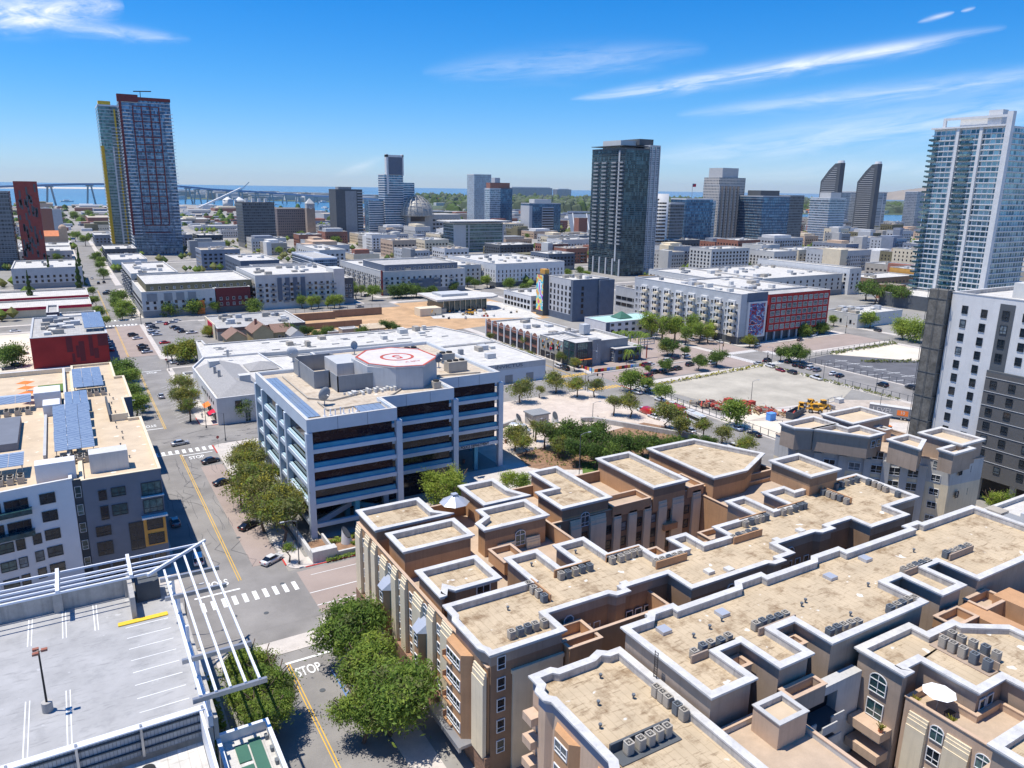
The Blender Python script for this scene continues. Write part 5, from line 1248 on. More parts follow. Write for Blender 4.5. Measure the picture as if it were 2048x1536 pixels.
# ---------------------------------------------------------------- apartment blocks behind
def apt(name,label,x0,x1,y0,y1,h,wall,roof='white_roof',fl=3.0,base='grey',style='dark',nw=None,ns=None,ww=1.4,wh=1.7,cat='apartment building',bal=0,rn=10,group=None,z0=4.2,seed=1,**k):
    t = thing(name,label,cat,((x0+x1)/2,(y0+y1)/2,0),0,group)
    shell(t, rect(x0,x1,y0,y1), 0, h, wall, roof, over=.05, **k)
    MB().box(x0-.06,x1-.06,y0-.06,y1,0,3.6).build('base_storey',[M[base]],t)
    rows = int((h-1.2-z0)/fl)
    ns = ns or max(2,int((x1-x0)/3.6)); nw = nw or max(2,int((y1-y0)/3.6))
    wins(t,'S',y0-.02,x0+.8,x1-.8,ns,z0,fl,rows,ww,wh,style)
    if x0 > 5: wins(t,'W',x0-.02,y0+.8,y1-.8,nw,z0,fl,rows,ww,wh,style)
    if bal:
        rnd = random.Random(seed)
        for i in range(ns):
            if i % bal == 0:
                for r_ in range(rows):
                    x = x0+.8+(x1-x0-1.6)*(i+.5)/ns; MB().box(x-1.4,x+1.4,y0-1.3,y0-.02,z0+fl*r_-.5,z0+fl*r_+.55).build('balcony',[M['grey' if wall!='grey' else 'offwhite']],t)
        for i in range(nw):
            if i % bal == 0 and x0 > 5:
                for r_ in range(rows):
                    y = y0+.8+(y1-y0-1.6)*(i+.5)/nw; MB().box(x0-1.3,x0-.02,y-1.4,y+1.4,z0+fl*r_-.5,z0+fl*r_+.55).build('balcony',[M['grey']],t)
    if rn: rooftop(t,x0+3,x1-6,y0+3,y1-6,h-.9,rn,seed)
    return t
O1 = apt('apartment_building','white block with olive set-back top storey and orange doorway beside the street',34,71,444,500,14,'offwhite',style='deep',rn=5,ww=1.3,bal=0)
O1b = apt('apartment_building','dark plum wing at the right end of the white and olive block',71.5,90,444.5,500,14.2,'dkred',style='white',rn=3,base='dkgrey')
t = thing('penthouse_storey','olive-walled upper storey along the top of the white block','building',(62,450,14)); shell(t, rect(37,92,449,500),13,17.6,'oliv','white_roof',over=.05); wins(t,'S',448.9,38,90,14,14.2,0,1,1.2,1.6,'white')
for a in ((36.5,41.5),(45,49),(51,55),(57,61)): MB().box(a[0],a[1],443.7,444.0,8.6,12.8).build('recessed_panel',[M['grey']],O1)
MB().box(61,65,443.5,443.9,.2,8).build('orange_panel',[M['awning']],O1)
apt('apartment_building','white four-storey wing along the street behind the olive-topped block',34,60,502,575,18,'offwhite',style='dark',rn=12,seed=4,bal=3)
B2 = apt('apartment_building','white balconied block with blue-grey bays, centre left behind the dirt lot',93.5,145,446,500,20,'offwhite',style='deep',rn=14,ns=14,bal=2,seed=6,base='offwhite')
MB().box(139,145.5,445,460,3,22).build('corner_tower',[M['offwhite']],B2)
for x in (107,111.5,116,120.5): MB().box(x-1.2,x+1.2,445.2,446,5,18).build('blue_bay',[M['navy']],B2)
apt('apartment_building','black and white narrow end block right of the balconied block',145.6,152,448,500,16,'dkgrey',style='white',rn=2)
B3 = apt('apartment_building','long grey-white block with dark set-back top floor, centre, fig trees in front',180,241,472,560,16,'offwhite',style='dark',rn=16,ns=15,bal=3,seed=3)
t = thing('penthouse_storey','dark slate top storey of the long grey-white block','building',(210,500,15)); shell(t, rect(184,238,478,520),14.9,19.6,'navy','grey_roof',over=.05); wins(t,'S',477.9,186,236,14,16,0,1,1.4,1.8,'white')
MB().box(200,222,471.5,472,4,10).build('painted_recess',[M['navy']],B3); MB().box(179.6,180.2,471.7,474,0,16.5).build('brick_corner',[M['dkred']],B3)  # raised navy panel drawn in place of a recess
B4 = apt('apartment_building','white block with black window slots running behind the pavilion to the mural hotel',270,330,480,560,17,'white',style='plain',rn=22,ns=18,nw=20,ww=.9,wh=2.0,seed=8,base='dkgrey')
apt('apartment_building','pale block with rooftop units behind the pavilion, left of the white slot-window block',247,268.5,500,575,15,'offwhite',style='plain',rn=14,seed=9)
apt('office_building','low white office with wide dark windows behind the mural wall',233,262,372,404,9.5,'white',style='deep',rn=3,ww=2.6,wh=2,fl=3.3,z0=1.4,base='white',cat='office building')
# mural hotel
MH = apt('hotel','slate hotel whose sunlit left side and shaded front are put into the wall colours',235,259,333,357,23,'navy',style='deep',rn=6,ns=2,nw=6,ww=1.5,wh=2.1,fl=3.2,base='navy',cat='hotel')
MB().box(234.955,234.99,335,356.6,3.7,22.6).build('sunlit_side_sheet',[M['ltgrey']],MH)  # pale sheet puts the sunlit left side into the wall colour
MB().box(252,262,331.6,340,0,22.2).build('side_wing',[M['navy']],MH)
MB().box(231.5,236,357.1,364,0,23.6).build('mural_wing',[M['dkgrey']],MH)  # dark grey paints in the shade on the wing's front
MB().box(233,236,358,363,23.6,26.2).build('orange_box',[M['amber']],MH)
mm, mnt, mb_ = nodes('abstract_mural')
g_ = N(mnt,'ShaderNodeNewGeometry'); nz = noise(mnt, g_.outputs['Position'], .22, 1.5, .4); rr = N(mnt,'ShaderNodeValToRGB'); rr.color_ramp.interpolation = 'CONSTANT'
for i,(p_,c_) in enumerate(((0,(.75,.1,.45)),(.38,(.85,.35,.1)),(.45,(.9,.75,.2)),(.5,(.1,.55,.65)),(.55,(.75,.85,.85)),(.6,(.5,.15,.6)),(.66,(.05,.15,.35)))):
    e = rr.color_ramp.elements[0] if i == 0 else rr.color_ramp.elements.new(p_)
    e.color = rgba(c_); e.position = p_
mnt.links.new(nz.outputs[0], rr.inputs[0]); mnt.links.new(rr.outputs[0], mb_.inputs['Base Color']); mb_.inputs['Roughness'].default_value = .8; M['mural'] = mm
MB().box(231.38,231.49,357.1,364,3,23).build('mural',[M['mural']],MH)
OF = apt('office_building','grey concrete office with ribbon windows and an orange sign wall above',279,286,330,352,15.7,'ltgrey',style='deep',rn=1,ww=4.6,wh=1.9,fl=3.5,nw=4,ns=1,z0=4.6,base='ltgrey',cat='office building')
MB().box(276,278.9,338,352,0,15.2).build('dark_side',[M['dkgrey']],OF) if False else None
SG = thing('sign_wall','orange and yellow advertising wall on the roof of the grey office','sign',(284,336,16))
MB().box(281,293,334,334.6,15.8,23).build('panel',[M['amber']],SG); MB().box(281.5,286.5,333.8,334,17,22).build('orange_square',[M['awning']],SG); MB().box(287.2,289.4,333.8,334,17,22).build('dark_square',[M['brown']],SG); MB().box(289.8,292.6,333.8,334,16.4,22).build('dark_square',[M['greenwin']],SG)
# long apartment with big mural + red wing
LA = apt('apartment_building','long grey and white block with cream balconies and a framed space-toned mural on its end',270,287.5,247,324,24,'ltgrey',style='white',rn=8,nw=24,ns=0 or 1,ww=1.7,wh=1.8,fl=3.3,base='dkgrey',seed=7)
for i,y in enumerate(range(250,320,9)):
    MB().box(269.1,270,y,y+4.6,3.8,20.5).build('white_bay',[M['white']],LA)
    for r_ in range(5): MB().box(267.6,269.1,y-1.2,y+1.8,4+r_*3.3,5.1+r_*3.3).build('balcony',[M['cream']],LA)
    wins(LA,'W',269.08,y+.6,y+4,2,4.6,3.3,5,1.1,1.8,'dark')
MB().box(274.5,287,246.2,246.9,3,20).build('mural_frame',[M['white']],LA)
m2 = mm.copy(); m2.name='dark_mural'; r2_ = [n for n in m2.node_tree.nodes if n.type=='VALTORGB'][0]
for e,c_ in zip(r2_.color_ramp.elements,((.02,.04,.12),(.35,.03,.04),(.1,.2,.45),(.05,.05,.15),(.4,.55,.7),(.5,.08,.05),(.03,.03,.1))): e.color = rgba(c_)
[n for n in m2.node_tree.nodes if n.type=='TEX_NOISE'][0].inputs['Scale'].default_value = .45; [n for n in m2.node_tree.nodes if n.type=='TEX_NOISE'][0].inputs['Detail'].default_value = 4
M['mural2'] = m2; MB().box(275.6,285.6,246.08,246.19,4,19.2).build('mural',[M['mural2']],LA)
MB().box(274,287.6,246.8,247.2,20,24.2).build('dark_top',[M['navy']],LA)
shell(LA, rect(287.6,345,262,324), 0, 21, 'white', 'white_roof', over=.05)
rooftop(LA,292,335,268,318,20.2,24,4)
RA = thing('apartment_building','bright red apartment wing with a grid of white balconies','apartment building',(311,255,0))
shell(RA, rect(289.5,334,247.5,261.8), 4.4, 22.8, 'redgrid' if 'redgrid' in M else 'red', 'grey_roof', over=.05)
MB().box(290.5,333,249,261,0,4.4).build('base_storey',[M['dkgrey']],RA)
for i in range(9): MB().box(290+i*5.4,290.7+i*5.4,247.6,248.3,0,4.4).build('column',[M['ltgrey']],RA)
wins(RA,'S',247.4,290.5,333,11,5.4,3.35,5,2.8,2.3,'lite')
# block behind it
apt('apartment_building','low white long building with dark red end panel, behind the red wing',479,492,341,425,18.8,'white',style='deep',rn=0,nw=16,ns=2,base='white')
MB().box(480.5,484.5,340.6,341,2,18.9).build('dark_red_strip',[M['dkred']],bpy.data.objects[t_name()]) if False else None
apt('apartment_building','wide white-roofed block with rows of roof vents behind the red wing',396,477,345,415,15,'offwhite',style='deep',rn=26,seed=31,nw=12,ns=12)
t = apt('apartment_building','white set-back terrace block behind the long mural block',345,378,330,400,18,'offwhite',style='deep',rn=10,seed=13)
WH = simple('warehouse','white warehouse with flat pale roof and vents across from the red wing','warehouse',362.6,402,250,270,7.6,'offwhite','white_roof')
rooftop(WH,366,396,253,267,7,12,21)
wins(WH,'W',362.58,251,269,3,2,0,1,1.2,2,'deep')
# left side of the street
RB = thing('building','boxy deep red panelled building with cluttered white roof left of the street','building',(0,360,0))
shell(RB, rect(-14.2,12,336,388), 0, 12.2, 'red', 'grey_roof', over=.05, pd=.5, cap='ltgrey', side='ltgrey')
rnd = random.Random(2)
for a in ((-2.5,-.4,5.6,11.6),(.6,1.6,3.2,8),(1.7,3.6,1.6,9.6),(5.2,6.6,3.4,11.6),(6.7,8.3,2.4,6.4),(8.4,11.9,7.2,11.7),(-1,0,1.5,5)): MB().box(a[0],a[1],335.9,336.05,a[2],a[3]).build('dark_panel',[M['dkred']],RB)
rooftop(RB,-11,2,342,380,11.6,26,17)
for i in range(4): solar_table(4.4,11.8,344+i*9.5,352+i*9.5,13.4,14.2,'glass-blue rooftop solar canopy on the deep red building, %s from the near end' % ORD[i])
simple('building','grey low-rise with pale garage roof beyond the deep red building','building',-4,11,398,422,9,'grey','white_roof')
simple('building','dark narrow stair block beside the grey low-rise','building',-9,-4.2,396,420,13,'dkgrey','grey_roof')
for i,(y0,y1) in enumerate(((470,500),(510,545))):
    t = simple('store','flat white-roofed store with crimson fascia, %s of two left of the street' % ('nearer','farther')[i],'store',-38,11,y0,y1,5.6,'cream','white_roof'); MB().box(-38.1,11.1,y0-.3,y0-.05,4.2,5.7).build('fascia',[M['crimson']],t)
apt('apartment_building','grey panelled mid-rise with white striped roof beyond the crimson stores',-30,11,600,660,14,'ltgrey',style='deep',rn=6)
apt('apartment_building','pale concrete tower base at the left edge behind the tree lot',-62,-40,420,470,26,'offwhite',style='deep',rn=3,ns=4)
apt('apartment_building','grey stepped tower at the far left edge',-90,-52,480,540,38,'ltgrey',style='deep',rn=3,ns=6)
simple('building','sunlit tan roof building behind the orange parasols','building',-60,-20,246,262,13,'hvac','cream_roof')
# ---------------------------------------------------------------- towers
def T_grid(k, *a, **kw):
    if k not in M: M[k] = gridmat(k, *a, **kw)
    return M[k]
T_grid('g_blue',(.03,.07,.13),(.18,.30,.44),(.20,.24,.30),1.5,3.2,.1,.2,.55,.12)
T_grid('g_green',(.05,.12,.12),(.20,.33,.32),(.32,.36,.36),1.5,3.2,.1,.2,.5,.12)
T_grid('g_dark',(.02,.045,.055),(.12,.20,.23),(.04,.06,.07),1.4,3.1,.12,.2,.5,.1)
T_grid('g_greyglass',(.14,.18,.23),(.34,.38,.42),(.40,.42,.45),1.8,3.1,.12,.24,.4,.15)
T_grid('g_darkblue',(.025,.09,.18),(.14,.32,.48),(.08,.12,.17),1.6,3.2,.12,.2,.5,.12)
T_grid('g_whiteapt',(.05,.12,.17),(.32,.46,.52),(.62,.65,.68),1.9,3.2,.2,.2,.35,.18)
T_grid('g_whitetower',(.04,.13,.18),(.32,.50,.56),(.60,.64,.66),3.1,3.2,.2,.12,.4,.12)
T_grid('g_beige',(.06,.08,.10),(.20,.22,.24),(.50,.46,.41),2.4,3.2,.5,.45,.2,.3)
T_grid('g_brownwin',(.03,.03,.035),(.10,.10,.10),(.27,.21,.19),2.6,3.4,.45,.5,.1,.4)
T_grid('g_redwin',(.03,.03,.04),(.12,.10,.10),(.36,.06,.05),3.4,3.2,.7,.25,.1,.4)
T_grid('g_greywin',(.03,.035,.04),(.12,.13,.14),(.20,.21,.22),2.2,3.1,.2,.35,.2,.3)
M['glasspol'] = M.get('glasspol') or M['glassdark']
def tower(name,label,x0,x1,y0,y1,h,body,slab='whitemetal',fl=3.2,proud=.7,z0=8,roof='grey_roof',cat='tower',crown=None,st=.35,slabs=True,cut=None,group=None):
    t = thing(name,label,cat,((x0+x1)/2,(y0+y1)/2,0),0,group)
    P = rect(x0,x1,y0,y1) if cut is None else cut
    MB().prism(P,0,h-.6,cap=False).build('facade',[M[body]],t)
    MB().prism(offset(P,-.01),h-1.0,h-.6).build('roof',[M[roof]],t)
    MB().ring(offset(P,.12),offset(P,-.4),h-1.2,h).build('parapet',[M[slab]],t)
    if slabs:
        z = z0
        while z < h-2:
            MB().prism(offset(P,proud),z,z+st).build('floor_slab',[M[slab]],t); z += fl
    return t
def fins(t, face, plane, a0, a1, n, z0, z1, w, m, proud=1.0):
    for i in range(n+1):
        a = a0+(a1-a0)*i/n
        b = MB()
        if face == 'S': b.box(a-w/2,a+w/2,plane-proud,plane+.1,z0,z1)
        else: b.box(plane-proud,plane+.1,a-w/2,a+w/2,z0,z1)
        b.build('fin',[M[m]],t)
M['slabred'] = mat('weathered_red_slab',(.30,.06,.05),var=.15)
# twin towers by the park
P1 = tower('tower','tall blue-glass tower with dark red grid, right of the yellow-edged twin',64,108,845,880,148,'g_blue',proud=.25,st=.25,fl=3.25)
fins(P1,'S',844.8,74.5,97.5,3,30,141,.9,'dkred',.9)
for i,z in enumerate(range(22,142,7)): MB().box(74.5,97.5,844.3,844.9,z,z+.7).build('red_rail',[M['dkred']],P1)
for z in [18+3.25*k for k in range(37)]:
    MB().box(62.3,72,843.2,845.2,z,z+.4).build('balcony',[M['whitemetal']],P1)
    MB().box(102,109.8,843.2,846,z,z+.4).build('balcony',[M['whitemetal']],P1)
m = MB(); m.prism([(62,843.5),(80,843.5),(80,850),(62,850)],145,151.5); m.build('red_crown',[M['dkred']],P1)
MB().prism([(80.02,843.6),(108.5,843.6),(108.5,850),(80.02,850)],146.5,149.5).build('red_crown',[M['dkred']],P1)
MB().box(63,65,843.2,845.5,20,149).build('red_edge',[M['dkred']],P1)
MB().beam((84,860,147),(84,860,156),.6).beam((78,860,156),(94,860,157),.9,.9).build('roof_crane',[M['black']],P1)
P2 = tower('tower','tall green-glass twin tower with yellow edges at left of the pair',48,72,905,945,146,'g_green',proud=.3,st=.25,fl=3.25)
MB().box(47.2,50,904,906,8,106).build('yellow_edge',[M['yellow']],P2); MB().box(62,63.4,903.6,905,8,142).build('yellow_edge',[M['yellow']],P2); MB().box(57.5,59,903.4,905,8,106).build('white_edge',[M['white']],P2)
MB().prism([(49,905),(60,905),(60,915),(49,915)],146,149.5).build('yellow_crown',[M['yellow']],P2)
for z in [10+3.25*k for k in range(36)]: MB().box(58,69,902.8,905,z,z+.5).build('balcony',[M['whitemetal']],P2)
for z in [10+3.25*k for k in range(30)]: MB().box(46.6,49.4,903,905,z,z+1.6).build('balcony',[M['yellow']],P2)
# left edge
t = tower('tower','grey gridded tower at the left edge behind its red slanted slab',-70,-31,741,770,62,'g_greywin','grey',proud=.2)
t = thing('tower','red slab tower with dark scattered panels at the left edge','tower',(-22,752,0))
m = MB(); b0 = [(-31,741),(-10,741),(-10,770),(-31,770)]
m.prism([(-27,740),(-11,740),(-11,770),(-27,770)],0,70); m.build('facade',[M['slabred']],t)
rnd = random.Random(31)
for i in range(60):
    x = rnd.uniform(-26.8,-13); z = rnd.uniform(4,62); MB().box(x,x+1.3,739.85,740.05,z,z+rnd.uniform(3,7)).build('dark_panel',[M['dkgrey']],t)
simple('tower','rosy brown windowless block with pale right side beyond the red slab','tower',-25,-4,1114,1150,38,'brickred','grey_roof'); simple('tower','pale slab stuck to the right of the rosy brown block','tower',-3.9,6,1114,1150,37,'ltgrey','grey_roof')
t = thing('church','pink church with orange tile roof and rounded gable beyond the red slab','church',(-5,960,0))
MB().box(-24,8,950,985,0,14).build('wall',[M['peach']],t); m = MB(); m.add([(-25,949,14),(0,949,14),(0,986,14),(-25,986,14),(-25,967,19),(0,967,19)],[(0,1,5,4),(3,4,5,2),(1,2,5)]); m.build('roof',[M['tile']],t)
m = MB(); m.prism(rect(0,8,949,955),0,22); m.ball((4,952,22),4,3,4,10,4,0,0,.5); m.build('gable_tower',[M['peach']],t)
# skyline
T1_ = tower('tower','dark green-grey balconied glass tower with white roof frames, centre left',180,215,898,935,51,'g_greywin','dkgrey',proud=.6,st=.5); 
for i in range(4): MB().box(184+i*7,187+i*7,900,904,51,55).build('roof_frame',[M['white']],T1_)
C_ = tower('office_building','brown gridded office block beside the clock tower',253,291,1044,1090,40,'g_brownwin','brown',slabs=False,cat='office building')
CT = thing('clock_tower','slim stone clock tower with pointed cap','clock tower',(289,1017,0))
MB().box(284,295,1013,1022,0,41).build('shaft',[M['taupe']],CT); MB().box(284.3,294.7,1013.2,1021.8,41,47).build('belfry',[M['greyst']],CT)
m = MB(); m.add([(284,1013,47),(295,1013,47),(295,1022,47),(284,1022,47),(289.5,1017.5,54)],[(0,1,4),(1,2,4),(2,3,4),(3,0,4)]); m.build('spire',[M['offwhite']],CT)
c = MB().cyl(0,0,0,.3,2.2,20).build('clock_face',[M['white']],CT,local=True); c.rotation_euler = (R(90),0,0); c.location = (.5,-4,42); 
m = MB(); m.beam((.5,-4.4,42),(.5,-4.4,43.6),.25); m.beam((.5,-4.4,42),(1.6,-4.4,42.6),.25); m.build('clock_hand',[M['black']],CT,local=True)
t = tower('tower','dark grey windowless slab tower with balcony edge, centre',306,341,957,985,66,'dkgrey','dkgrey',slabs=False)
MB().box(318,333,956.4,957,0,64).build('grey_strip',[M['grey']],t); MB().box(310,327,958,970,66,69).build('roof_house',[M['grey']],t)
for k in range(17): MB().box(334,342.5,955.6,957,6+k*3.5,6.9+k*3.5).build('balcony',[M['ltgrey']],t)
t = tower('tower','stepped white and blue-glass tower, tallest of its middle step group',421,450,1084,1110,87.6,'g_darkblue','white',proud=.5,st=1.1,fl=3.4)
MB().box(427,449,1083,1090,87,112).build('top_screen',[M['navy']],t); MB().box(424,427,1082.5,1090,60,116).build('white_edge',[M['white']],t); MB().box(449,451,1082.5,1090,86,116).build('white_edge',[M['white']],t); MB().box(424,451,1082.5,1090,112,115).build('top_beam',[M['white']],t)
m = MB().prism(rect(450.2,468,1084,1104),0,76).build('right_wing',[M['g_darkblue']],t)
for k in range(22): MB().box(450,468.6,1083.4,1084.2,4+k*3.3,5+k*3.3).build('floor_slab',[M['white']],t)
MB().prism(rect(398,421,1090,1110),0,50).build('left_wing',[M['g_darkblue']],t)
for k in range(14): MB().box(397.5,421,1089.4,1090.2,4+k*3.3,5.3+k*3.3).build('floor_slab',[M['white']],t)
# library
LBy = thing('library','concrete library crowned by a steel lattice dome','library',(490,1100,0))
MB().box(452,480,1070,1130,0,29).build('wall',[M['concrete']],LBy); MB().box(480.2,540,1073,1130,0,30).build('wall',[M['concrete']],LBy); MB().box(455,478,1069.5,1070,20,27).build('glass_strip',[M['glassdark']],LBy)
wins(LBy,'S',1072.9,492,538,8,8,6,3,4,3,'deep')
m = MB(); cx_, cy_, r_, zb = 470,1085,27,28
for i in range(16):
    a = i*math.pi/8
    for k in range(8):
        t0 = k*math.pi/16; t1 = (k+1)*math.pi/16
        m.beam((cx_+r_*math.cos(t0)*math.cos(a),cy_+r_*math.cos(t0)*math.sin(a),zb+30*math.sin(t0)),(cx_+r_*math.cos(t1)*math.cos(a),cy_+r_*math.cos(t1)*math.sin(a),zb+30*math.sin(t1)),.8,.8)
for k in range(8):
    t0 = k*math.pi/16+.05; pts = [(cx_+r_*math.cos(t0)*math.cos(i*math.pi/12),cy_+r_*math.cos(t0)*math.sin(i*math.pi/12),zb+30*math.sin(t0)) for i in range(24)]
    for i in range(24): m.beam(pts[i],pts[(i+1)%24],.45,.45)
m.ball((cx_,cy_,zb),r_-2,r_-2,27,24,8,1,0,.5)
M['domeglass'] = gridmat('dome_panels',(.20,.20,.19),(.45,.44,.40),(.5,.47,.42),1.2,1.4,.3,.3,.2,.4)
m.build('dome',[M['dome'],M['domeglass']],LBy)
GG = tower('office_building','green glass office with white frame and oversailing roof, centre',378,440,767,795,32,'g_green','ltgrey',proud=.3,st=.6,fl=4.4,z0=4,cat='office building')
MB().prism([(370,762),(446,762),(446,800),(372,800)],33,34.2).build('oversailing_roof',[M['white_roof']],GG); MB().box(377.6,392,766,768,0,30).build('white_frame',[M['offwhite']],GG); fins(GG,'S',766.6,396,440,1,4,30,1.6,'ltgrey',.4)
t = tower('tower','pale far tower with rounded top, right of centre',655,690,1247,1275,94,'g_whiteapt','white',proud=.3,st=.5)
t = tower('tower','white-framed tower with brown penthouse before the pale far tower',627,648,1138,1156,70,'g_whiteapt','white',proud=.2,slabs=False); MB().box(630,668,1142,1156,70,79).build('penthouse',[M['brickred']],t); MB().box(640,650,1144,1156,79,87).build('roof_box',[M['ltgrey']],t)
tower('tower','slate blue half of the white-framed tower',648.2,672,1140,1158,70,'g_darkblue','navy',slabs=False)
t = tower('office_building','squat green-grey glass office near the stadium',647,707,1044,1070,48,'g_darkblue','ltgrey',slabs=False,cat='office building'); MB().box(646.6,652,1043,1070,4,44).build('striped_panel',[M['ltgrey']],t); MB().box(671,693,1043.2,1044,4,42).build('striped_panel',[M['ltgrey']],t)
for k in range(9): MB().box(671.5,692.5,1042.8,1043.2,6+k*4,8+k*4).build('ribbon_window',[M['glassdark']],t)
MB().box(660,692,1050,1066,48,54).build('roof_plant',[M['offwhite']],t)
t = thing('stadium','dark blue stadium seating behind the squat glass office','stadium',(690,960,0))
m = MB(); m.add([(650,930,6),(720,900,6),(760,960,34),(690,1000,34)],[(0,1,2,3)]); m.build('seating',[M['navy']],t); m = MB(); 
for i in range(4): m.beam((655+i*20,928-i*9,7),(697+i*20,996-i*9,35),1.2)
m.build('stair_rail',[M['ltgrey']],t); MB().beam((690,1000,36),(760,960,36),6,2).build('canopy',[M['ltgrey']],t)
simple('building','red brick block with white bands left of the dark green tower','building',640,655,898,910,31,'brickred','white_roof')
# dark tower
DT = tower('tower','large dark green glass tower with balconies, tallest right of centre',400,425,500,545,103,'g_dark','dkgrey',proud=.25,fl=3.1,st=.3)
rnd = random.Random(77)
for c,y in enumerate((504,513,526,537)):
    for k in range(22): MB().box(398.2,400,y-3,y+3,26+k*3.1,27.2+k*3.1).build('balcony',[M['grey']],DT)
MB().box(399.5,400,506.5,508.3,12,101).build('white_window_strip',[M['ltgrey']],DT)
t = tower('tower','grey glass half of the large dark tower with pale frames',425.2,436,500,540,106,'g_greyglass','ltgrey',proud=.3,fl=3.1,st=.4); fins(t,'S',499.8,427,435.6,2,4,105,.5,'ltgrey',.5)
MB().box(404,420,512,536,103,109.5).build('roof_house',[M['offwhite']],DT); MB().box(420.2,435,508,530,106.2,111).build('roof_house',[M['dkgrey']],t); MB().box(398,424,501,544,104.6,105.1).build('roof_canopy',[M['dkgrey']],DT)
for k in range(5): MB().box(399.2,400.1,500.5+k*9,502+k*9,0,14).build('base_pier',[M['ltgrey']],DT)
# right of it
t = thing('tower','white drum-shaped tower with slot windows behind the dark tower','tower',(520,600,0)); MB().cyl(522,598,0,67,11,28).build('facade',[M['white']],t,True)
for k in range(17):
    for a in (200,215,230,245,260,275): 
        aa = R(a); w_ = MB(); x = 522+11.05*math.cos(aa); y = 598+11.05*math.sin(aa); w_.beam((x-1.3*math.sin(aa)*-1,y-1.3*math.cos(aa),7+k*3.4),(x+1.3*math.sin(aa)*-1,y+1.3*math.cos(aa),7+k*3.4),.3,1.6); w_.build('window',[M['glassdark']],t) if k*6 < 102 and (k<17 and len(t.children)<100) else None
tower('tower','grey balconied tower beside the white drum tower',541,560,600,625,58,'g_greywin','ltgrey',proud=.5,st=.3)
tower('tower','dark blue glass tower with white roof edge and framed white panel',600,640,640,665,62,'g_darkblue','white',slabs=False); 
FP_ = thing('flagpole','flagpole with a striped flag above the blue glass tower','flagpole',(598,630,62)); MB().cyl(0,0,0,16,.25,6).build('pole',[M['steel']],FP_,local=True); MB().box(0,5,-.1,.1,12.5,15.8).build('flag',[M['crimson']],FP_,local=True); MB().box(0,2.2,-.2,.2,14.2,15.9).build('canton',[M['navy']],FP_,local=True)
tower('tower','slim white-sided tower right of the blue glass tower',640.5,655,650,665,60,'g_whiteapt','white',proud=.2,slabs=False)
t = tower('tower','stepped beige tower with stacked balconies, highest of the middle right group',667,700,658,684,78,'g_beige','greyst',slabs=False); MB().prism(rect(673,716,665,690),0,86).build('rear_wing',[M['g_beige']],t); MB().prism(rect(680,706,668,690),86,97).build('crown',[M['greyst']],t); fins(t,'S',657.9,671,697,4,4,76,2.2,'taupe',1.2)
t = tower('tower','wide blue glass tower with balcony bands right of the beige tower',706,752,627,680,66,'g_darkblue','ltgrey',proud=.4,st=.3); MB().box(716,748,640,660,66,72).build('roof_house',[M['dkgrey']],t)
tower('tower','dark glass right half of the wide blue tower',752.2,777,627,660,67,'g_greywin','grey',proud=.2,st=.2)
t = tower('tower','white balconied apartment tower in front of the dark dagger towers',918,952,698,730,64,'g_whiteapt','white',proud=.9,st=.8,fl=3.3); MB().box(924,946,702,720,64,71).build('roof_house',[M['offwhite']],t)
for i,(x,y,lab) in enumerate(((1152,863,'black sail-topped hotel tower, left of the pair'),(1224,843,'black sail-topped hotel tower, right of the pair'))):
    t = thing('tower',lab,'tower',(x+8,y+20,0)); H = 120; D = 36; x1 = x+12
    vs = [(x,y,0),(x,y,H),(x,y+D*.3,H-1),(x,y+D*.62,H-12),(x,y+D,H-30),(x,y+D,0)]
    m = MB(); m.add(vs+[(x1,b,c) for a,b,c in vs],[tuple(range(5,-1,-1)),tuple(range(6,12))]+[(k,(k+1)%6,(k+1)%6+6,k+6) for k in range(6)]); m.build('facade',[M['dkgrey']],t)
    for k in range(31):
        z = 6+k*3.5; ye = y+D-3 if z < H-34 else y+D-3-(z-(H-34))*.85
        if ye > y+8 and z < H-6: MB().box(x-.5,x-.02,y+6,ye,z,z+.9).build('floor_band',[M['greyst']],t)
    MB().cyl(x+9,y+6,H-.5,H+4,6,12,5).build('white_cap',[M['white']],t)
t = thing('tower','curved grey glass hotel behind the right dagger tower','tower',(1400,960,0)); cv = [(1340+i*12,960+20*math.sin(i*.5)) for i in range(8)]+[(1424-i*12,1000) for i in range(8)]; MB().prism(cv,0,72).build('facade',[M['g_greyglass']],t); MB().prism(offset(cv,.5),72,74).build('roof_edge',[M['offwhite']],t)
tower('tower','bluish slab hotel left behind the right dagger tower',1290,1320,960,985,72,'g_greyglass','ltgrey',slabs=False)
tower('tower','grey glass tower half hidden by the large white tower',1490,1515,931,957,76,'g_greyglass','white',slabs=False)
# white tower on the right
WT = tower('tower','large white residential tower with glass balconies at right',489,530,254,300,110,'g_whitetower','white',proud=1.1,st=.55,fl=3.2,z0=10)
for y in (270,284): MB().box(487.2,489,y-.9,y+.9,6,110).build('white_pier',[M['white']],WT)
MB().box(486.8,490.2,252.8,256,0,118).build('corner_spine',[M['white']],WT)
for k in range(30):
    z = 10.4+k*3.2-(.0)
    MB().box(486.4,488.4,296,301.5,z,z+1.1).build('glass_balcony',[M['glassteal']],WT); 
    MB().box(486.6,488.2,274.5,281.5,z,z+1.0).build('glass_balcony',[M['glassteal']],WT)
MB().box(486.6,489,256,301,110,111).build('roof_overhang',[M['white']],WT); MB().box(490,502,262,285,110,116.5).build('roof_house',[M['white']],WT); MB().box(489,495,260,268,110,119.5).build('roof_house',[M['white']],WT); MB().box(487.5,488.6,256,294,115,116.4).build('frame_beam',[M['white']],WT); MB().box(487.4,488.8,292.6,294.4,111,116.4).build('frame_post',[M['white']],WT)
simple('building','flat-roofed dark glass podium at the foot of the large white tower','building',455,488,250,300,9,'dkgrey','white_roof')
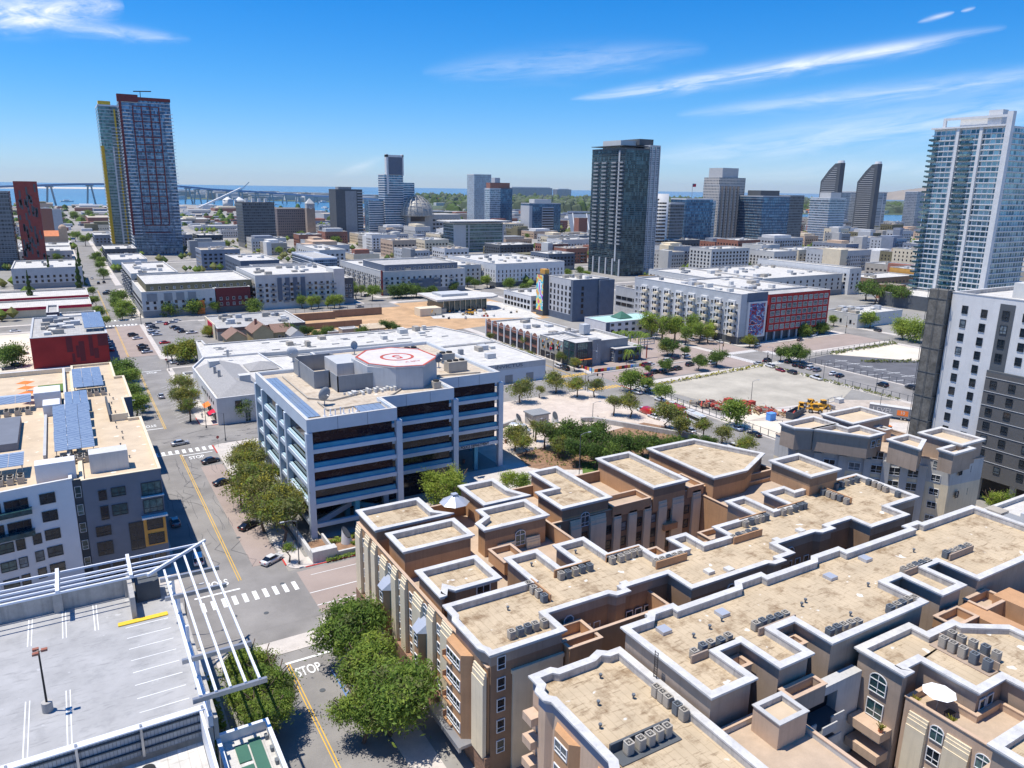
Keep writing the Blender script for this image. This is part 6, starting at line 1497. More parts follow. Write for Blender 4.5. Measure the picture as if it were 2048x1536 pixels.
# scaffolded white tower at the right edge
SW = thing('tower','white and dark grey hotel tower wrapped in black scaffold netting on its left edge','tower',(205,95,0))
M['netting'] = mat('scaffold_netting',(.17,.16,.14),var=.35,scale=.5,fine=2)
shell(SW, rect(180,214,60,100.2), 6, 48, 'white', 'white_roof', pd=1.0, over=.05)
MB().box(179.2,179.99,60,89.3,6.2,31).build('grey_cladding',[M['charcoal']],SW)
MB().box(179.2,179.99,60,89.3,31,31.4).build('ledge',[M['dkgrey']],SW)
MB().box(179.9,179.99,86.0,89.2,31.4,46.6).build('painted_recess',[M['dkgrey']],SW); MB().box(179.2,179.99,59,86.0,46.6,48).build('white_lintel',[M['white']],SW) if False else None  # flat dark strip, the recess and its shade are only colour
MB().box(184,213,61,99,0,6).build('base_storey',[M['black']],SW)
for y in (87.5,80,72.5,65): MB().box(180.2,181.2,y-.5,y+.5,0,6.2).build('column',[M['concrete']],SW)
for k in range(12):
    z = 43.2-k*3.25
    wins(SW,'W',179.97,96,97.6,1,z,0,1,1.35,1.9,'dark'); wins(SW,'W',179.97,91.6,93.2,1,z-.3,0,1,1.35,1.9,'dark')
    if z > 32: wins(SW,'W',179.88,86.8,88.6,1,z,0,1,1.5,2,'dark'); wins(SW,'W',179.97,82.6,84.4,1,z,0,1,1.4,1.9,'dark'); wins(SW,'W',179.97,78,80,1,z,0,1,1.4,1.9,'dark')
for k in range(7):
    z = 27.6-k*3.25
    for y in (87.4,83.4,78.4,74): wins(SW,'W',179.17,y-.8,y+.8,1,z,0,1,1.45,1.7,'dark')
    MB().box(179.1,179.2,60,89.3,z+2.2,z+2.3).build('panel_joint',[M['ltgrey']],SW)
MB().box(178.6,181.5,100.6,105,0,48.2).build('netting',[M['netting']],SW)
for k in range(8): MB().box(178.5,182,100.3,105.2,4+k*6,4.12+k*6).build('scaffold_deck',[M['dkgrey']],SW)
for y in (100.4,102.8,105.1): MB().beam((178.3,y,0),(178.3,y,49),.09).build('scaffold_pole',[M['dkgrey']],SW)
MB().box(190,206,70,92,47,50.5).build('roof_house',[M['offwhite']],SW); MB().box(196,210,62,72,47,52).build('roof_house',[M['turq']],SW)
# infill blocks further out ----------------------------------------------------
F = [('white terrace blocks stepping back behind the twin tower','apartment building',114,160,505,560,15,'offwhite'),
('orange-yellow corner building beside the blue tower','building',118,133,720,745,14.6,'amber'),
('dark-fronted mid-rise with white roof past the twin towers','building',126,150,860,900,18,'dkgrey'),
('white mid-rise with vertical dark slots, centre left','apartment building',184,206,625,690,18.5,'offwhite'),
('blue-glass fronted block behind the balconied block','building',160,178,560,620,18,'g_blue'),
('pale block with brown upper storey, centre','apartment building',230,256,857,880,17,'brickred'),
('white block with black crown before the library','apartment building',293,322,797,815,19,'white'),
('beige mid-rise between library and green office','apartment building',334,362,748,790,16,'cream'),
('cream block left of the green office','apartment building',376.5,392,800,840,18,'cream'),
('dark balconied block right of the green office','apartment building',380,420,668,700,15,'dkgrey'),
('low block with curved white roof near the stadium','building',497,551,759,775,16,'cream'),
('white gridded office low behind the dark tower','office building',470,510,690,720,17,'white'),
('dark block with green roof left of the dark tower','building',368,396,560,590,15,'navy'),
('dark corner building right of the dark tower','building',526,568,582,600,22,'dkgrey'),
('white and taupe block with rooftop gardens, right of centre','apartment building',467,512,464,490,23.6,'offwhite'),
('white stepped block behind the mural building','apartment building',569,600,486,520,17,'offwhite'),
('long pale courtyard block left of the white tower','apartment building',620,690,500,530,16,'cream'),
('green-topped beige mid-rise beside the long courtyard block','apartment building',590,616,520,545,20,'offwhite'),
('brown warehouse with tan roof left of the white tower','warehouse',520,575,350,375,9,'brown'),
('ochre block beside the white tower base','building',577,600,345,375,13,'amber'),
('red brick block under the flag','building',600,632,560,590,22,'brickred'),
('navy mid-rise with white bays behind the twin tower','building',112,140,580,640,16,'navy'),
('white flat-roofed shed by the street beyond the twin towers','building',34,60,690,750,10,'white'),
('black sheeted building by the street near the yellow-edged tower','building',34,60,780,830,12,'dkgrey'),
('blue-roofed block at the far end of the street','building',34,58,980,1030,13,'bluegrey'),
('dark red and white block at the far end of the street','building',62,90,960,1010,13,'dkred'),
('grey block left of the far street','building',-40,8,800,860,10,'ltgrey'),
('low white block left of the far street','building',-36,8,880,930,9,'white')]
for i,(lab,cat,x0,x1,y0,y1,h,m_) in enumerate(F):
    if m_.startswith('g_'): t = tower(cat.replace(' ','_'),lab,x0,x1,y0,y1,h,m_,cat=cat,proud=.2)
    else: t = apt(cat.replace(' ','_'),lab,x0,x1,y0,y1,h,m_,style='deep',rn=5,seed=i,ww=1.8,cat=cat,ns=min(12,int((x1-x0)/4)),nw=min(10,int((y1-y0)/4)))
# generic roofs between and beyond, each a building of its own
rnd = random.Random(42)
used = []
for o in [o for o in bpy.data.objects if o.type=='EMPTY' and o.parent is None and o.get('category') in ('tower','apartment building','building','office building','hotel','warehouse','library','church','clock tower','stadium','store','shop building','motel','house','pavilion','sign')]:
    xs=[];ys=[]
    for c in o.children:
        if c.type=='MESH' and len(c.data.vertices) < 200 and c.name.split('.')[0] in ('wall','facade','right_wing','left_wing','rear_wing','seating'):
            for v in c.data.vertices: xs.append(v.co.x+o.location.x); ys.append(v.co.y+o.location.y)
    if xs: used.append(((min(xs)+max(xs))/2,(min(ys)+max(ys))/2,(max(xs)-min(xs))/2,(max(ys)-min(ys))/2))
pal = ['white','offwhite','ltgrey','cream','hvac','greyst','brickred','grey','peach','bluegrey','oliv']
roofs = ['white_roof','grey_roof','grey_roof','cream_roof','police_roof']
STREETX = [(8,34),(154,176),(246,272),(342,364),(448,466),(560,580),(690,708),(820,838),(960,978)]; STREETY = [(424,446),(577,599),(757,778),(890,906),(1020,1036)]
AREAS = [('between the balconied block and the skyline',(110,640,600,1120),150,(18,44),(7,20)),('on the flats left of the far street',(-300,-45,560,1500),40,(20,50),(5,14)),('by the harbour sheds beyond the twin towers',(-300,420,1120,2600),75,(40,120),(5,11)),
('east of the dark green tower',(440,1000,400,1050),150,(18,46),(8,26)),('in the harbour district beyond the library',(420,1100,1120,1850),70,(30,80),(6,18)),('in the far district right of the beige tower',(900,1650,250,1150),90,(20,56),(7,24)),('in the blocks left of the white tower',(440,900,200,460),40,(18,44),(6,15))]
names = {'white':'white','offwhite':'off-white','ltgrey':'light grey','cream':'cream','hvac':'tan','greyst':'stone grey','brickred':'brick red','grey':'dark grey','peach':'pink-beige','bluegrey':'slate','oliv':'olive'}
for lab,(ax0,ax1,ay0,ay1),n,sz,hh in AREAS:
    k = 0
    for _ in range(n*9):
        if k >= n: break
        x = rnd.uniform(ax0,ax1); y = rnd.uniform(ay0,ay1); w_ = rnd.uniform(*sz); d = rnd.uniform(*sz); h = rnd.uniform(*hh)
        if any(abs(x-a)<(w_/2+c+5) and abs(y-b)<(d/2+e+5) for a,b,c,e in used): continue
        if any(x+w_/2 > a and x-w_/2 < b for a,b in STREETX) or any(y+d/2 > a and y-d/2 < b for a,b in STREETY): continue
        used.append((x,y,w_/2,d/2)); k += 1
        p_ = rnd.choice(pal); q_ = rnd.choice(pal)
        t = thing('building','small %s building %s'%(names[p_],lab),'building',(x,y,0),0,'%s buildings %s'%(names[p_],lab))
        rf = rnd.choice(roofs)
        shell(t, rect(x-w_/2,x+w_/2,y-d/2,y+d/2),0,h,p_,rf,over=.05)
        if rnd.random() < .6:
            a = rnd.uniform(.25,.45)*w_; b = rnd.uniform(.25,.42)*d
            MB().box(x-a,x+a*rnd.uniform(.2,1),y-b,y+b*rnd.uniform(.2,1),h-.6,h+rnd.uniform(2,4)).build('upper_storey',[M[q_]],t)
        if y < 1400:
            st_ = rnd.random(); ns = max(1,int(w_/(4 if st_<.5 else 3))); nr = max(1,int((h-3)/3.3)); ww = 2.2 if st_<.5 else 1.2
            wins(t,'S',y-d/2-.02,x-w_/2+1,x+w_/2-1,ns,2.2,3.3,nr,ww,1.7,'plain')
            wins(t,'W',x-w_/2-.02,y-d/2+1,y+d/2-1,max(1,int(d/4)),2.2,3.3,nr,ww,1.7,'plain')
            if rnd.random() < .45:
                for r_ in range(nr):
                    for q in (.25,.75): MB().box(x-w_/2+w_*q-2,x-w_/2+w_*q+2,y-d/2-1.2,y-d/2-.02,1.4+r_*3.3,2.4+r_*3.3).build('balcony',[M['grey']],t)
            if rnd.random() < .4: MB().box(x-w_/2-.3,x-w_/2+w_*.22,y-d/2-.3,y,0,h+1.2).build('corner_panel',[M[q_]],t)
            rooftop(t,x-w_*.4,x+w_*.3,y-d*.4,y+d*.3,h-.85,rnd.randint(3,8),k)
# street trees among those blocks
tr_ = [];
for _ in range(900):
    x = rnd.uniform(-200,1150); y = rnd.uniform(450,1400)
    if any(abs(x-a)<c+2 and abs(y-b)<e+2 for a,b,c,e in used): continue
    if any(a+4<x<b-4 for a,b in STREETX) or any(a+4<y<b-4 for a,b in STREETY): continue
    tr_.append((x,y,rnd.uniform(2.5,5)))
FARTREES = tr_[:110]; FARREST = tr_[110:480]
# port: silos, conveyor, ship sheds
for i,x in enumerate((455,489)):
    t = thing('silo','white conical-topped storage silo, %s of two by the bay'%('left','right')[i],'silo',(x,2480,0)); MB().cyl(x,2480,0,24,15,20).build('drum',[M['offwhite']],t,True); MB().cyl(x,2480,24,33,15.5,20,1).build('cone_roof',[M['white']],t)
tag(MB().beam((360,2400,3),(500,2500,58),5,5).build('conveyor',[M['white']]),'long white inclined conveyor beside the silos','conveyor')
t = thing('tank','round white storage tank beyond the grey slab tower','tank',(640,1700,0)); MB().cyl(640,1700,0,20,26,24).build('drum',[M['white']],t,True)
# cranes
for i,(x,y) in enumerate(((650,3300),(1060,2700))):
    t = thing('harbour_crane','%s slim harbour crane by the bridge'%('left','right')[i],'crane',(x,y,0)); MB().beam((x,y,0),(x,y,40),4).build('mast',[M['steel']],t); MB().beam((x,y,38),(x+45,y,80),2.5).build('jib',[M['steel']],t)
# hotels across the bay
for i,(x0,x1,y,h) in enumerate(((3280,3700,5600,62),(3720,3870,5560,55),(4100,4480,5500,52))):
    t = thing('hotel','pale beachfront tower slab across the bay, %s from the left'%ORD[i],'hotel',((x0+x1)/2,y,0)); MB().box(x0,x1,y,y+60,0,h*1.25).build('wall',[M['g_greyglass']],t); MB().box(x0+20,x1-20,y+5,y+50,h*1.25,h*1.35).build('roof',[M['white']],t)
# bridge
BR = thing('bridge','long curved blue steel bridge on tall concrete piers across the bay','bridge',(300,2900,0))
BP = [(-900,2050,30),(-600,2290,42),(-300,2500,52),(-134,2619,57),(-9,2763,63),(104,2897,67),(271,2984,68),(422,3039,61),(509,3110,54),(637,3190,48),(754,3190,42),(845,3130,36),(956,3022,31),(1096,2878,23),(1180,2800,12),(1230,2760,3)]
def cr(p0,p1,p2,p3,t): return tuple(.5*((2*b)+(-a+c)*t+(2*a-5*b+4*c-d)*t*t+(-a+3*b-3*c+d)*t**3) for a,b,c,d in zip(p0,p1,p2,p3))
pts = []
for i in range(1,len(BP)-2):
    for k in range(5): pts.append(cr(BP[i-1],BP[i],BP[i+1],BP[i+2],k/5))
m = MB()
for a,b in zip(pts,pts[1:]): m.beam((a[0],a[1],a[2]-3),(b[0],b[1],b[2]-3),11,6)
m.build('deck',[M['steelblue']],BR)
for (x,y,z) in [(-9,2763,60),(104,2897,64),(271,2984,65),(-300,2500,48)]+[(422,3039,58),(458,3075,54),(509,3110,51),(583,3160,47),(637,3190,45),(700,3200,42),(754,3190,39),(800,3165,35),(845,3130,33),(901,3075,29),(956,3022,28),(1010,2970,24),(1060,2920,20)]:
    w_ = 13 if z > 50 else 9
    m = MB(); d = Vector((.6,-.8,0)) ; 
    for s in (-1,1): m.beam((x+s*w_*1.2*.75,y-s*w_*.5,-1),(x+s*w_*.35,y-s*w_*.2,z-5),4.2,4.2)
    m.beam((x-w_*.8,y+w_*.4,z-5),(x+w_*.8,y-w_*.4,z-5),5,4); m.build('pier',[M['concrete']],BR)

# wooded far shore and its houses, boats, cars on the harbour flats
rnd = random.Random(9)
def blob_field(name,label,n,area_,size,mats,zz=-.6,box=False,kind='stuff'):
    m = MB()
    for _ in range(n):
        x,y = area_(); s = rnd.uniform(*size)
        if box: m.box(x-s,x+s,y-s*.6,y+s*.6,zz,zz+s*.55,rnd.randrange(len(mats)))
        else:
            h = s*rnd.uniform(.7,1.5); m.add([(x-s,y,zz),(x,y-s,zz),(x+s,y,zz),(x,y+s,zz),(x-s*.6,y,zz+h*.7),(x,y-s*.6,zz+h*.8),(x+s*.6,y,zz+h*.7),(x,y,zz+h)],[(0,1,5,4),(1,2,6,5),(4,5,7),(5,6,7),(3,0,4,7),(2,3,7,6)],rnd.randrange(len(mats)))
    tag(m.build(name,mats),label,'woods' if not box else 'houses',None,kind)
def band(): 
    t = rnd.random(); u = rnd.random()**1.6
    x0,y0 = (1060+2000*t, 2080-420*t); return (x0+u*2600*(.5+t), y0+60+u*3400)
def band2():
    t = rnd.random(); return (600+800*t+rnd.uniform(-120,250), 3900-700*t+rnd.random()*2500)
blob_field('far_woods','dense dark trees on the far shore across the bay',2600,band,(14,30),[M['farland'],M['farland'],M['leaf_dark']])
blob_field('far_houses','low pale houses among the far shore trees',700,band,(10,26),[M['offwhite'],M['cream'],M['tile']],box=True)
blob_field('far_port','low pale naval sheds on the far shore left of centre',260,band2,(15,55),[M['offwhite'],M['ltgrey'],M['hvac']],box=True)
def flats(): return (rnd.uniform(-500,900), rnd.uniform(1300,2560) if rnd.random()<.5 else rnd.uniform(1300,1800))
blob_field('parked_vehicles','tiny vehicles and containers scattered over the harbour flats',900,flats,(3,9),[M['white'],M['dkgrey'],M['ltgrey'],M['brickred']],0,True)
blob_field('harbour_trees','small dark trees scattered over the harbour flats',260,flats,(5,10),[M['leaf_dark'],M['leaf_mid']],0)
for i,(x,y,s,a) in enumerate(((40,3300,22,.3),(560,3050,14,1),(700,2900,12,.2),(760,2500,16,2),(1000,3300,26,.5),(1120,2500,12,1.4),(900,2700,10,.7),(820,2250,14,.1),(1300,1660,10,.4),(640,2350,12,2.2))):
    b = MB(); b.prism([(-s,-s*.22),(s*.5,-s*.25),(s,0),(s*.5,s*.25),(-s,s*.22)],0,s*.18); b.prism([(-s*.5,-s*.15),(s*.3,-s*.15),(s*.3,s*.15),(-s*.5,s*.15)],s*.18,s*.36); b.prism([(-s*1.02,-s*.2),(-s*.9,-s*.2),(-s*.9,s*.2),(-s*1.02,s*.2)],0,s*.2)
    ob = b.build('boat',[M['white']]); ob.location=(x,y,-1.2); ob.rotation_euler=(0,0,a); tag(ob,'white boat on the bay, %s from the left'%ORD[[0,1,2,6,5,3,4,7,9,8][i]],'boat','boats on the bay')
CARS = [
(23.4, 271.0, 0.0, 'silver', 'sedan', 'small silver car driving away in the middle street section'),
(22.2, 216.8, 80.0, 'silver', 'sedan', 'silver car crossing the intersection by the crosswalk'),
(27.2, 198.3, 75.0, 'dark', 'sedan', 'black car parked at an angle near the second crosswalk'),
(27.2, 181.5, 75.0, 'black', 'sedan', 'black car half hidden under the olive trees'),
(27.4, 153.8, 60.0, 'black', 'sedan', 'black car parked in shade of the street trees'),
(28.0, 136.3, 60.0, 'white', 'sedan', 'white car parked at an angle before the corner garden'),
(15.8, 143.0, 5.0, 'white', 'suv', 'white car under the pergola beside the kerb'),
(14.2, 163.0, 0.0, 'grey', 'sedan', 'pale car in the shadow of the slate building'),
(20.2, 611.8, 0.0, 'dark', 'suv', 'dark car in the far street before the crosswalk'),
(17.5, 646.2, 0.0, 'white', 'sedan', 'white car at right kerb of the far street'),
(13.7, 395.7, 0.0, 'blue', 'sedan', 'blue-grey car in the shade, nearest the crosswalk'),
(13.7, 384.9, 0.0, 'white', 'sedan', 'white car parked beside the deep red building'),
(13.6, 372.3, 0.0, 'grey', 'sedan', 'grey car parked beside the deep red building'),
(13.9, 360.2, 0.0, 'red', 'sedan', 'red car parked beside the deep red building'),
(24.6, 391.7, 70.0, 'dark', 'suv', 'dark suv angled at the right kerb, upper pair'),
(25.7, 383.0, 70.0, 'white', 'sedan', 'white car angled at the right kerb, upper pair'),
(26.1, 363.6, 75.0, 'black', 'sedan', 'black car angled at the right kerb, lower three, top'),
(25.9, 355.4, 75.0, 'dark', 'suv', 'dark suv angled at the right kerb, lower three, middle'),
(26.5, 349.3, 75.0, 'silver', 'sedan', 'silver car angled at the right kerb, lower three, bottom'),
(22.0, 550.7, 75.0, 'dark', 'suv', 'dark car angled by the trees further up, top'),
(23.5, 563.3, 75.0, 'grey', 'sedan', 'grey car angled by the trees further up, upper'),
(23.9, 616.5, 0.0, 'dark', 'suv', 'dark suv far up the street'),
(34.5, 418.2, 80.0, 'grey', 'suv', 'grey suv in the packed car park, left column top'),
(34.3, 412.0, 80.0, 'white', 'sedan', 'white car in the packed car park, left column second'),
(35.2, 406.9, 80.0, 'dark', 'suv', 'dark car in the packed car park, left column third'),
(33.7, 401.6, 80.0, 'silver', 'sedan', 'silver car in the packed car park, left column fourth'),
(34.7, 398.1, 80.0, 'white', 'sedan', 'white car in the packed car park, left column fifth'),
(33.3, 393.0, 80.0, 'white', 'suv', 'white suv in the packed car park, left column sixth'),
(34.5, 388.2, 80.0, 'silver', 'sedan', 'silver car in the packed car park, left column seventh'),
(39.7, 423.8, 75.0, 'white', 'sedan', 'white car in the packed car park, back row left'),
(42.1, 417.7, 20.0, 'red', 'sedan', 'red car in the middle of the packed car park'),
(45.4, 421.1, 75.0, 'silver', 'sedan', 'silver car in the packed car park, back row right'),
(48.0, 426.6, 75.0, 'white', 'sedan', 'white car in the packed car park, far back row'),
(44.4, 405.5, 80.0, 'dark', 'sedan', 'dark car in the packed car park, right side upper'),
(45.4, 398.9, 80.0, 'navy', 'sedan', 'navy car in the packed car park, right side lower'),
(46.3, 391.0, 80.0, 'dark', 'sedan', 'dark car parked by the red sign wall'),
(49.8, 386.4, 85.0, 'white', 'truck', 'white box truck beside the ochre bungalow'),
(34.6, 322.8, 80.0, 'silver', 'sedan', 'silver car by the shelter under the golden tree'),
(36.6, 319.8, 80.0, 'dark', 'sedan', 'dark car by the shelter under the golden tree'),
(35.5, 366.4, 85.0, 'red', 'sedan', 'red car on the small fenced lot'),
(149.5, 430.3, 85.0, 'grey', 'sedan', 'grey car parked before the balconied block, right'),
(169.7, 473.0, 85.0, 'dark', 'suv', 'dark suv beside the excavation street'),
(168.4, 246.8, 5.0, 'white', 'suv', 'white suv parked by the colourful shops'),
(168.4, 241.9, 5.0, 'black', 'suv', 'black suv parked by the colourful shops'),
(156.6, 241.3, 5.0, 'black', 'suv', 'dark suv beside the sign-band warehouse'),
(176.3, 202.8, 0.0, 'white', 'suv', 'white car parked on far kerb behind the bus'),
(175.7, 199.2, 0.0, 'silver', 'sedan', 'silver car parked on far kerb, upper'),
(170.5, 200.4, 0.0, 'white', 'suv', 'white suv parked on the far kerb near the corner'),
(171.3, 188.9, 0.0, 'white', 'sedan', 'white car parked beside the far kerb trees'),
(157.3, 181.3, 0.0, 'white', 'suv', 'white car parked on near kerb left of the red van'),
(157.1, 178.9, 0.0, 'red', 'van', 'red van parked on the near kerb'),
(156.0, 174.4, 0.0, 'white', 'sedan', 'white car right of the red van'),
(158.1, 167.9, 0.0, 'white', 'sedan', 'white car partly hidden by the kerb trees'),
(153.5, 160.2, 0.0, 'white', 'suv', 'white suv near the shrubs at the plaza end'),
(156.1, 158.2, 0.0, 'silver', 'sedan', 'silver car near the shrubs at the plaza end'),
(170.4, 153.4, 0.0, 'lightblue', 'sedan', 'pale blue limousine-like car on the far kerb'),
(170.8, 146.6, 0.0, 'black', 'sedan', 'black car on the far kerb below the pale blue car'),
(156.5, 141.1, 0.0, 'white', 'suv', 'white car at near kerb by the brown roofs'),
(189.9, 216.9, 80.0, 'red', 'suv', 'dark red pickup beside the lot corner'),
(185.9, 219.9, 80.0, 'white', 'suv', 'white car behind the rounded tree'),
(196.7, 220.8, 80.0, 'dark', 'suv', 'dark suv, first on the vacant lot kerb'),
(200.2, 220.0, 80.0, 'dark', 'suv', 'dark suv, second on the vacant lot kerb'),
(205.0, 221.3, 80.0, 'dark', 'suv', 'dark suv, third on the vacant lot kerb'),
(209.0, 221.2, 80.0, 'dark', 'suv', 'dark suv, fourth on the vacant lot kerb'),
(218.6, 224.3, 80.0, 'dark', 'suv', 'dark suv, fifth on the vacant lot kerb'),
(229.1, 222.1, 80.0, 'white', 'suv', 'white suv, last on the vacant lot kerb'),
(187.3, 219.2, 80.0, 'burgundy', 'sedan', 'burgundy car before the slate restaurant'),
(201.6, 231.9, 80.0, 'burgundy', 'suv', 'burgundy suv at the restaurant kerb'),
(204.3, 232.6, 80.0, 'white', 'sedan', 'white car at the restaurant kerb'),
(215.3, 234.3, 80.0, 'white', 'suv', 'white suv right of the billboard'),
(222.0, 236.4, 80.0, 'navy', 'suv', 'navy suv right of the billboard'),
(228.7, 237.4, 80.0, 'white', 'suv', 'white pickup near the crossing'),
(259.5, 271.8, 15.0, 'white', 'suv', 'white suv on the pinkish street, first'),
(257.2, 264.4, 15.0, 'white', 'suv', 'white suv on the pinkish street, second'),
(262.6, 283.5, 75.0, 'grey', 'sedan', 'grey car on the lot beside the motel'),
(266.0, 265.7, 15.0, 'silver', 'suv', 'silver suv under the mural block trees, first'),
(265.6, 260.3, 15.0, 'silver', 'sedan', 'silver car under the mural block trees, second'),
(266.3, 254.4, 15.0, 'white', 'sedan', 'white car under the mural block trees, third'),
(267.3, 272.3, 15.0, 'white', 'suv', 'white suv under the mural block trees, fourth'),
(267.2, 285.9, 15.0, 'dark', 'suv', 'dark suv in the row beside the motel, first'),
(268.3, 291.7, 15.0, 'dark', 'sedan', 'dark car in the row beside the motel, second'),
(270.0, 297.4, 15.0, 'burgundy', 'sedan', 'burgundy car in the row beside the motel, third'),
(258.0, 288.9, 15.0, 'white', 'suv', 'white suv in the row beside the motel, fourth'),
(271.8, 306.6, 15.0, 'white', 'sedan', 'white car in the row beside the motel, fifth'),
(275.3, 239.4, 75.0, 'white', 'sedan', 'white car below the framed mural'),
(322.1, 245.3, 75.0, 'white', 'truck', 'white pickup before the red wing'),
(305.9, 240.3, 75.0, 'dark', 'sedan', 'dark car before the red wing'),
(245.8, 212.6, 10.0, 'silver', 'sedan', 'silver car beside the crossing at the lot fence'),
(254.0, 214.8, 80.0, 'black', 'suv', 'black suv entering the street by the crossing'),
(246.6, 207.0, 10.0, 'white', 'suv', 'white suv on the lot kerb, first'),
(244.6, 200.1, 10.0, 'burgundy', 'sedan', 'burgundy car on the lot kerb, second'),
(245.4, 194.9, 10.0, 'dark', 'suv', 'dark wagon on the lot kerb, third'),
(246.4, 184.3, 10.0, 'white', 'truck', 'white large suv on the lot kerb, fourth'),
(260.6, 209.3, 80.0, 'black', 'suv', 'black suv angled at the striped lot kerb, first'),
(258.2, 203.2, 80.0, 'black', 'suv', 'black suv angled at the striped lot kerb, second'),
(258.3, 200.0, 80.0, 'black', 'suv', 'dark car angled at the striped lot kerb, third'),
(258.9, 196.8, 80.0, 'white', 'suv', 'white car angled at the striped lot kerb, fourth'),
(258.3, 193.1, 80.0, 'grey', 'suv', 'grey suv angled at the striped lot kerb, fifth'),
(258.9, 186.1, 80.0, 'white', 'sedan', 'white car angled at the striped lot kerb, sixth'),
(258.5, 182.6, 80.0, 'black', 'sedan', 'black car angled at the striped lot kerb, seventh'),
(259.9, 165.3, 10.0, 'black', 'suv', 'black suv driving past the striped lot'),
(266.1, 157.9, 10.0, 'black', 'suv', 'black suv half hidden by the scaffold netting'),
(364.1, 238.6, 15.0, 'dark', 'suv', 'dark suv near the white warehouse'),
(285.1, 387.4, 10.0, 'dark', 'suv', 'dark suv along the low white office, first'),
(247.6, 402.5, 80.0, 'white', 'suv', 'white suv near low white office, second'),
(249.4, 387.8, 80.0, 'silver', 'suv', 'silver suv near low white office, third'),
(244.6, 408.6, 80.0, 'black', 'suv', 'black suv near low white office, fourth'),
(266.1, 477.8, 75.0, 'dark', 'suv', 'dark suv beside the pavilion street'),
(-19.8, 343.6, 85.0, 'black', 'suv', 'black suv on the cross street at the left edge'),
(-22.4, 339.3, 85.0, 'dark', 'sedan', 'dark car on the cross street at the left edge'),
(-23.4, 426.6, 85.0, 'white', 'sedan', 'white car in the sandy yard at the left edge'),
(-18.8, 367.7, 85.0, 'grey', 'suv', "grey suv parked beside the deep red building's left side"),
]
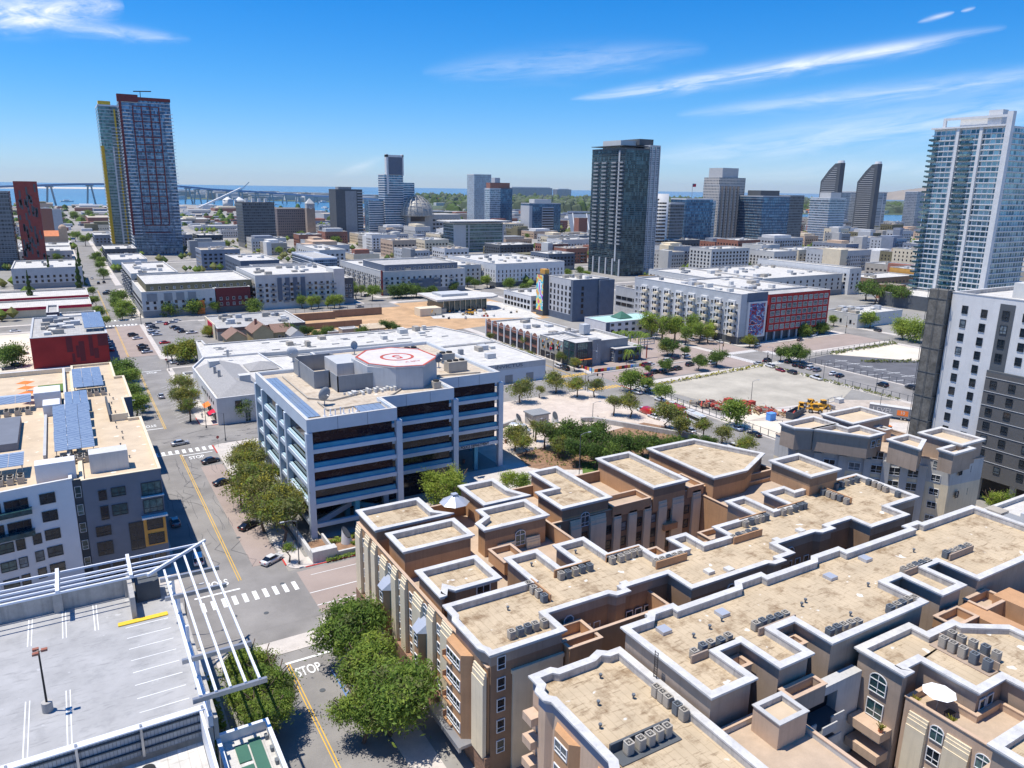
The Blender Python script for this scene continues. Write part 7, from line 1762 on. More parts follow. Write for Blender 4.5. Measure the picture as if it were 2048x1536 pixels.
TREES = [
('near','feathery green street tree beside the brown block','feather',[(31.2, 97.9, 4.3, 5.5), (31.0, 90.0, 3.7, 5.5), (29.0, 88.5, 2.8, 5.0), (30.0, 80.6, 4.7, 6.0), (26.5, 81.0, 2.9, 5.0)]),
('under','street tree beneath the white pergola','feather',[(15.9, 98.4, 2.7, 5.0), (16.9, 92.0, 2.8, 5.5), (15.5, 86.7, 2.5, 5.0), (14.7, 91.0, 2.4, 5.0), (17.5, 89.0, 2.0, 4.5)]),
('officerow',"olive-green street tree on the office's left side",'olive',[(34.0, 188.3, 3.4, 5.0), (31.1, 181.0, 3.0, 5.0), (34.3, 179.3, 3.3, 5.0), (30.6, 168.7, 3.9, 5.5), (34.7, 169.7, 2.9, 5.0), (28.1, 164.7, 3.0, 5.0), (30.1, 157.7, 3.9, 6.0), (32.7, 151.7, 3.8, 6.0), (29.7, 150.2, 3.5, 5.5), (32.1, 143.4, 3.8, 6.0), (35.9, 148.3, 2.9, 5.5)]),
('corner','small tree by the kerb before the corner garden','small',[(30.8, 134.3, 1.0, 3.0)]),
('leftrow','street tree along the white and slate building','mid',[(14.2, 301.6, 4.0, 5.0), (12.0, 283.5, 4.1, 5.0), (15.9, 286.3, 2.8, 5.0), (14.1, 262.6, 3.2, 5.0), (14.1, 249.4, 3.4, 5.0), (16.4, 255.4, 2.2, 4.0)]),
('rightrow','street tree beside the white hall','olive',[(29.5, 266.8, 3.4, 5.0), (29.3, 251.2, 3.5, 5.0), (27.0, 252.4, 2.5, 5.0), (27.9, 237.8, 2.4, 5.0)]),
('hall','flat-topped young tree before the arched doorway','mid',[(42.5, 232.1, 3.1, 4.5)]),
('gold','golden-green round tree on the corner lot','gold',[(40.1, 326.1, 5.3, 5.0), (34.0, 328.6, 3.0, 4.5), (44.1, 326.1, 2.9, 4.0), (55.2, 374.0, 3.3, 3.0)]),
('lot','broad tree by the tree lot at the left edge','mid',[(-21.4, 345.3, 5.0, 5.0)]),
('cedar','dark conical cedar left of the street','cone',[(9.8, 607.5, 4.2, 8.0), (-8.7, 611.4, 3.4, 6.0), (-18.9, 527.4, 3.2, 5.0), (7.4, 558.9, 3.9, 6.0)]),
('farleft','street tree on the left kerb further up','mid',[(13.6, 497.4, 2.6, 4.0), (14.1, 452.5, 3.2, 4.0), (14.4, 421.1, 2.5, 4.0), (14.0, 545.8, 2.5, 4.0)]),
('farright','street tree on the right kerb before the olive-topped block','mid',[(25.9, 502.3, 4.4, 5.0), (22.2, 475.1, 3.4, 5.0), (26.5, 458.8, 4.4, 5.0), (23.6, 442.5, 3.2, 4.0), (28.6, 449.4, 2.7, 4.0)]),
('farright2','small tree further up the street on the right','mid',[(26.8, 791.0, 4.6, 5.0), (25.9, 702.1, 3.7, 5.0), (25.0, 641.6, 3.7, 5.0), (29.6, 747.7, 3.5, 5.0)]),
('olvfront','bushy tree before the olive-topped block','mid',[(47.3, 444.5, 4.6, 4.0), (61.2, 443.8, 5.0, 4.0), (67.5, 451.0, 3.9, 4.0), (70.6, 445.4, 3.4, 4.0), (89.1, 436.8, 4.5, 4.0)]),
('balc','slender street tree before the balconied block','lime',[(115.2, 449.7, 2.7, 5.0), (118.3, 441.5, 2.6, 5.0), (121.8, 435.4, 2.6, 5.0), (126.6, 437.7, 2.6, 5.0), (135.0, 433.8, 2.9, 5.0), (139.4, 436.3, 2.7, 5.0), (132.0, 436.0, 2.4, 4.0)]),
('gap','street tree in the gap between the two white blocks','mid',[(165.1, 504.2, 3.8, 6.0), (162.6, 484.4, 3.6, 6.0), (158.9, 463.9, 3.2, 6.0), (152.6, 461.9, 3.2, 5.0), (166.0, 474.6, 2.9, 5.0), (166.4, 455.3, 4.4, 6.0)]),
('fig','broad dark fig tree before the long grey-white block','dark',[(184.3, 457.0, 5.5, 4.5), (190.6, 458.0, 5.9, 5.0), (196.5, 455.4, 5.2, 5.0), (201.3, 447.8, 4.5, 5.0), (230.9, 471.5, 3.5, 4.0), (252.6, 491.2, 3.6, 5.0), (250.6, 475.7, 3.2, 5.0)]),
('slot','street tree before the white slot-window block','mid',[(273.2, 527.0, 3.9, 6.0), (261.9, 477.9, 4.0, 6.0), (269.3, 458.4, 4.2, 6.0), (268.7, 437.2, 3.1, 5.0)]),
('yard','dark tree behind the long warehouse','dark',[(88.2, 357.7, 4.3, 4.0), (97.1, 356.5, 2.9, 3.0), (104.3, 350.0, 3.1, 3.0), (97.9, 344.6, 2.1, 3.0), (118.7, 343.0, 2.9, 3.0), (135.4, 349.9, 3.5, 3.5), (138.2, 343.9, 2.2, 3.0), (82.1, 366.9, 2.2, 2.0)]),
('shop','street tree along the brick shops','olive',[(165.9, 299.9, 1.8, 4.0), (175.9, 281.9, 2.9, 4.0), (172.2, 250.2, 2.1, 3.5), (170.6, 238.7, 2.0, 3.5)]),
('hedge','low grey-green shrub clump along the warehouse kerb','olive',[(162.1, 283.8, 2.2, 1.5), (163.4, 277.2, 2.2, 1.5), (163.8, 271.3, 2.1, 1.5), (163.4, 261.6, 2.5, 1.5), (162.6, 255.6, 2.1, 1.5)]),
('plaza','plaza tree beside the kerb before the bus','olive',[(127.2, 208.9, 3.7, 5.0), (136.5, 211.0, 1.5, 3.0), (145.1, 214.0, 3.5, 4.5), (148.6, 205.9, 3.1, 4.5), (154.0, 203.1, 2.6, 4.5), (146.1, 182.3, 2.4, 4.5), (149.8, 178.4, 3.0, 5.0), (150.8, 162.5, 4.2, 5.0), (149.3, 155.0, 2.9, 4.5), (155.1, 151.6, 2.3, 4.0), (156.6, 145.7, 2.6, 3.5), (155.7, 135.5, 2.7, 3.0)]),
('busside','rounded tree on the far kerb opposite the bus','mid',[(170.4, 203.7, 3.9, 5.0), (173.7, 199.0, 2.5, 4.0), (169.2, 186.2, 3.0, 4.5), (172.4, 155.2, 4.1, 5.5), (188.7, 215.5, 1.3, 4.0)]),
('rest','dark tree on the kerb before the vacant lot','dark',[(224.8, 242.1, 4.1, 5.0), (199.6, 218.5, 2.6, 4.0), (215.5, 216.5, 3.0, 4.0), (227.5, 218.3, 3.5, 4.5), (225.7, 235.2, 1.9, 4.0)]),
('bl','bare-branched tree beside the billboard','olive',[(222.5, 242.7, 3.3, 4.0)]),
('motel','palm tree before the white motel','palm',[(214.1, 268.2, 2.1, 7.0), (218.8, 268.7, 2.1, 7.0), (220.4, 265.2, 2.1, 7.0), (223.7, 263.5, 2.1, 7.0), (223.8, 259.4, 2.0, 7.0)]),
('restp','palm tree at the front of the slate restaurant','palm',[(206.3, 243.5, 1.9, 6.0), (199.5, 240.8, 1.7, 5.0)]),
('mural','tall leafy tree along the long mural block','lime',[(243.4, 277.2, 4.9, 8.0), (243.1, 269.6, 4.3, 8.0), (249.0, 266.8, 4.3, 8.0), (258.2, 265.3, 4.3, 8.0), (255.9, 257.7, 3.3, 7.0), (260.0, 255.9, 3.1, 6.0), (247.3, 257.9, 2.8, 6.0), (269.6, 261.6, 2.9, 6.0)]),
('endm','small yellow-green tree under the framed mural','gold',[(270.8, 240.3, 3.0, 3.5)]),
('redw','wide low tree before the red wing','mid',[(316.9, 246.1, 3.8, 3.5), (327.7, 248.7, 3.8, 3.5), (332.0, 246.6, 3.1, 3.5)]),
('corn',"spreading dark fig at the striped lot's corner",'dark',[(263.4, 211.4, 4.3, 4.5), (264.6, 206.6, 3.0, 4.0), (259.3, 212.6, 2.6, 4.0)]),
('whs','small tree before the white warehouse','mid',[(356.8, 260.1, 2.4, 4.0), (370.1, 247.2, 4.6, 5.0)]),
('park','tall dark park tree left of the white tower','dark',[(464.2, 315.7, 6.7, 9.0), (452.6, 301.4, 5.8, 9.0), (464.6, 296.0, 6.5, 9.0), (455.9, 284.2, 5.7, 9.0)]),
('palmp','pale palm among the park trees','palm',[(452.4, 298.6, 3.2, 10.0)]),
('big','bright green tree pair left of the scaffold netting','lime',[(356.1, 219.5, 4.7, 6.0), (355.6, 212.2, 5.4, 6.0)]),
('lawn','dense fig tree beyond the brown block','dark',[(111.4, 162.1, 3.6, 5.0), (115.6, 160.5, 3.8, 5.5), (120.1, 159.7, 3.9, 5.5), (110.5, 150.9, 3.4, 5.0), (118.4, 151.8, 4.0, 5.5), (112.8, 147.5, 2.8, 5.0), (121.6, 149.5, 3.5, 5.0), (115.6, 143.8, 2.8, 5.0), (124.5, 147.3, 2.9, 4.5), (128.7, 147.6, 2.4, 4.0), (133.5, 148.1, 2.5, 3.5), (137.6, 147.5, 2.2, 3.0), (140.7, 145.9, 2.2, 3.0), (145.4, 145.0, 2.2, 2.5), (150.1, 144.0, 2.0, 2.5)]),
('mulch','thin airy tree on the bark bed beside the office','olive',[(101.1, 168.3, 3.3, 4.5), (101.4, 163.5, 2.4, 4.0), (109.2, 165.7, 3.3, 5.0), (110.6, 172.6, 1.4, 5.0), (108.6, 157.4, 2.4, 4.0)]),
('court','bright green tree in the garden before the office','lime',[(67.4, 146.8, 2.7, 5.0), (68.0, 142.1, 2.5, 5.0), (70.6, 143.9, 2.3, 6.0), (66.4, 142.4, 2.7, 4.0), (70.7, 141.1, 1.8, 4.0), (84.7, 144.1, 2.0, 3.5), (87.2, 141.3, 2.1, 3.5)]),
('aptr','green tree at the foot of the grey tower','lime',[(173.9, 80.7, 1.6, 4.0), (175.7, 79.1, 1.6, 4.0)]),
('far1','tree clump on the harbour flats','mid',[(192.0, 789.8, 4.1, 6.0), (30.2, 1667.4, 8.5, 10.0), (56.8, 1717.2, 8.8, 10.0), (5.9, 1670.5, 7.5, 10.0), (72.6, 1016.1, 5.3, 10.0), (16.6, 1067.5, 5.4, 8.0), (24.7, 988.5, 5.1, 8.0), (142.3, 865.4, 4.8, 7.0), (157.0, 875.9, 4.9, 7.0), (151.1, 804.7, 4.0, 7.0), (276.4, 1024.0, 6.0, 6.0), (289.7, 916.3, 5.5, 6.0), (344.8, 496.8, 3.2, 6.0), (365.3, 508.7, 3.3, 6.0), (353.2, 481.5, 3.1, 6.0), (617.6, 886.9, 4.9, 8.0)]),
]
# ---------------------------------------------------------------- trees
def crown(seed, nc, nl, leaf, mats, rz=.85, spread=.2, core=.55, elong=1.0, lift=0.0, flat=False, droop=0.0):
    rnd = random.Random(seed); vs=[]; fs=[]; mi=[]
    lobes = [(Vector((rnd.uniform(-.5,.5),rnd.uniform(-.5,.5),rnd.uniform(-.35,.45)))*(1.0),rnd.uniform(.42,.68)) for _ in range(7)]
    for c in range(nc):
        while True:
            d = Vector((rnd.gauss(0,1),rnd.gauss(0,1),rnd.gauss(0,1)))
            if d.length > .1: break
        d.normalize()
        if flat and d.z < -.2: d.z *= .3
        r = core+(1-core)*rnd.random()**.6
        r *= .82+.3*math.sin(d.x*5+seed)*math.cos(d.y*4+seed*2)
        lc, lr = lobes[c%7]; cc = Vector((lc.x+d.x*r*lr, lc.y+d.y*r*lr, (lc.z+d.z*r*lr)*rz+lift))
        s = spread*rnd.uniform(.7,1.35); k = rnd.randrange(len(mats)) if rnd.random()<.55 else 0
        for l in range(nl):
            o = Vector((rnd.gauss(0,s),rnd.gauss(0,s),rnd.gauss(0,s*.7)))
            p = cc+o; p.z -= droop*o.length
            n = (d*.5+Vector((rnd.uniform(-1,1),rnd.uniform(-1,1),rnd.uniform(-.3,1.2)))).normalized()
            u = n.cross(Vector((rnd.uniform(-1,1),rnd.uniform(-1,1),rnd.uniform(-1,1))))
            if u.length < .05: continue
            u.normalize(); v = n.cross(u); a = leaf*rnd.uniform(.6,1.3)
            b = len(vs)
            vs += [tuple(p-u*a*elong), tuple(p-v*a*.5), tuple(p+u*a*elong), tuple(p+v*a*.5)]
            fs.append((b,b+1,b+2,b+3)); mi.append(k)
    me = bpy.data.meshes.new('crown'); me.from_pydata(vs,[],fs)
    for m in mats: me.materials.append(M[m])
    me.polygons.foreach_set('material_index', mi); me.update(); return me
def trunk_mesh(seed, lean=.1):
    rnd = random.Random(seed); m = MB()
    pts = [(0,0,0),(rnd.uniform(-lean,lean),rnd.uniform(-lean,lean),.35),(rnd.uniform(-lean,lean)*1.5,rnd.uniform(-lean,lean)*1.5,.6)]
    for (a,b,ra,rb) in ((0,1,.06,.045),(1,2,.045,.036)):
        n=7; A=Vector(pts[a]); B=Vector(pts[b])
        m.add([(A.x+ra*math.cos(6.28*i/n),A.y+ra*math.sin(6.28*i/n),A.z) for i in range(n)]+[(B.x+rb*math.cos(6.28*i/n),B.y+rb*math.sin(6.28*i/n),B.z) for i in range(n)],[(i,(i+1)%n,(i+1)%n+n,i+n) for i in range(n)])
    T = Vector(pts[2])
    for i in range(6):
        a = i*1.05+rnd.random(); q = T+Vector((.32*math.cos(a),.32*math.sin(a),.25+.2*rnd.random())); m.beam(T,q,.035,.035,0,5); m.beam(q,q+Vector((.25*math.cos(a+.6),.25*math.sin(a+.6),.22)),.02,.02,0,4); m.beam(q,q+Vector((.2*math.cos(a-.7),.2*math.sin(a-.7),.2)),.018,.018,0,4)
    return m.mesh('trunk',[M['bark']])
CR = {
 'feather':[crown(s,190,80,.042,['leaf_mid','leaf_lime','leaf_lime','leaf_olive'],.8,.15,.5,1.5,droop=.25) for s in (1,2)],
 'olive':[crown(s,85,42,.062,['leaf_olive','leaf_mid','leaf_gold'],.85,.17,.45) for s in (3,4)],
 'mid':[crown(s,85,45,.066,['leaf_mid','leaf_dark','leaf_lime'],.8,.17,.55) for s in (5,6)],
 'dark':[crown(s,90,48,.066,['leaf_dark','leaf_mid','leaf_dark'],.7,.17,.6,flat=True) for s in (7,8)],
 'lime':[crown(s,80,45,.066,['leaf_lime','leaf_mid','leaf_lime'],1.1,.18,.5) for s in (9,10)],
 'gold':[crown(s,110,45,.06,['leaf_gold','leaf_lime','leaf_mid'],.75,.15,.62) for s in (11,12)],
 'small':[crown(13,40,30,.1,['leaf_lime','leaf_mid'],.8,.2,.4)],
}
def cone_mesh():
    rnd = random.Random(5); vs=[];fs=[];mi=[]
    for i in range(3800):
        z = rnd.random()**1.2; r = (1-z)*.95*rnd.uniform(.55,1.0)*(.8+.25*math.sin(z*40)); a = rnd.uniform(0,6.283)
        p = Vector((r*math.cos(a),r*math.sin(a),-1+2.8*z)); u = Vector((rnd.gauss(0,1),rnd.gauss(0,1),rnd.gauss(0,.5))).normalized(); v = u.cross(Vector((math.cos(a),math.sin(a),.6))).normalized(); b=len(vs)
        vs += [tuple(p-u*.08),tuple(p-v*.045),tuple(p+u*.08),tuple(p+v*.045)]; fs.append((b,b+1,b+2,b+3)); mi.append(0)
    me = bpy.data.meshes.new('crown'); me.from_pydata(vs,[],fs); me.materials.append(M['leaf_dark']); me.update(); return me
def palm_mesh():
    rnd = random.Random(6); m = MB()
    for i in range(26):
        a = i*2.4; up = rnd.uniform(-.5,.8); p = Vector((0,0,0)); d = Vector((math.cos(a),math.sin(a),up))*.28
        for k in range(4):
            q = p+d; s = Vector((-math.sin(a),math.cos(a),0))*(.13-.025*k); m.add([tuple(p-s),tuple(p),tuple(q),tuple(q-s*.8-Vector((0,0,.08)))],[(0,1,2,3)]); m.add([tuple(p),tuple(p+s),tuple(q+s*.8-Vector((0,0,.08))),tuple(q)],[(0,1,2,3)])
            p = q; d = d+Vector((0,0,-.16))
    return m.mesh('crown',[M['leaf_mid']])
CR['cone'] = [cone_mesh()]; CR['palm'] = [palm_mesh()]
TRK = [trunk_mesh(1), trunk_mesh(2), trunk_mesh(3)]
pm_ = MB(); pm_.cyl(0,0,0,1,.035,7,.025); PALMT = pm_.mesh('trunk',[M['bark']])
rnd = random.Random(19)
for key, lab, ty, L in TREES:
    L2 = sorted(L, key=lambda e: math.atan2(e[0], e[1]))
    for i, (x,y,r,z) in enumerate(L2):
        l = lab if len(L2)==1 else '%s, %s from the left' % (lab, ORD[i])
        cat = 'palm' if ty=='palm' else ('shrub' if z < 2 else 'tree')
        t = thing('palm_tree' if ty=='palm' else ('shrub' if z<2 else ('conifer' if ty=='cone' else 'broadleaf_tree')), l, cat, (x,y,0.1), rnd.uniform(0,6.28), (key+' trees') if len(L2)>1 else None)
        me = CR[ty][i % len(CR[ty])]
        if ty == 'palm': r = max(r, 2.6); put('crown', me, t, (0,0,z), 0, (r,r,r)); put('trunk', PALMT, t, (0,0,0), 0, (6,6,z)); continue
        r *= 1.22; zc = max(z, r*.72)
        if ty == 'cone': put('crown', me, t, (0,0,zc+1), 0, (r*.8,r*.8,r*1.9)); put('trunk', TRK[0], t, (0,0,0), 0, (2,2,zc)); continue
        put('crown', me, t, (0,0,zc), 0, (r,r,r))
        put('trunk', TRK[i%3], t, (0,0,0), 0, (zc,zc,zc*1.15))
for i,(x,y,r) in enumerate(FARTREES):
    t = thing('broadleaf_tree','small street tree standing among the distant city blocks','tree',(x,y,0),i*1.3,'trees among the distant blocks')
    put('crown', CR[('mid','dark','olive')[i%3]][i%2], t, (0,0,r*1.2), 0, (r,r,r)); put('trunk', TRK[i%3], t, (0,0,0), 0, (r,r,r*1.2))
m = MB()
for (x,y,r) in FARREST:
    for k in range(3):
        a = rnd.uniform(-1,1)*r; b = rnd.uniform(-1,1)*r; s = r*rnd.uniform(.6,.9); z = r*rnd.uniform(.6,1.3)
        m.add([(x+a-s,y+b,z),(x+a,y+b-s,z),(x+a+s,y+b,z),(x+a,y+b+s,z),(x+a,y+b,z+s),(x+a,y+b,z-s)],[(0,1,4),(1,2,4),(2,3,4),(3,0,4),(1,0,5),(2,1,5),(3,2,5),(0,3,5)],rnd.randrange(3))
tag(m.build('street_trees',[M['leaf_mid'],M['leaf_dark'],M['leaf_olive']]),'small trees filling the gaps of the far city blocks','woods',None,'stuff')
# planted beds
def hedge(poly, h, label, n, leaf='leaf_lime', sc_=.5):
    rnd = random.Random(len(label)); xs=[p[0] for p in poly]; ys=[p[1] for p in poly]; vs=[];fs=[]
    def inside(x,y):
        c=False; m=len(poly)
        for i in range(m):
            a=poly[i]; b=poly[i-1]
            if (a[1]>y)!=(b[1]>y) and x < (b[0]-a[0])*(y-a[1])/(b[1]-a[1])+a[0]: c = not c
        return c
    while len(fs) < n:
        x=rnd.uniform(min(xs),max(xs)); y=rnd.uniform(min(ys),max(ys))
        if not inside(x,y): continue
        z=.2+h*rnd.random()**.5*(.7+.3*math.sin(x*3)*math.cos(y*2.6)); p=Vector((x,y,z)); u=Vector((rnd.gauss(0,1),rnd.gauss(0,1),rnd.gauss(0,.6))).normalized(); v=u.cross(Vector((rnd.gauss(0,1),rnd.gauss(0,1),1))).normalized(); a=sc_*rnd.uniform(.3,.6); b=len(vs)
        vs += [tuple(p-u*a),tuple(p-v*a*.6),tuple(p+u*a),tuple(p+v*a*.6)]; fs.append((b,b+1,b+2,b+3))
    me=bpy.data.meshes.new('hedge'); me.from_pydata(vs,[],fs); me.materials.append(M[leaf]); ob=put('hedge',me,None); tag(ob,label,'hedge'); return ob
hedge([(39.8,139.2),(50,139.5),(58,140.8),(58,138),(50,137),(46,138.2),(40,137.5)],.9,'bright green wavy hedge behind the tube sculptures',1500)
hedge([(43.5,136),(46.5,136),(48,133.3),(44.5,133.3)],.8,'rounded green planting between the tube sculptures',700)
hedge([(37,130.6),(50,130.9),(50,131.7),(37,131.5)],.7,'low clipped shrub strip outside the garden wall by the crossing',500,'leaf_mid')
hedge([(48.5,132.6),(56,132.6),(56,136),(49.5,136)],.9,'green planting at the right end of the corner garden',600,'leaf_mid')
hedge([(98,160),(112,146),(140,144),(150,160),(140,168),(104,168)],.5,'sparse scrub over the brown bark bed',900,'leaf_olive',.9)
for i,(x0,y0,x1,y1) in enumerate(((291,212,342,214),(291,195,320,180),(300,150,330,118))): hedge([(x0,y0-1.5),(x1,y1-1.5),(x1,y1+1.5),(x0,y0+1.5)],1.2,'scattered dry bushes on the sandy lot, %s'%('back edge','middle','front edge')[i],220,'leaf_olive',1.4)
hedge([(181,204.5),(246,209),(246,210.5),(181,206)],1.2,'weedy strip along the back of the vacant lot',400,'leaf_gold',1.0)
hedge([(246,209),(247.6,209),(247.6,150),(246,150)],1.2,'weedy strip along the right side of the vacant lot',400,'leaf_olive',1.0)
hedge([(8.9,77),(11.5,77),(11.5,104),(8.9,104)],1.4,'ground planting between the deck and the pergola trees',900,'leaf_mid',.8)

# ---------------------------------------------------------------- vehicles
PAINT = {}
def paint(name, c):
    m, nt_, b = nodes(name); b.inputs['Base Color'].default_value = rgba(c); b.inputs['Roughness'].default_value = .28; b.inputs['Metallic'].default_value = .15; b.inputs['Coat Weight'].default_value = .6; return m
for k,c in dict(white=(.78,.78,.78),silver=(.5,.52,.55),grey=(.22,.23,.25),dark=(.035,.038,.045),black=(.012,.012,.014),red=(.5,.02,.02),burgundy=(.22,.01,.03),blue=(.12,.2,.35),navy=(.02,.035,.08),lightblue=(.38,.46,.58)).items(): PAINT[k] = paint('car_paint_'+k, c)
M['carglass'] = glassmat('car_glass',(.01,.013,.018),.05,var=False); M['lamp'] = mat('headlight_lens',(.7,.7,.68),var=0,rough=.1); M['tail'] = mat('taillight_lens',(.4,.01,.01),var=0,rough=.2); M['chrome'] = mat('chrome',(.6,.6,.6),var=0,rough=.15,metal=1)
def loft(st, mi=0):
    """cross-sections (x, half width, z bottom, z shoulder, z top, top half width)"""
    m = MB(); vs=[]; 
    for (x,w,zb,zs,zt,wt) in st: vs += [(x,-w,zb),(x,-w*1.02,zs),(x,-wt,zt),(x,wt,zt),(x,w*1.02,zs),(x,w,zb)]
    n=len(st); fs=[]
    for i in range(n-1):
        for j in range(6): a=i*6+j; b=i*6+(j+1)%6; fs.append((a,b,b+6,a+6))
    fs += [tuple(range(5,-1,-1)), tuple(range((n-1)*6,n*6))]
    m.add(vs,fs,mi); return m
CARS_P = {}
def car_proto(kind):
    if kind == 'sedan':
        body = loft([(-2.35,.72,.35,.62,.80,.66),(-2.25,.86,.25,.70,.92,.78),(-1.3,.91,.2,.74,.95,.84),(0,.92,.2,.74,.93,.85),(1.1,.91,.2,.72,.90,.83),(2.0,.86,.24,.62,.76,.74),(2.3,.70,.34,.52,.62,.6)])
        cab = loft([(-1.75,.80,.9,.91,.93,.76),(-1.0,.80,.88,1.1,1.36,.62),(-.1,.81,.88,1.12,1.42,.64),(.45,.80,.88,1.08,1.36,.62),(1.25,.78,.86,.88,.91,.72)]); roof=(-1.0,.42,.6,1.38,1.44); L=2.35; wr=.33; ax=1.38
    elif kind == 'suv':
        body = loft([(-2.3,.8,.4,.75,1.0,.76),(-2.25,.92,.3,.85,1.05,.86),(-1.2,.95,.28,.85,1.06,.88),(1.0,.95,.28,.84,1.04,.88),(2.0,.90,.3,.78,.96,.8),(2.3,.78,.42,.66,.84,.7)])
        cab = loft([(-2.2,.84,1.02,1.06,1.1,.82),(-1.95,.84,1.0,1.3,1.66,.7),(0,.85,1.0,1.3,1.72,.72),(.6,.84,1.0,1.26,1.66,.7),(1.35,.82,1.0,1.02,1.05,.76)]); roof=(-1.9,.55,.7,1.67,1.75); L=2.3; wr=.37; ax=1.4
    elif kind == 'van':
        body = loft([(-2.8,.9,.4,1.2,2.2,.8),(-2.6,.98,.35,1.2,2.35,.86),(1.2,.98,.35,1.2,2.3,.86),(1.9,.97,.35,1.1,1.45,.88),(2.7,.9,.4,.9,1.1,.8)])
        cab = loft([(1.0,.9,1.4,1.8,2.28,.8),(1.25,.92,1.35,1.7,2.2,.8),(2.0,.88,1.2,1.22,1.42,.8)]); roof=(-2.5,1.1,.82,2.33,2.38); L=2.75; wr=.36; ax=1.75
    else:
        body = loft([(-2.8,.85,.45,.85,1.05,.82),(-2.7,.95,.35,.9,1.1,.9),(-.8,.96,.35,.9,1.1,.9),(1.0,.96,.35,.9,1.12,.9),(2.3,.92,.4,.85,1.05,.82),(2.7,.85,.5,.75,.95,.76)])
        cab = loft([(-.9,.86,1.08,1.4,1.75,.72),(.4,.86,1.08,1.4,1.8,.72),(1.3,.84,1.05,1.08,1.12,.78)]); roof=(-.85,.4,.7,1.76,1.82); L=2.75; wr=.4; ax=1.75
    P = {}
    P['body'] = (body.mesh('body',[PAINT['white']],True), {0:1}); P['windows'] = (cab.mesh('windows',[M['carglass']]), None)
    P['roof'] = (MB().prism([(roof[0],-roof[2]),(roof[1],-roof[2]),(roof[1],roof[2]),(roof[0],roof[2])],roof[3]-.03,roof[4]).mesh('roof',[PAINT['white']]), {0:1})
    m = MB(); n=12
    m.add([(wr*math.cos(6.2832*i/n),-.11,wr*math.sin(6.2832*i/n)) for i in range(n)]+[(wr*math.cos(6.2832*i/n),.11,wr*math.sin(6.2832*i/n)) for i in range(n)],[(i,(i+1)%n,(i+1)%n+n,i+n) for i in range(n)]+[tuple(range(n-1,-1,-1)),tuple(range(n,2*n))],0)
    m.add([(wr*.6*math.cos(6.2832*i/n),s,wr*.6*math.sin(6.2832*i/n)) for s in (-.12,.12) for i in range(n)],[tuple(range(n)),tuple(range(n,2*n))],1)
    P['wheel'] = m.mesh('wheel',[M['rubber'],M['steel']]); P['wp'] = [(a,b,wr) for a in (-ax,ax) for b in (-.86,.86)]
    P['headlight'] = MB().box(-.06,.06,-.2,.2,-.08,.08).mesh('headlight',[M['lamp']]); P['hp'] = [(L-.06,b,.66 if kind=='sedan' else .86) for b in (-.6,.6)]
    P['taillight'] = MB().box(-.05,.05,-.18,.18,-.1,.1).mesh('taillight',[M['tail']]); P['tp'] = [(-L+.02,b,.74 if kind=='sedan' else .95) for b in (-.62,.62)]
    if kind == 'truck':
        P['bed'] = MB().box(-2.65,-1.0,-.8,.8,1.0,1.115).mesh('bed',[M['rubber']])
    CARS_P[kind] = P
for k in ('sedan','suv','van','truck'): car_proto(k)
def make_car(x,y,heading,col,kind,label,z=.06,scale=1.0,group='cars and vans of the streets'):
    P = CARS_P[kind]; nm = {'sedan':'car','suv':'sport_utility_car','van':'van','truck':'pickup_truck'}[kind]
    t = thing(nm, label, {'sedan':'car','suv':'car','van':'van','truck':'pickup'}[kind], (x,y,z), R(90-heading), group)
    if scale != 1: t.scale = (scale,)*3
    for part in ('body','roof'): put(part, P[part][0], t, mat={0:PAINT[col]})
    put('windows', P['windows'][0], t)
    for p in P['wp']: put('wheel', P['wheel'], t, p)
    for p in P['hp']: put('headlight', P['headlight'], t, p)
    for p in P['tp']: put('taillight', P['taillight'], t, p)
    if 'bed' in P: put('bed', P['bed'], t)
    return t
for (x,y,hd,col,kind,lab) in CARS: make_car(x,y,hd,col,kind,lab)
make_car(110.6,181.3,142,'white','van','white passenger van on the paved plaza',.16,1.15)
t = thing('pavilion','small concrete kiosk between two slanted white tubes on the plaza','kiosk',(120,188,0)); MB().box(117,122.5,184,189,0,3.6).build('wall',[M['concrete']],t); MB().box(116.6,122.9,183.6,189.4,3.6,4).build('roof',[M['grey']],t)
tube(114.5,188.5,R(20),'slanted white tube sculpture left of the plaza kiosk'); tube(125.5,185,R(-10),'slanted white tube sculpture right of the plaza kiosk')
# articulated bus
BS = thing('bus','long red and white articulated city bus on the street by the rubble yard','bus',(165,170,0.05),R(-96))
x_ = 0
for i,(a,b) in enumerate(((-9.3,-.9),(.6,9.3))):
    m = loft([(a,1.22,.35,1.9,2.9,1.05),(a+.3,1.27,.3,1.9,3.05,1.12),(b-.3,1.27,.3,1.9,3.05,1.12),(b,1.22,.35,1.9,2.9,1.05)]); m.build('body',[PAINT['red' if i==0 else 'white']],BS,local=True)
    for s in (-1,1): MB().box(a+.5,b-.4,s*1.28-.02,s*1.28+.02,1.3,2.35).build('window_band',[M['carglass']],BS,local=True)
    MB().box(a+.6,b-.6,-.95,.95,3.05,3.2).build('roof_cover',[PAINT['red' if i==0 else 'white']],BS,local=True)
    for q in ((a+1.8,),(b-1.8,)):
        for s in (-1.12,1.12): o=put('wheel',CARS_P['suv']['wheel'],BS,(q[0],s,.45),0,(1.25,1.4,1.25))
    MB().box(a+1.5,a+3.6,-.8,.8,3.2,3.5).build('roof_unit',[M['ltgrey']],BS,local=True)
m = MB(); 
for k in range(7): m.box(-.9+k*.21,-.9+k*.21+.1,-1.15,1.15,.4,2.95)
m.box(-.9,.6,-1.05,1.05,.45,2.85); m.build('bellows',[M['rubber']],BS,local=True)
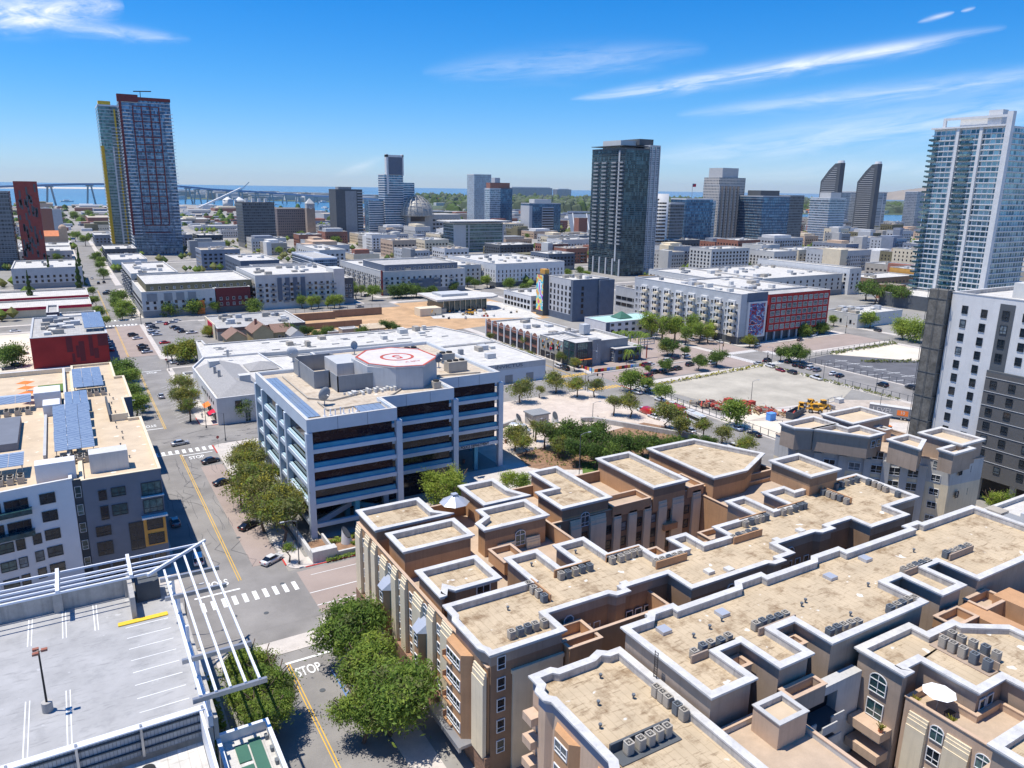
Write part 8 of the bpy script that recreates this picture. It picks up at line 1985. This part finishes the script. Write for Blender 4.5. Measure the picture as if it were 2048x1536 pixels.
MB().box(9.28,9.36,-1.05,1.05,1.2,2.6).build('windscreen',[M['carglass']],BS,local=True); MB().box(9.36,9.4,-.8,.8,2.62,2.9).build('destination_board',[M['black']],BS,local=True)
for k,xx in enumerate((1.6,3.4)): m = MB(); m.add([(xx,-1.3,.5),(xx+1,-1.3,.5),(xx-1.2,-1.3,2.9),(xx-2.0,-1.3,2.9)],[(0,1,2,3)]); m.add([(xx,1.3,.5),(xx+1,1.3,.5),(xx-1.2,1.3,2.9),(xx-2.0,1.3,2.9)],[(0,1,2,3)]); m.build('red_swoosh',[PAINT['red']],BS,local=True)
# semi trailer with sign in the yard
TR = thing('trailer','grey storage trailer with white letters and an orange-red panel in the equipment yard','trailer',(224,138.5,0.2),R(-62))
MB().box(-6.2,6.2,-1.25,1.25,.9,3.9).build('body',[M['grey']],TR,local=True); MB().box(-6.25,6.25,-1.3,1.3,3.9,4.0).build('roof',[M['offwhite']],TR,local=True)
MB().box(2,5.2,-1.3,-1.26,1.5,3.2).build('orange_panel',[M['awning']],TR,local=True); me = text_mesh('LEVEL',2.0,.02); me.materials.append(M['white']); o=put('lettering',me,TR,(-2.2,-1.29,2.5)); o.rotation_euler=(R(90),0,0); o.scale=(1.15,1,1)
me = text_mesh('10',1.4,.02); me.materials.append(M['white']); o=put('lettering',me,TR,(3.6,-1.33,2.4)); o.rotation_euler=(R(90),0,0)
for a in (-4.5,-3.4,3.4,4.5): 
    for s in (-1.1,1.1): put('wheel',CARS_P['suv']['wheel'],TR,(a,s,.45),0,(1.3,1.3,1.3))
parasol(216,138,.2,2.4,2.6,'bluefab','blue canopy tent beside the lettered trailer',None,4)
parasol(181.5,137.5,.2,1.8,2.3,'bluefab','blue and white parasol beside the beige huts on the far kerb')
# construction plant
def loader(x,y,rz,label,col='cat'):
    t = thing('loader',label,'construction machine',(x,y,.2),rz,'yellow construction machines')
    MB().box(-2.2,.4,-.9,.9,.9,1.9).build('body',[M[col]],t,local=True); MB().box(-.6,.9,-.7,.7,1.9,3.0).build('cab',[M['carglass']],t,local=True); MB().box(-.7,1,-.8,.8,3.0,3.12).build('cab_roof',[M[col]],t,local=True); MB().box(.4,1.8,-.6,.6,.9,1.5).build('bonnet',[M[col]],t,local=True)
    for a in (-1.4,1.5):
        for s in (-1,1): put('wheel',CARS_P['suv']['wheel'],t,(a,s,.7),0,(1.9,2,1.9))
    m=MB(); m.beam((1.2,-.7,1.6),(3.2,-.7,1.0),.25); m.beam((1.2,.7,1.6),(3.2,.7,1.0),.25); m.build('loader_arm',[M[col]],t,local=True); MB().prism([(3.1,-1.1),(4.0,-1.1),(3.7,1.1),(3.1,1.1)],.3,1.2).build('bucket',[M['steel']],t,local=True)
    m=MB(); m.beam((-2.2,0,1.6),(-3.6,0,3.4),.3); m.build('boom',[M[col]],t,local=True); m=MB(); m.beam((-3.6,0,3.4),(-4.6,0,1.6),.25); m.build('boom',[M[col]],t,local=True); MB().box(-4.9,-4.3,-.35,.35,1.0,1.7).build('bucket',[M['steel']],t,local=True)
for i,(x,y,r_) in enumerate(((204,157,.5),(207,153.5,2.2),(210,158,1.2),(213,155.5,-.4))): loader(x,y,r_,'yellow backhoe loader in the yard cluster, %s from the left'%ORD[i])
loader(206,127.5,-.5,'orange compact machine just behind the grey stepped roofs','awning')
loader(178,386,.7,'yellow excavator on the ochre dirt near the white gravel'); loader(196,378,2,'excavator beside the pavilion dirt')
rnd = random.Random(55)
def skip(x,y,rz,w_,d,h,m_,label,name='skip_container'):
    t = MB(); v=[(-w_/2+.3,-d/2+.15),(w_/2-.3,-d/2+.15),(w_/2-.3,d/2-.15),(-w_/2+.3,d/2-.15)]; V=[(-w_/2,-d/2),(w_/2,-d/2),(w_/2,d/2),(-w_/2,d/2)]
    t.add([(a,b,0) for a,b in v]+[(a,b,h) for a,b in V]+[(a*.92,b*.9,h) for a,b in V]+[(a*.9,b*.85,.15) for a,b in v],[(0,1,5,4),(1,2,6,5),(2,3,7,6),(3,0,4,7),(4,5,9,8),(5,6,10,9),(6,7,11,10),(7,4,8,11),(8,9,13,12),(9,10,14,13),(10,11,15,14),(11,8,12,15),(12,13,14,15)]); ob=t.build(name,[M[m_]]); ob.location=(x,y,.2); ob.rotation_euler=(0,0,rz); tag(ob,label,'container'); return ob
skip(197.5,154,.3,9,2.6,2.2,'dkgrey','large dark open skip near the yellow machines'); skip(192,141,.2,4.6,2.4,1.8,'navy','small dark open skip near the near edge of the yard'); skip(181,176,-.4,6,2.4,1.6,'dkgrey','dark open skip at the back of the red steel heap')
for i in range(85):
    u_ = rnd.random(); x = 178+u_*17+rnd.uniform(-3,3); y = 178-u_*21+rnd.uniform(-4,4); k = rnd.random()
    m = MB()
    if k < .5: m.beam((-1.4,0,.3),(1.3,rnd.uniform(-.8,.8),.5+rnd.random()),.35,.5); m.beam((-.5,-.7,.2),(.6,.8,.8),.25,.3)
    else: m.box(-.9,.9,-.6,.6,0,.9); m.beam((-1.1,0,.9),(1.1,.3,1.3),.2)
    col = rnd.choice(['rust','rust','rust','wood','brickred','hvac'])
    ob = m.build('steel_scrap' if col!='wood' else 'timber_stack',[M[col]]); ob.location=(x,y,.2+rnd.random()*.9); ob.rotation_euler=(rnd.uniform(-.3,.3),0,rnd.uniform(0,3.14)); tag(ob,'%s piece of the tangled heap in the yard opposite the bus'%{'rust':'red steel','wood':'plywood','brickred':'dull red','hvac':'beige'}[col],'scrap','%s pieces of the yard heap'%col)
for i,(x,y,m_,lab) in enumerate(((190.5,176,'rust','red tool crate with a post, on the grey lot'),(193,171.5,'rust','left red crate of a pair on the grey lot edge'),(195,170,'rust','right red crate of a pair on the grey lot edge'),(187.5,155,'bluefab','blue portable toilet at the yard edge'),(192,147,'wood','plywood stack near the small skip'),(195,145,'wood','pale timber crates near the small skip'),(184,133,'cream','beige site hut on the far kerb, left'),(181,127,'cream','beige site hut on the far kerb, right'),(187,135,'offwhite','white equipment box beside the beige huts'),(225,158,'offwhite','white bag heap at the yard fence'),(216,142,'awning','orange barrels near the trailer'),(199,402,'bluefab','blue portable toilet block on the ochre dirt'),(206,385,'offwhite','white tarped stack on the ochre dirt'),(190,420,'dkgrey','dark rubbish skip by the pavilion'))):
    s = 1.3 if 'hut' not in lab else 2.6
    m = MB(); m.prism([(-s,-s*.7),(s,-s*.7),(s*.95,s*.7),(-s*.95,s*.7)],0,2.2 if 'toilet' in lab or 'hut' in lab else 1.4); m.prism([(-s*1.05,-s*.75),(s*1.05,-s*.75),(s,s*.75),(-s,s*.75)],2.2 if 'toilet' in lab or 'hut' in lab else 1.4,2.35 if 'toilet' in lab or 'hut' in lab else 1.5)
    ob = m.build('site_box',[M[m_]]); ob.location=(x,y,.2); tag(ob,lab,'site box')
for i in range(26):
    x = rnd.uniform(176,226); y = rnd.uniform(366,396); ob = MB().box(-.6,.6,-.5,.5,0,1.0).beam((-.4,0,1),(-.4,0,1.7),.12).build('site_box',[M[rnd.choice(['offwhite','dkgrey','rust','wood'])]]); ob.location=(x,y,.2); ob.rotation_euler=(0,0,rnd.random()*3); tag(ob,'small equipment box scattered on the white gravel of the construction site','site box','boxes on the white gravel')
WT2 = thing('shed','long white flat-roofed tent between the trailer and the netting','tent',(228,118,0)); MB().prism([(196,112),(226,130),(230,122),(200,104)],0,3.6,0,1).build('wall',[M['peach'],M['white']],WT2); m=MB(); m.prism([(195,112),(226,131),(231,122),(200,103)],3.6,3.8); m.build('roof',[M['white']],WT2)

# ---------------------------------------------------------------- street furniture
def lamp_post(x,y,rz,label,h=8.5,arm=2.4):
    t = thing('street_lamp',label,'street lamp',(x,y,.13),rz,'street lamps')
    MB().cyl(0,0,0,.6,.2,8).cyl(0,0,.6,h,.1,8,.07).build('pole',[M['dkgrey']],t,local=True)
    m = MB(); m.beam((0,0,h-.1),(arm*.5,0,h+.25),.08); m.beam((arm*.5,0,h+.25),(arm,0,h+.3),.08); m.build('arm',[M['steel']],t,local=True)
    MB().box(arm-.1,arm+.65,-.16,.16,h+.18,h+.34).build('lamp_head',[M['ltgrey']],t,local=True)
for a in ((32.2,132.6,R(180),'dark street lamp on the corner pavement before the garden wall',9),(33.8,214.5,R(180),'dark street lamp on the pavement opposite the arched hall',8),(31,229,R(180),'slim street lamp before the white hall',8),(10.5,118,0,'street lamp behind the pergola rails',8),(30.5,310,R(180),'tall street lamp beside the small fenced lot',10),(31,424,R(180),'street lamp at the second crosswalk pair, right side',8),(10.8,243,0,'street lamp at the slate building front kerb',7),(156.5,212,R(180),'tall lamp at the yellow crosswalk, plaza corner',9),(174,211,0,'tall lamp at the red kerb corner before the rounded tree',9),(174.5,232.5,R(-90),'lamp at the painted fence corner',9),(156.5,233,R(180),'lamp at the warehouse corner',9),(248.5,208,R(180),'signal-side lamp at the vacant lot corner',8),(269.5,212,0,'lamp at the dark fig corner of the striped lot',8),(248,237,R(90),'lamp at the motel lot corner of the crossing',9),(269.5,236,R(90),'lamp beneath the framed mural',8),(344,243,R(90),'lamp at the end of the red wing',9),(362,222,R(90),'lamp at the crossing before the white warehouse',9),(174.5,140,R(180),'lamp near the pale blue car',6),(197,142,0,'dark lamp pole by the small skip',9),(196,171,0,'slim lamp on the grey vacant lot',8),(248,160,R(0),'lamp along the striped lot street, near side',7),(247.6,182,0,'lamp beside the white suv on the lot kerb',7),(222,141,0,'dark wooden pole beside the trailer',9),(112,176,0,'white globe lamp near the plaza van',5),(138.4,183,0,'white globe lamp at the plaza wall end',5),(98,190,0,'white globe lamp at the plaza left edge',5),(104,142,0,'flagpole-like white post behind the brown roofs',12)):
    lamp_post(*a[:4], h=a[4])
def signal(x,y,rz,label):
    t = thing('traffic_signal',label,'traffic light',(x,y,.13),rz,'traffic signals')
    MB().cyl(0,0,0,5.6,.11,8).build('pole',[M['dkgrey']],t,local=True); MB().beam((0,0,5.4),(4.5,0,5.7),.12).build('arm',[M['dkgrey']],t,local=True)
    for (a,z) in ((4.2,5.0),(.25,3.2)):
        h = MB().box(a-.18,a+.18,-.18,.18,z,z+1.0).build('signal_head',[M['black']],t,local=True)
        for k,c in enumerate(('paintred','yellow','greenwin')): m = MB(); m.cyl(0,0,0,.04,.11,8); o = m.build('signal_lens',[M[c]],h,local=True); o.rotation_euler=(R(90),0,0); o.location=(a,-.18,z+.83-k*.31)
for a in ((156.8,211,0,'traffic signal at the plaza corner of the yellow crosswalk'),(174,232,R(180),'traffic signal at the painted fence corner'),(248.6,210.5,0,'traffic signal at the vacant lot corner'),(270.2,234,R(180),'traffic signal beneath the framed mural'),(249,236,R(-90),'traffic signal at the motel side of the crossing'),(270,211,R(90),'traffic signal at the striped lot corner'),(344,243,R(-90),'traffic signal at the end of the red wing'),(363,221,R(90),'traffic signal left of the park trees'),(31,424.5,R(-90),'traffic signal at the upper crosswalk pair')): signal(*a)
def stop_sign(x,y,rz,label):
    t = thing('stop_sign',label,'stop sign',(x,y,.13),rz,'stop signs'); MB().cyl(0,0,0,2.6,.05,6).build('post',[M['steel']],t,local=True)
    m=MB(); v=[(.42*math.cos(R(22.5+45*i)),-.06,2.9+.42*math.sin(R(22.5+45*i))) for i in range(8)]; m.add(v,[tuple(range(8))]); m.add([(a,-.03,c) for a,b,c in v],[tuple(range(7,-1,-1))]); p=m.build('plate',[M['paintred']],t,local=True)
    me=text_mesh('STOP',.3,.005); me.materials.append(M['white']); o=put('lettering',me,p,(0,-.08,2.9)); o.rotation_euler=(R(90),0,0)
stop_sign(31,209.5,0,'red stop sign at the near right corner of the second crosswalk'); stop_sign(30.6,318,0,'red stop sign near the small fenced lot'); stop_sign(10.8,233,0,'stop sign at the slate building corner')
def bin_(x,y,label): ob = MB().cyl(0,0,0,.9,.38,10).cyl(0,0,.9,1.0,.42,10).build('planter_tub',[M['brickred']]); ob.location=(x,y,.16); tag(ob,label,'planter','round planters on the plaza')
for i,(x,y) in enumerate(((98,176),(100.8,175.6),(102.3,175.2),(105.8,174.8),(84.5,166.5),(86,163))): bin_(x,y,'round brown planter tub on the plaza, %s from the left'%ORD[i])
# fences
def fence(name,pts,h,label,step=3,m_='dkgrey'):
    t = thing('fence',label,'fence',(pts[0][0],pts[0][1],0))
    for a,b in zip(pts,pts[1:]):
        L = math.hypot(b[0]-a[0],b[1]-a[1]); n = max(1,int(L/step))
        for z in (.3,h): MB().beam((a[0],a[1],z),(b[0],b[1],z),.09).build('rail',[M[m_]],t)
        for i in range(n+1):
            x=a[0]+(b[0]-a[0])*i/n; y=a[1]+(b[1]-a[1])*i/n; MB().box(x-.07,x+.07,y-.07,y+.07,.1,h+.15).build('post',[M[m_]],t)
fence('f',[(269.6,206),(269.6,120)],2.2,'dark chain fence along the striped parking lot'); fence('f',[(248.4,176),(248.4,120)],2.2,'chain fence along the right side of the equipment yard'); fence('f',[(173.8,198),(173.8,120)],2.2,'fence along the far kerb opposite the bus'); fence('f',[(270,212),(340,216)],2,'thin fence at the back of the sandy lot',4); fence('f',[(186,165),(200,158),(229,160)],1.6,'pipe fence between grey lot and yard',4,'steel'); fence('f',[(95,425),(160,425)],2.4,'thin fence before the balconied block',5)
tag(MB().prism([(133,182),(137,180.5),(149,160),(156,148),(155.2,147.4),(148.2,159.4),(136.3,179.8),(133,181.2)],0,1.6).build('plaza_wall',[M['concrete']]),'long low concrete wall between plaza and bus street','wall')
tag(MB().prism([(104,186),(116,190.5),(116,191.3),(104,186.8)],0,1.3).build('plaza_wall',[M['concrete']]),'low wall behind the parked plaza van','wall')
# people, a few pixels high
def person(x,y,shirt,label):
    t = MB(); t.beam((-.1,0,0),(-.08,0,.85),.14,.14,0,6); t.beam((.12,.15,0),(.08,0,.85),.14,.14,0,6); t.beam((0,0,.8),(0,0,1.45),.42,.26,1,8); t.beam((-.25,0,1.4),(-.3,.1,.85),.1,.1,1,6); t.beam((.25,0,1.4),(.3,-.1,.85),.1,.1,1,6); t.ball((0,0,1.62),.11,.12,.14,8,6,2)
    ob = t.build('person',[M['dkgrey'],M[shirt],M['peach']]); ob.location=(x,y,.14); tag(ob,label,'person','pedestrians')
person(36.5,132.2,'white','person in white shirt on the pavement by the corner garden') if False else None
for i,(x,y,c,l) in enumerate(((31.2,140,'navy','person in navy top walking under the olive trees'),(31.6,240,'white','person in white top before the white hall'),(174,225,'dkgrey','person in grey waiting at the painted fence corner'),(249,213,'crimson','person in red top at the vacant lot corner'),(188,388,'yellow','worker in yellow vest on the white gravel'),(196,383,'awning','worker in orange vest on the white gravel'))): person(x,y,c,l)
person(31.3,322,'black','person in dark clothes on the corner pavement by the small fenced lot'); person(33,352,'navy','person in navy shirt on the pavement beside the angled cars'); person(25,214,'white','person in white shirt crossing at the second crosswalk') if False else None
tag(MB().box(48,51,414.5,417,0,4).build('x') ,'x','x') if False else None
hz = MB().box(-5000,17000,-300,14000,-3.5,240).build('haze', [bpy.data.materials.new('haze_air')]); tag(hz, kind='stuff')
hm = hz.data.materials[0]; hm.use_nodes = True; nt_ = hm.node_tree
nt_.nodes.remove(nt_.nodes['Principled BSDF']); pv_ = N(nt_, 'ShaderNodeVolumePrincipled'); pv_.inputs['Color'].default_value = (.80,.88,1,1); pv_.inputs['Density'].default_value = 2.8e-5; pv_.inputs['Anisotropy'].default_value = .2
nt_.links.new(pv_.outputs[0], nt_.nodes['Material Output'].inputs['Volume'])
flush_windows()
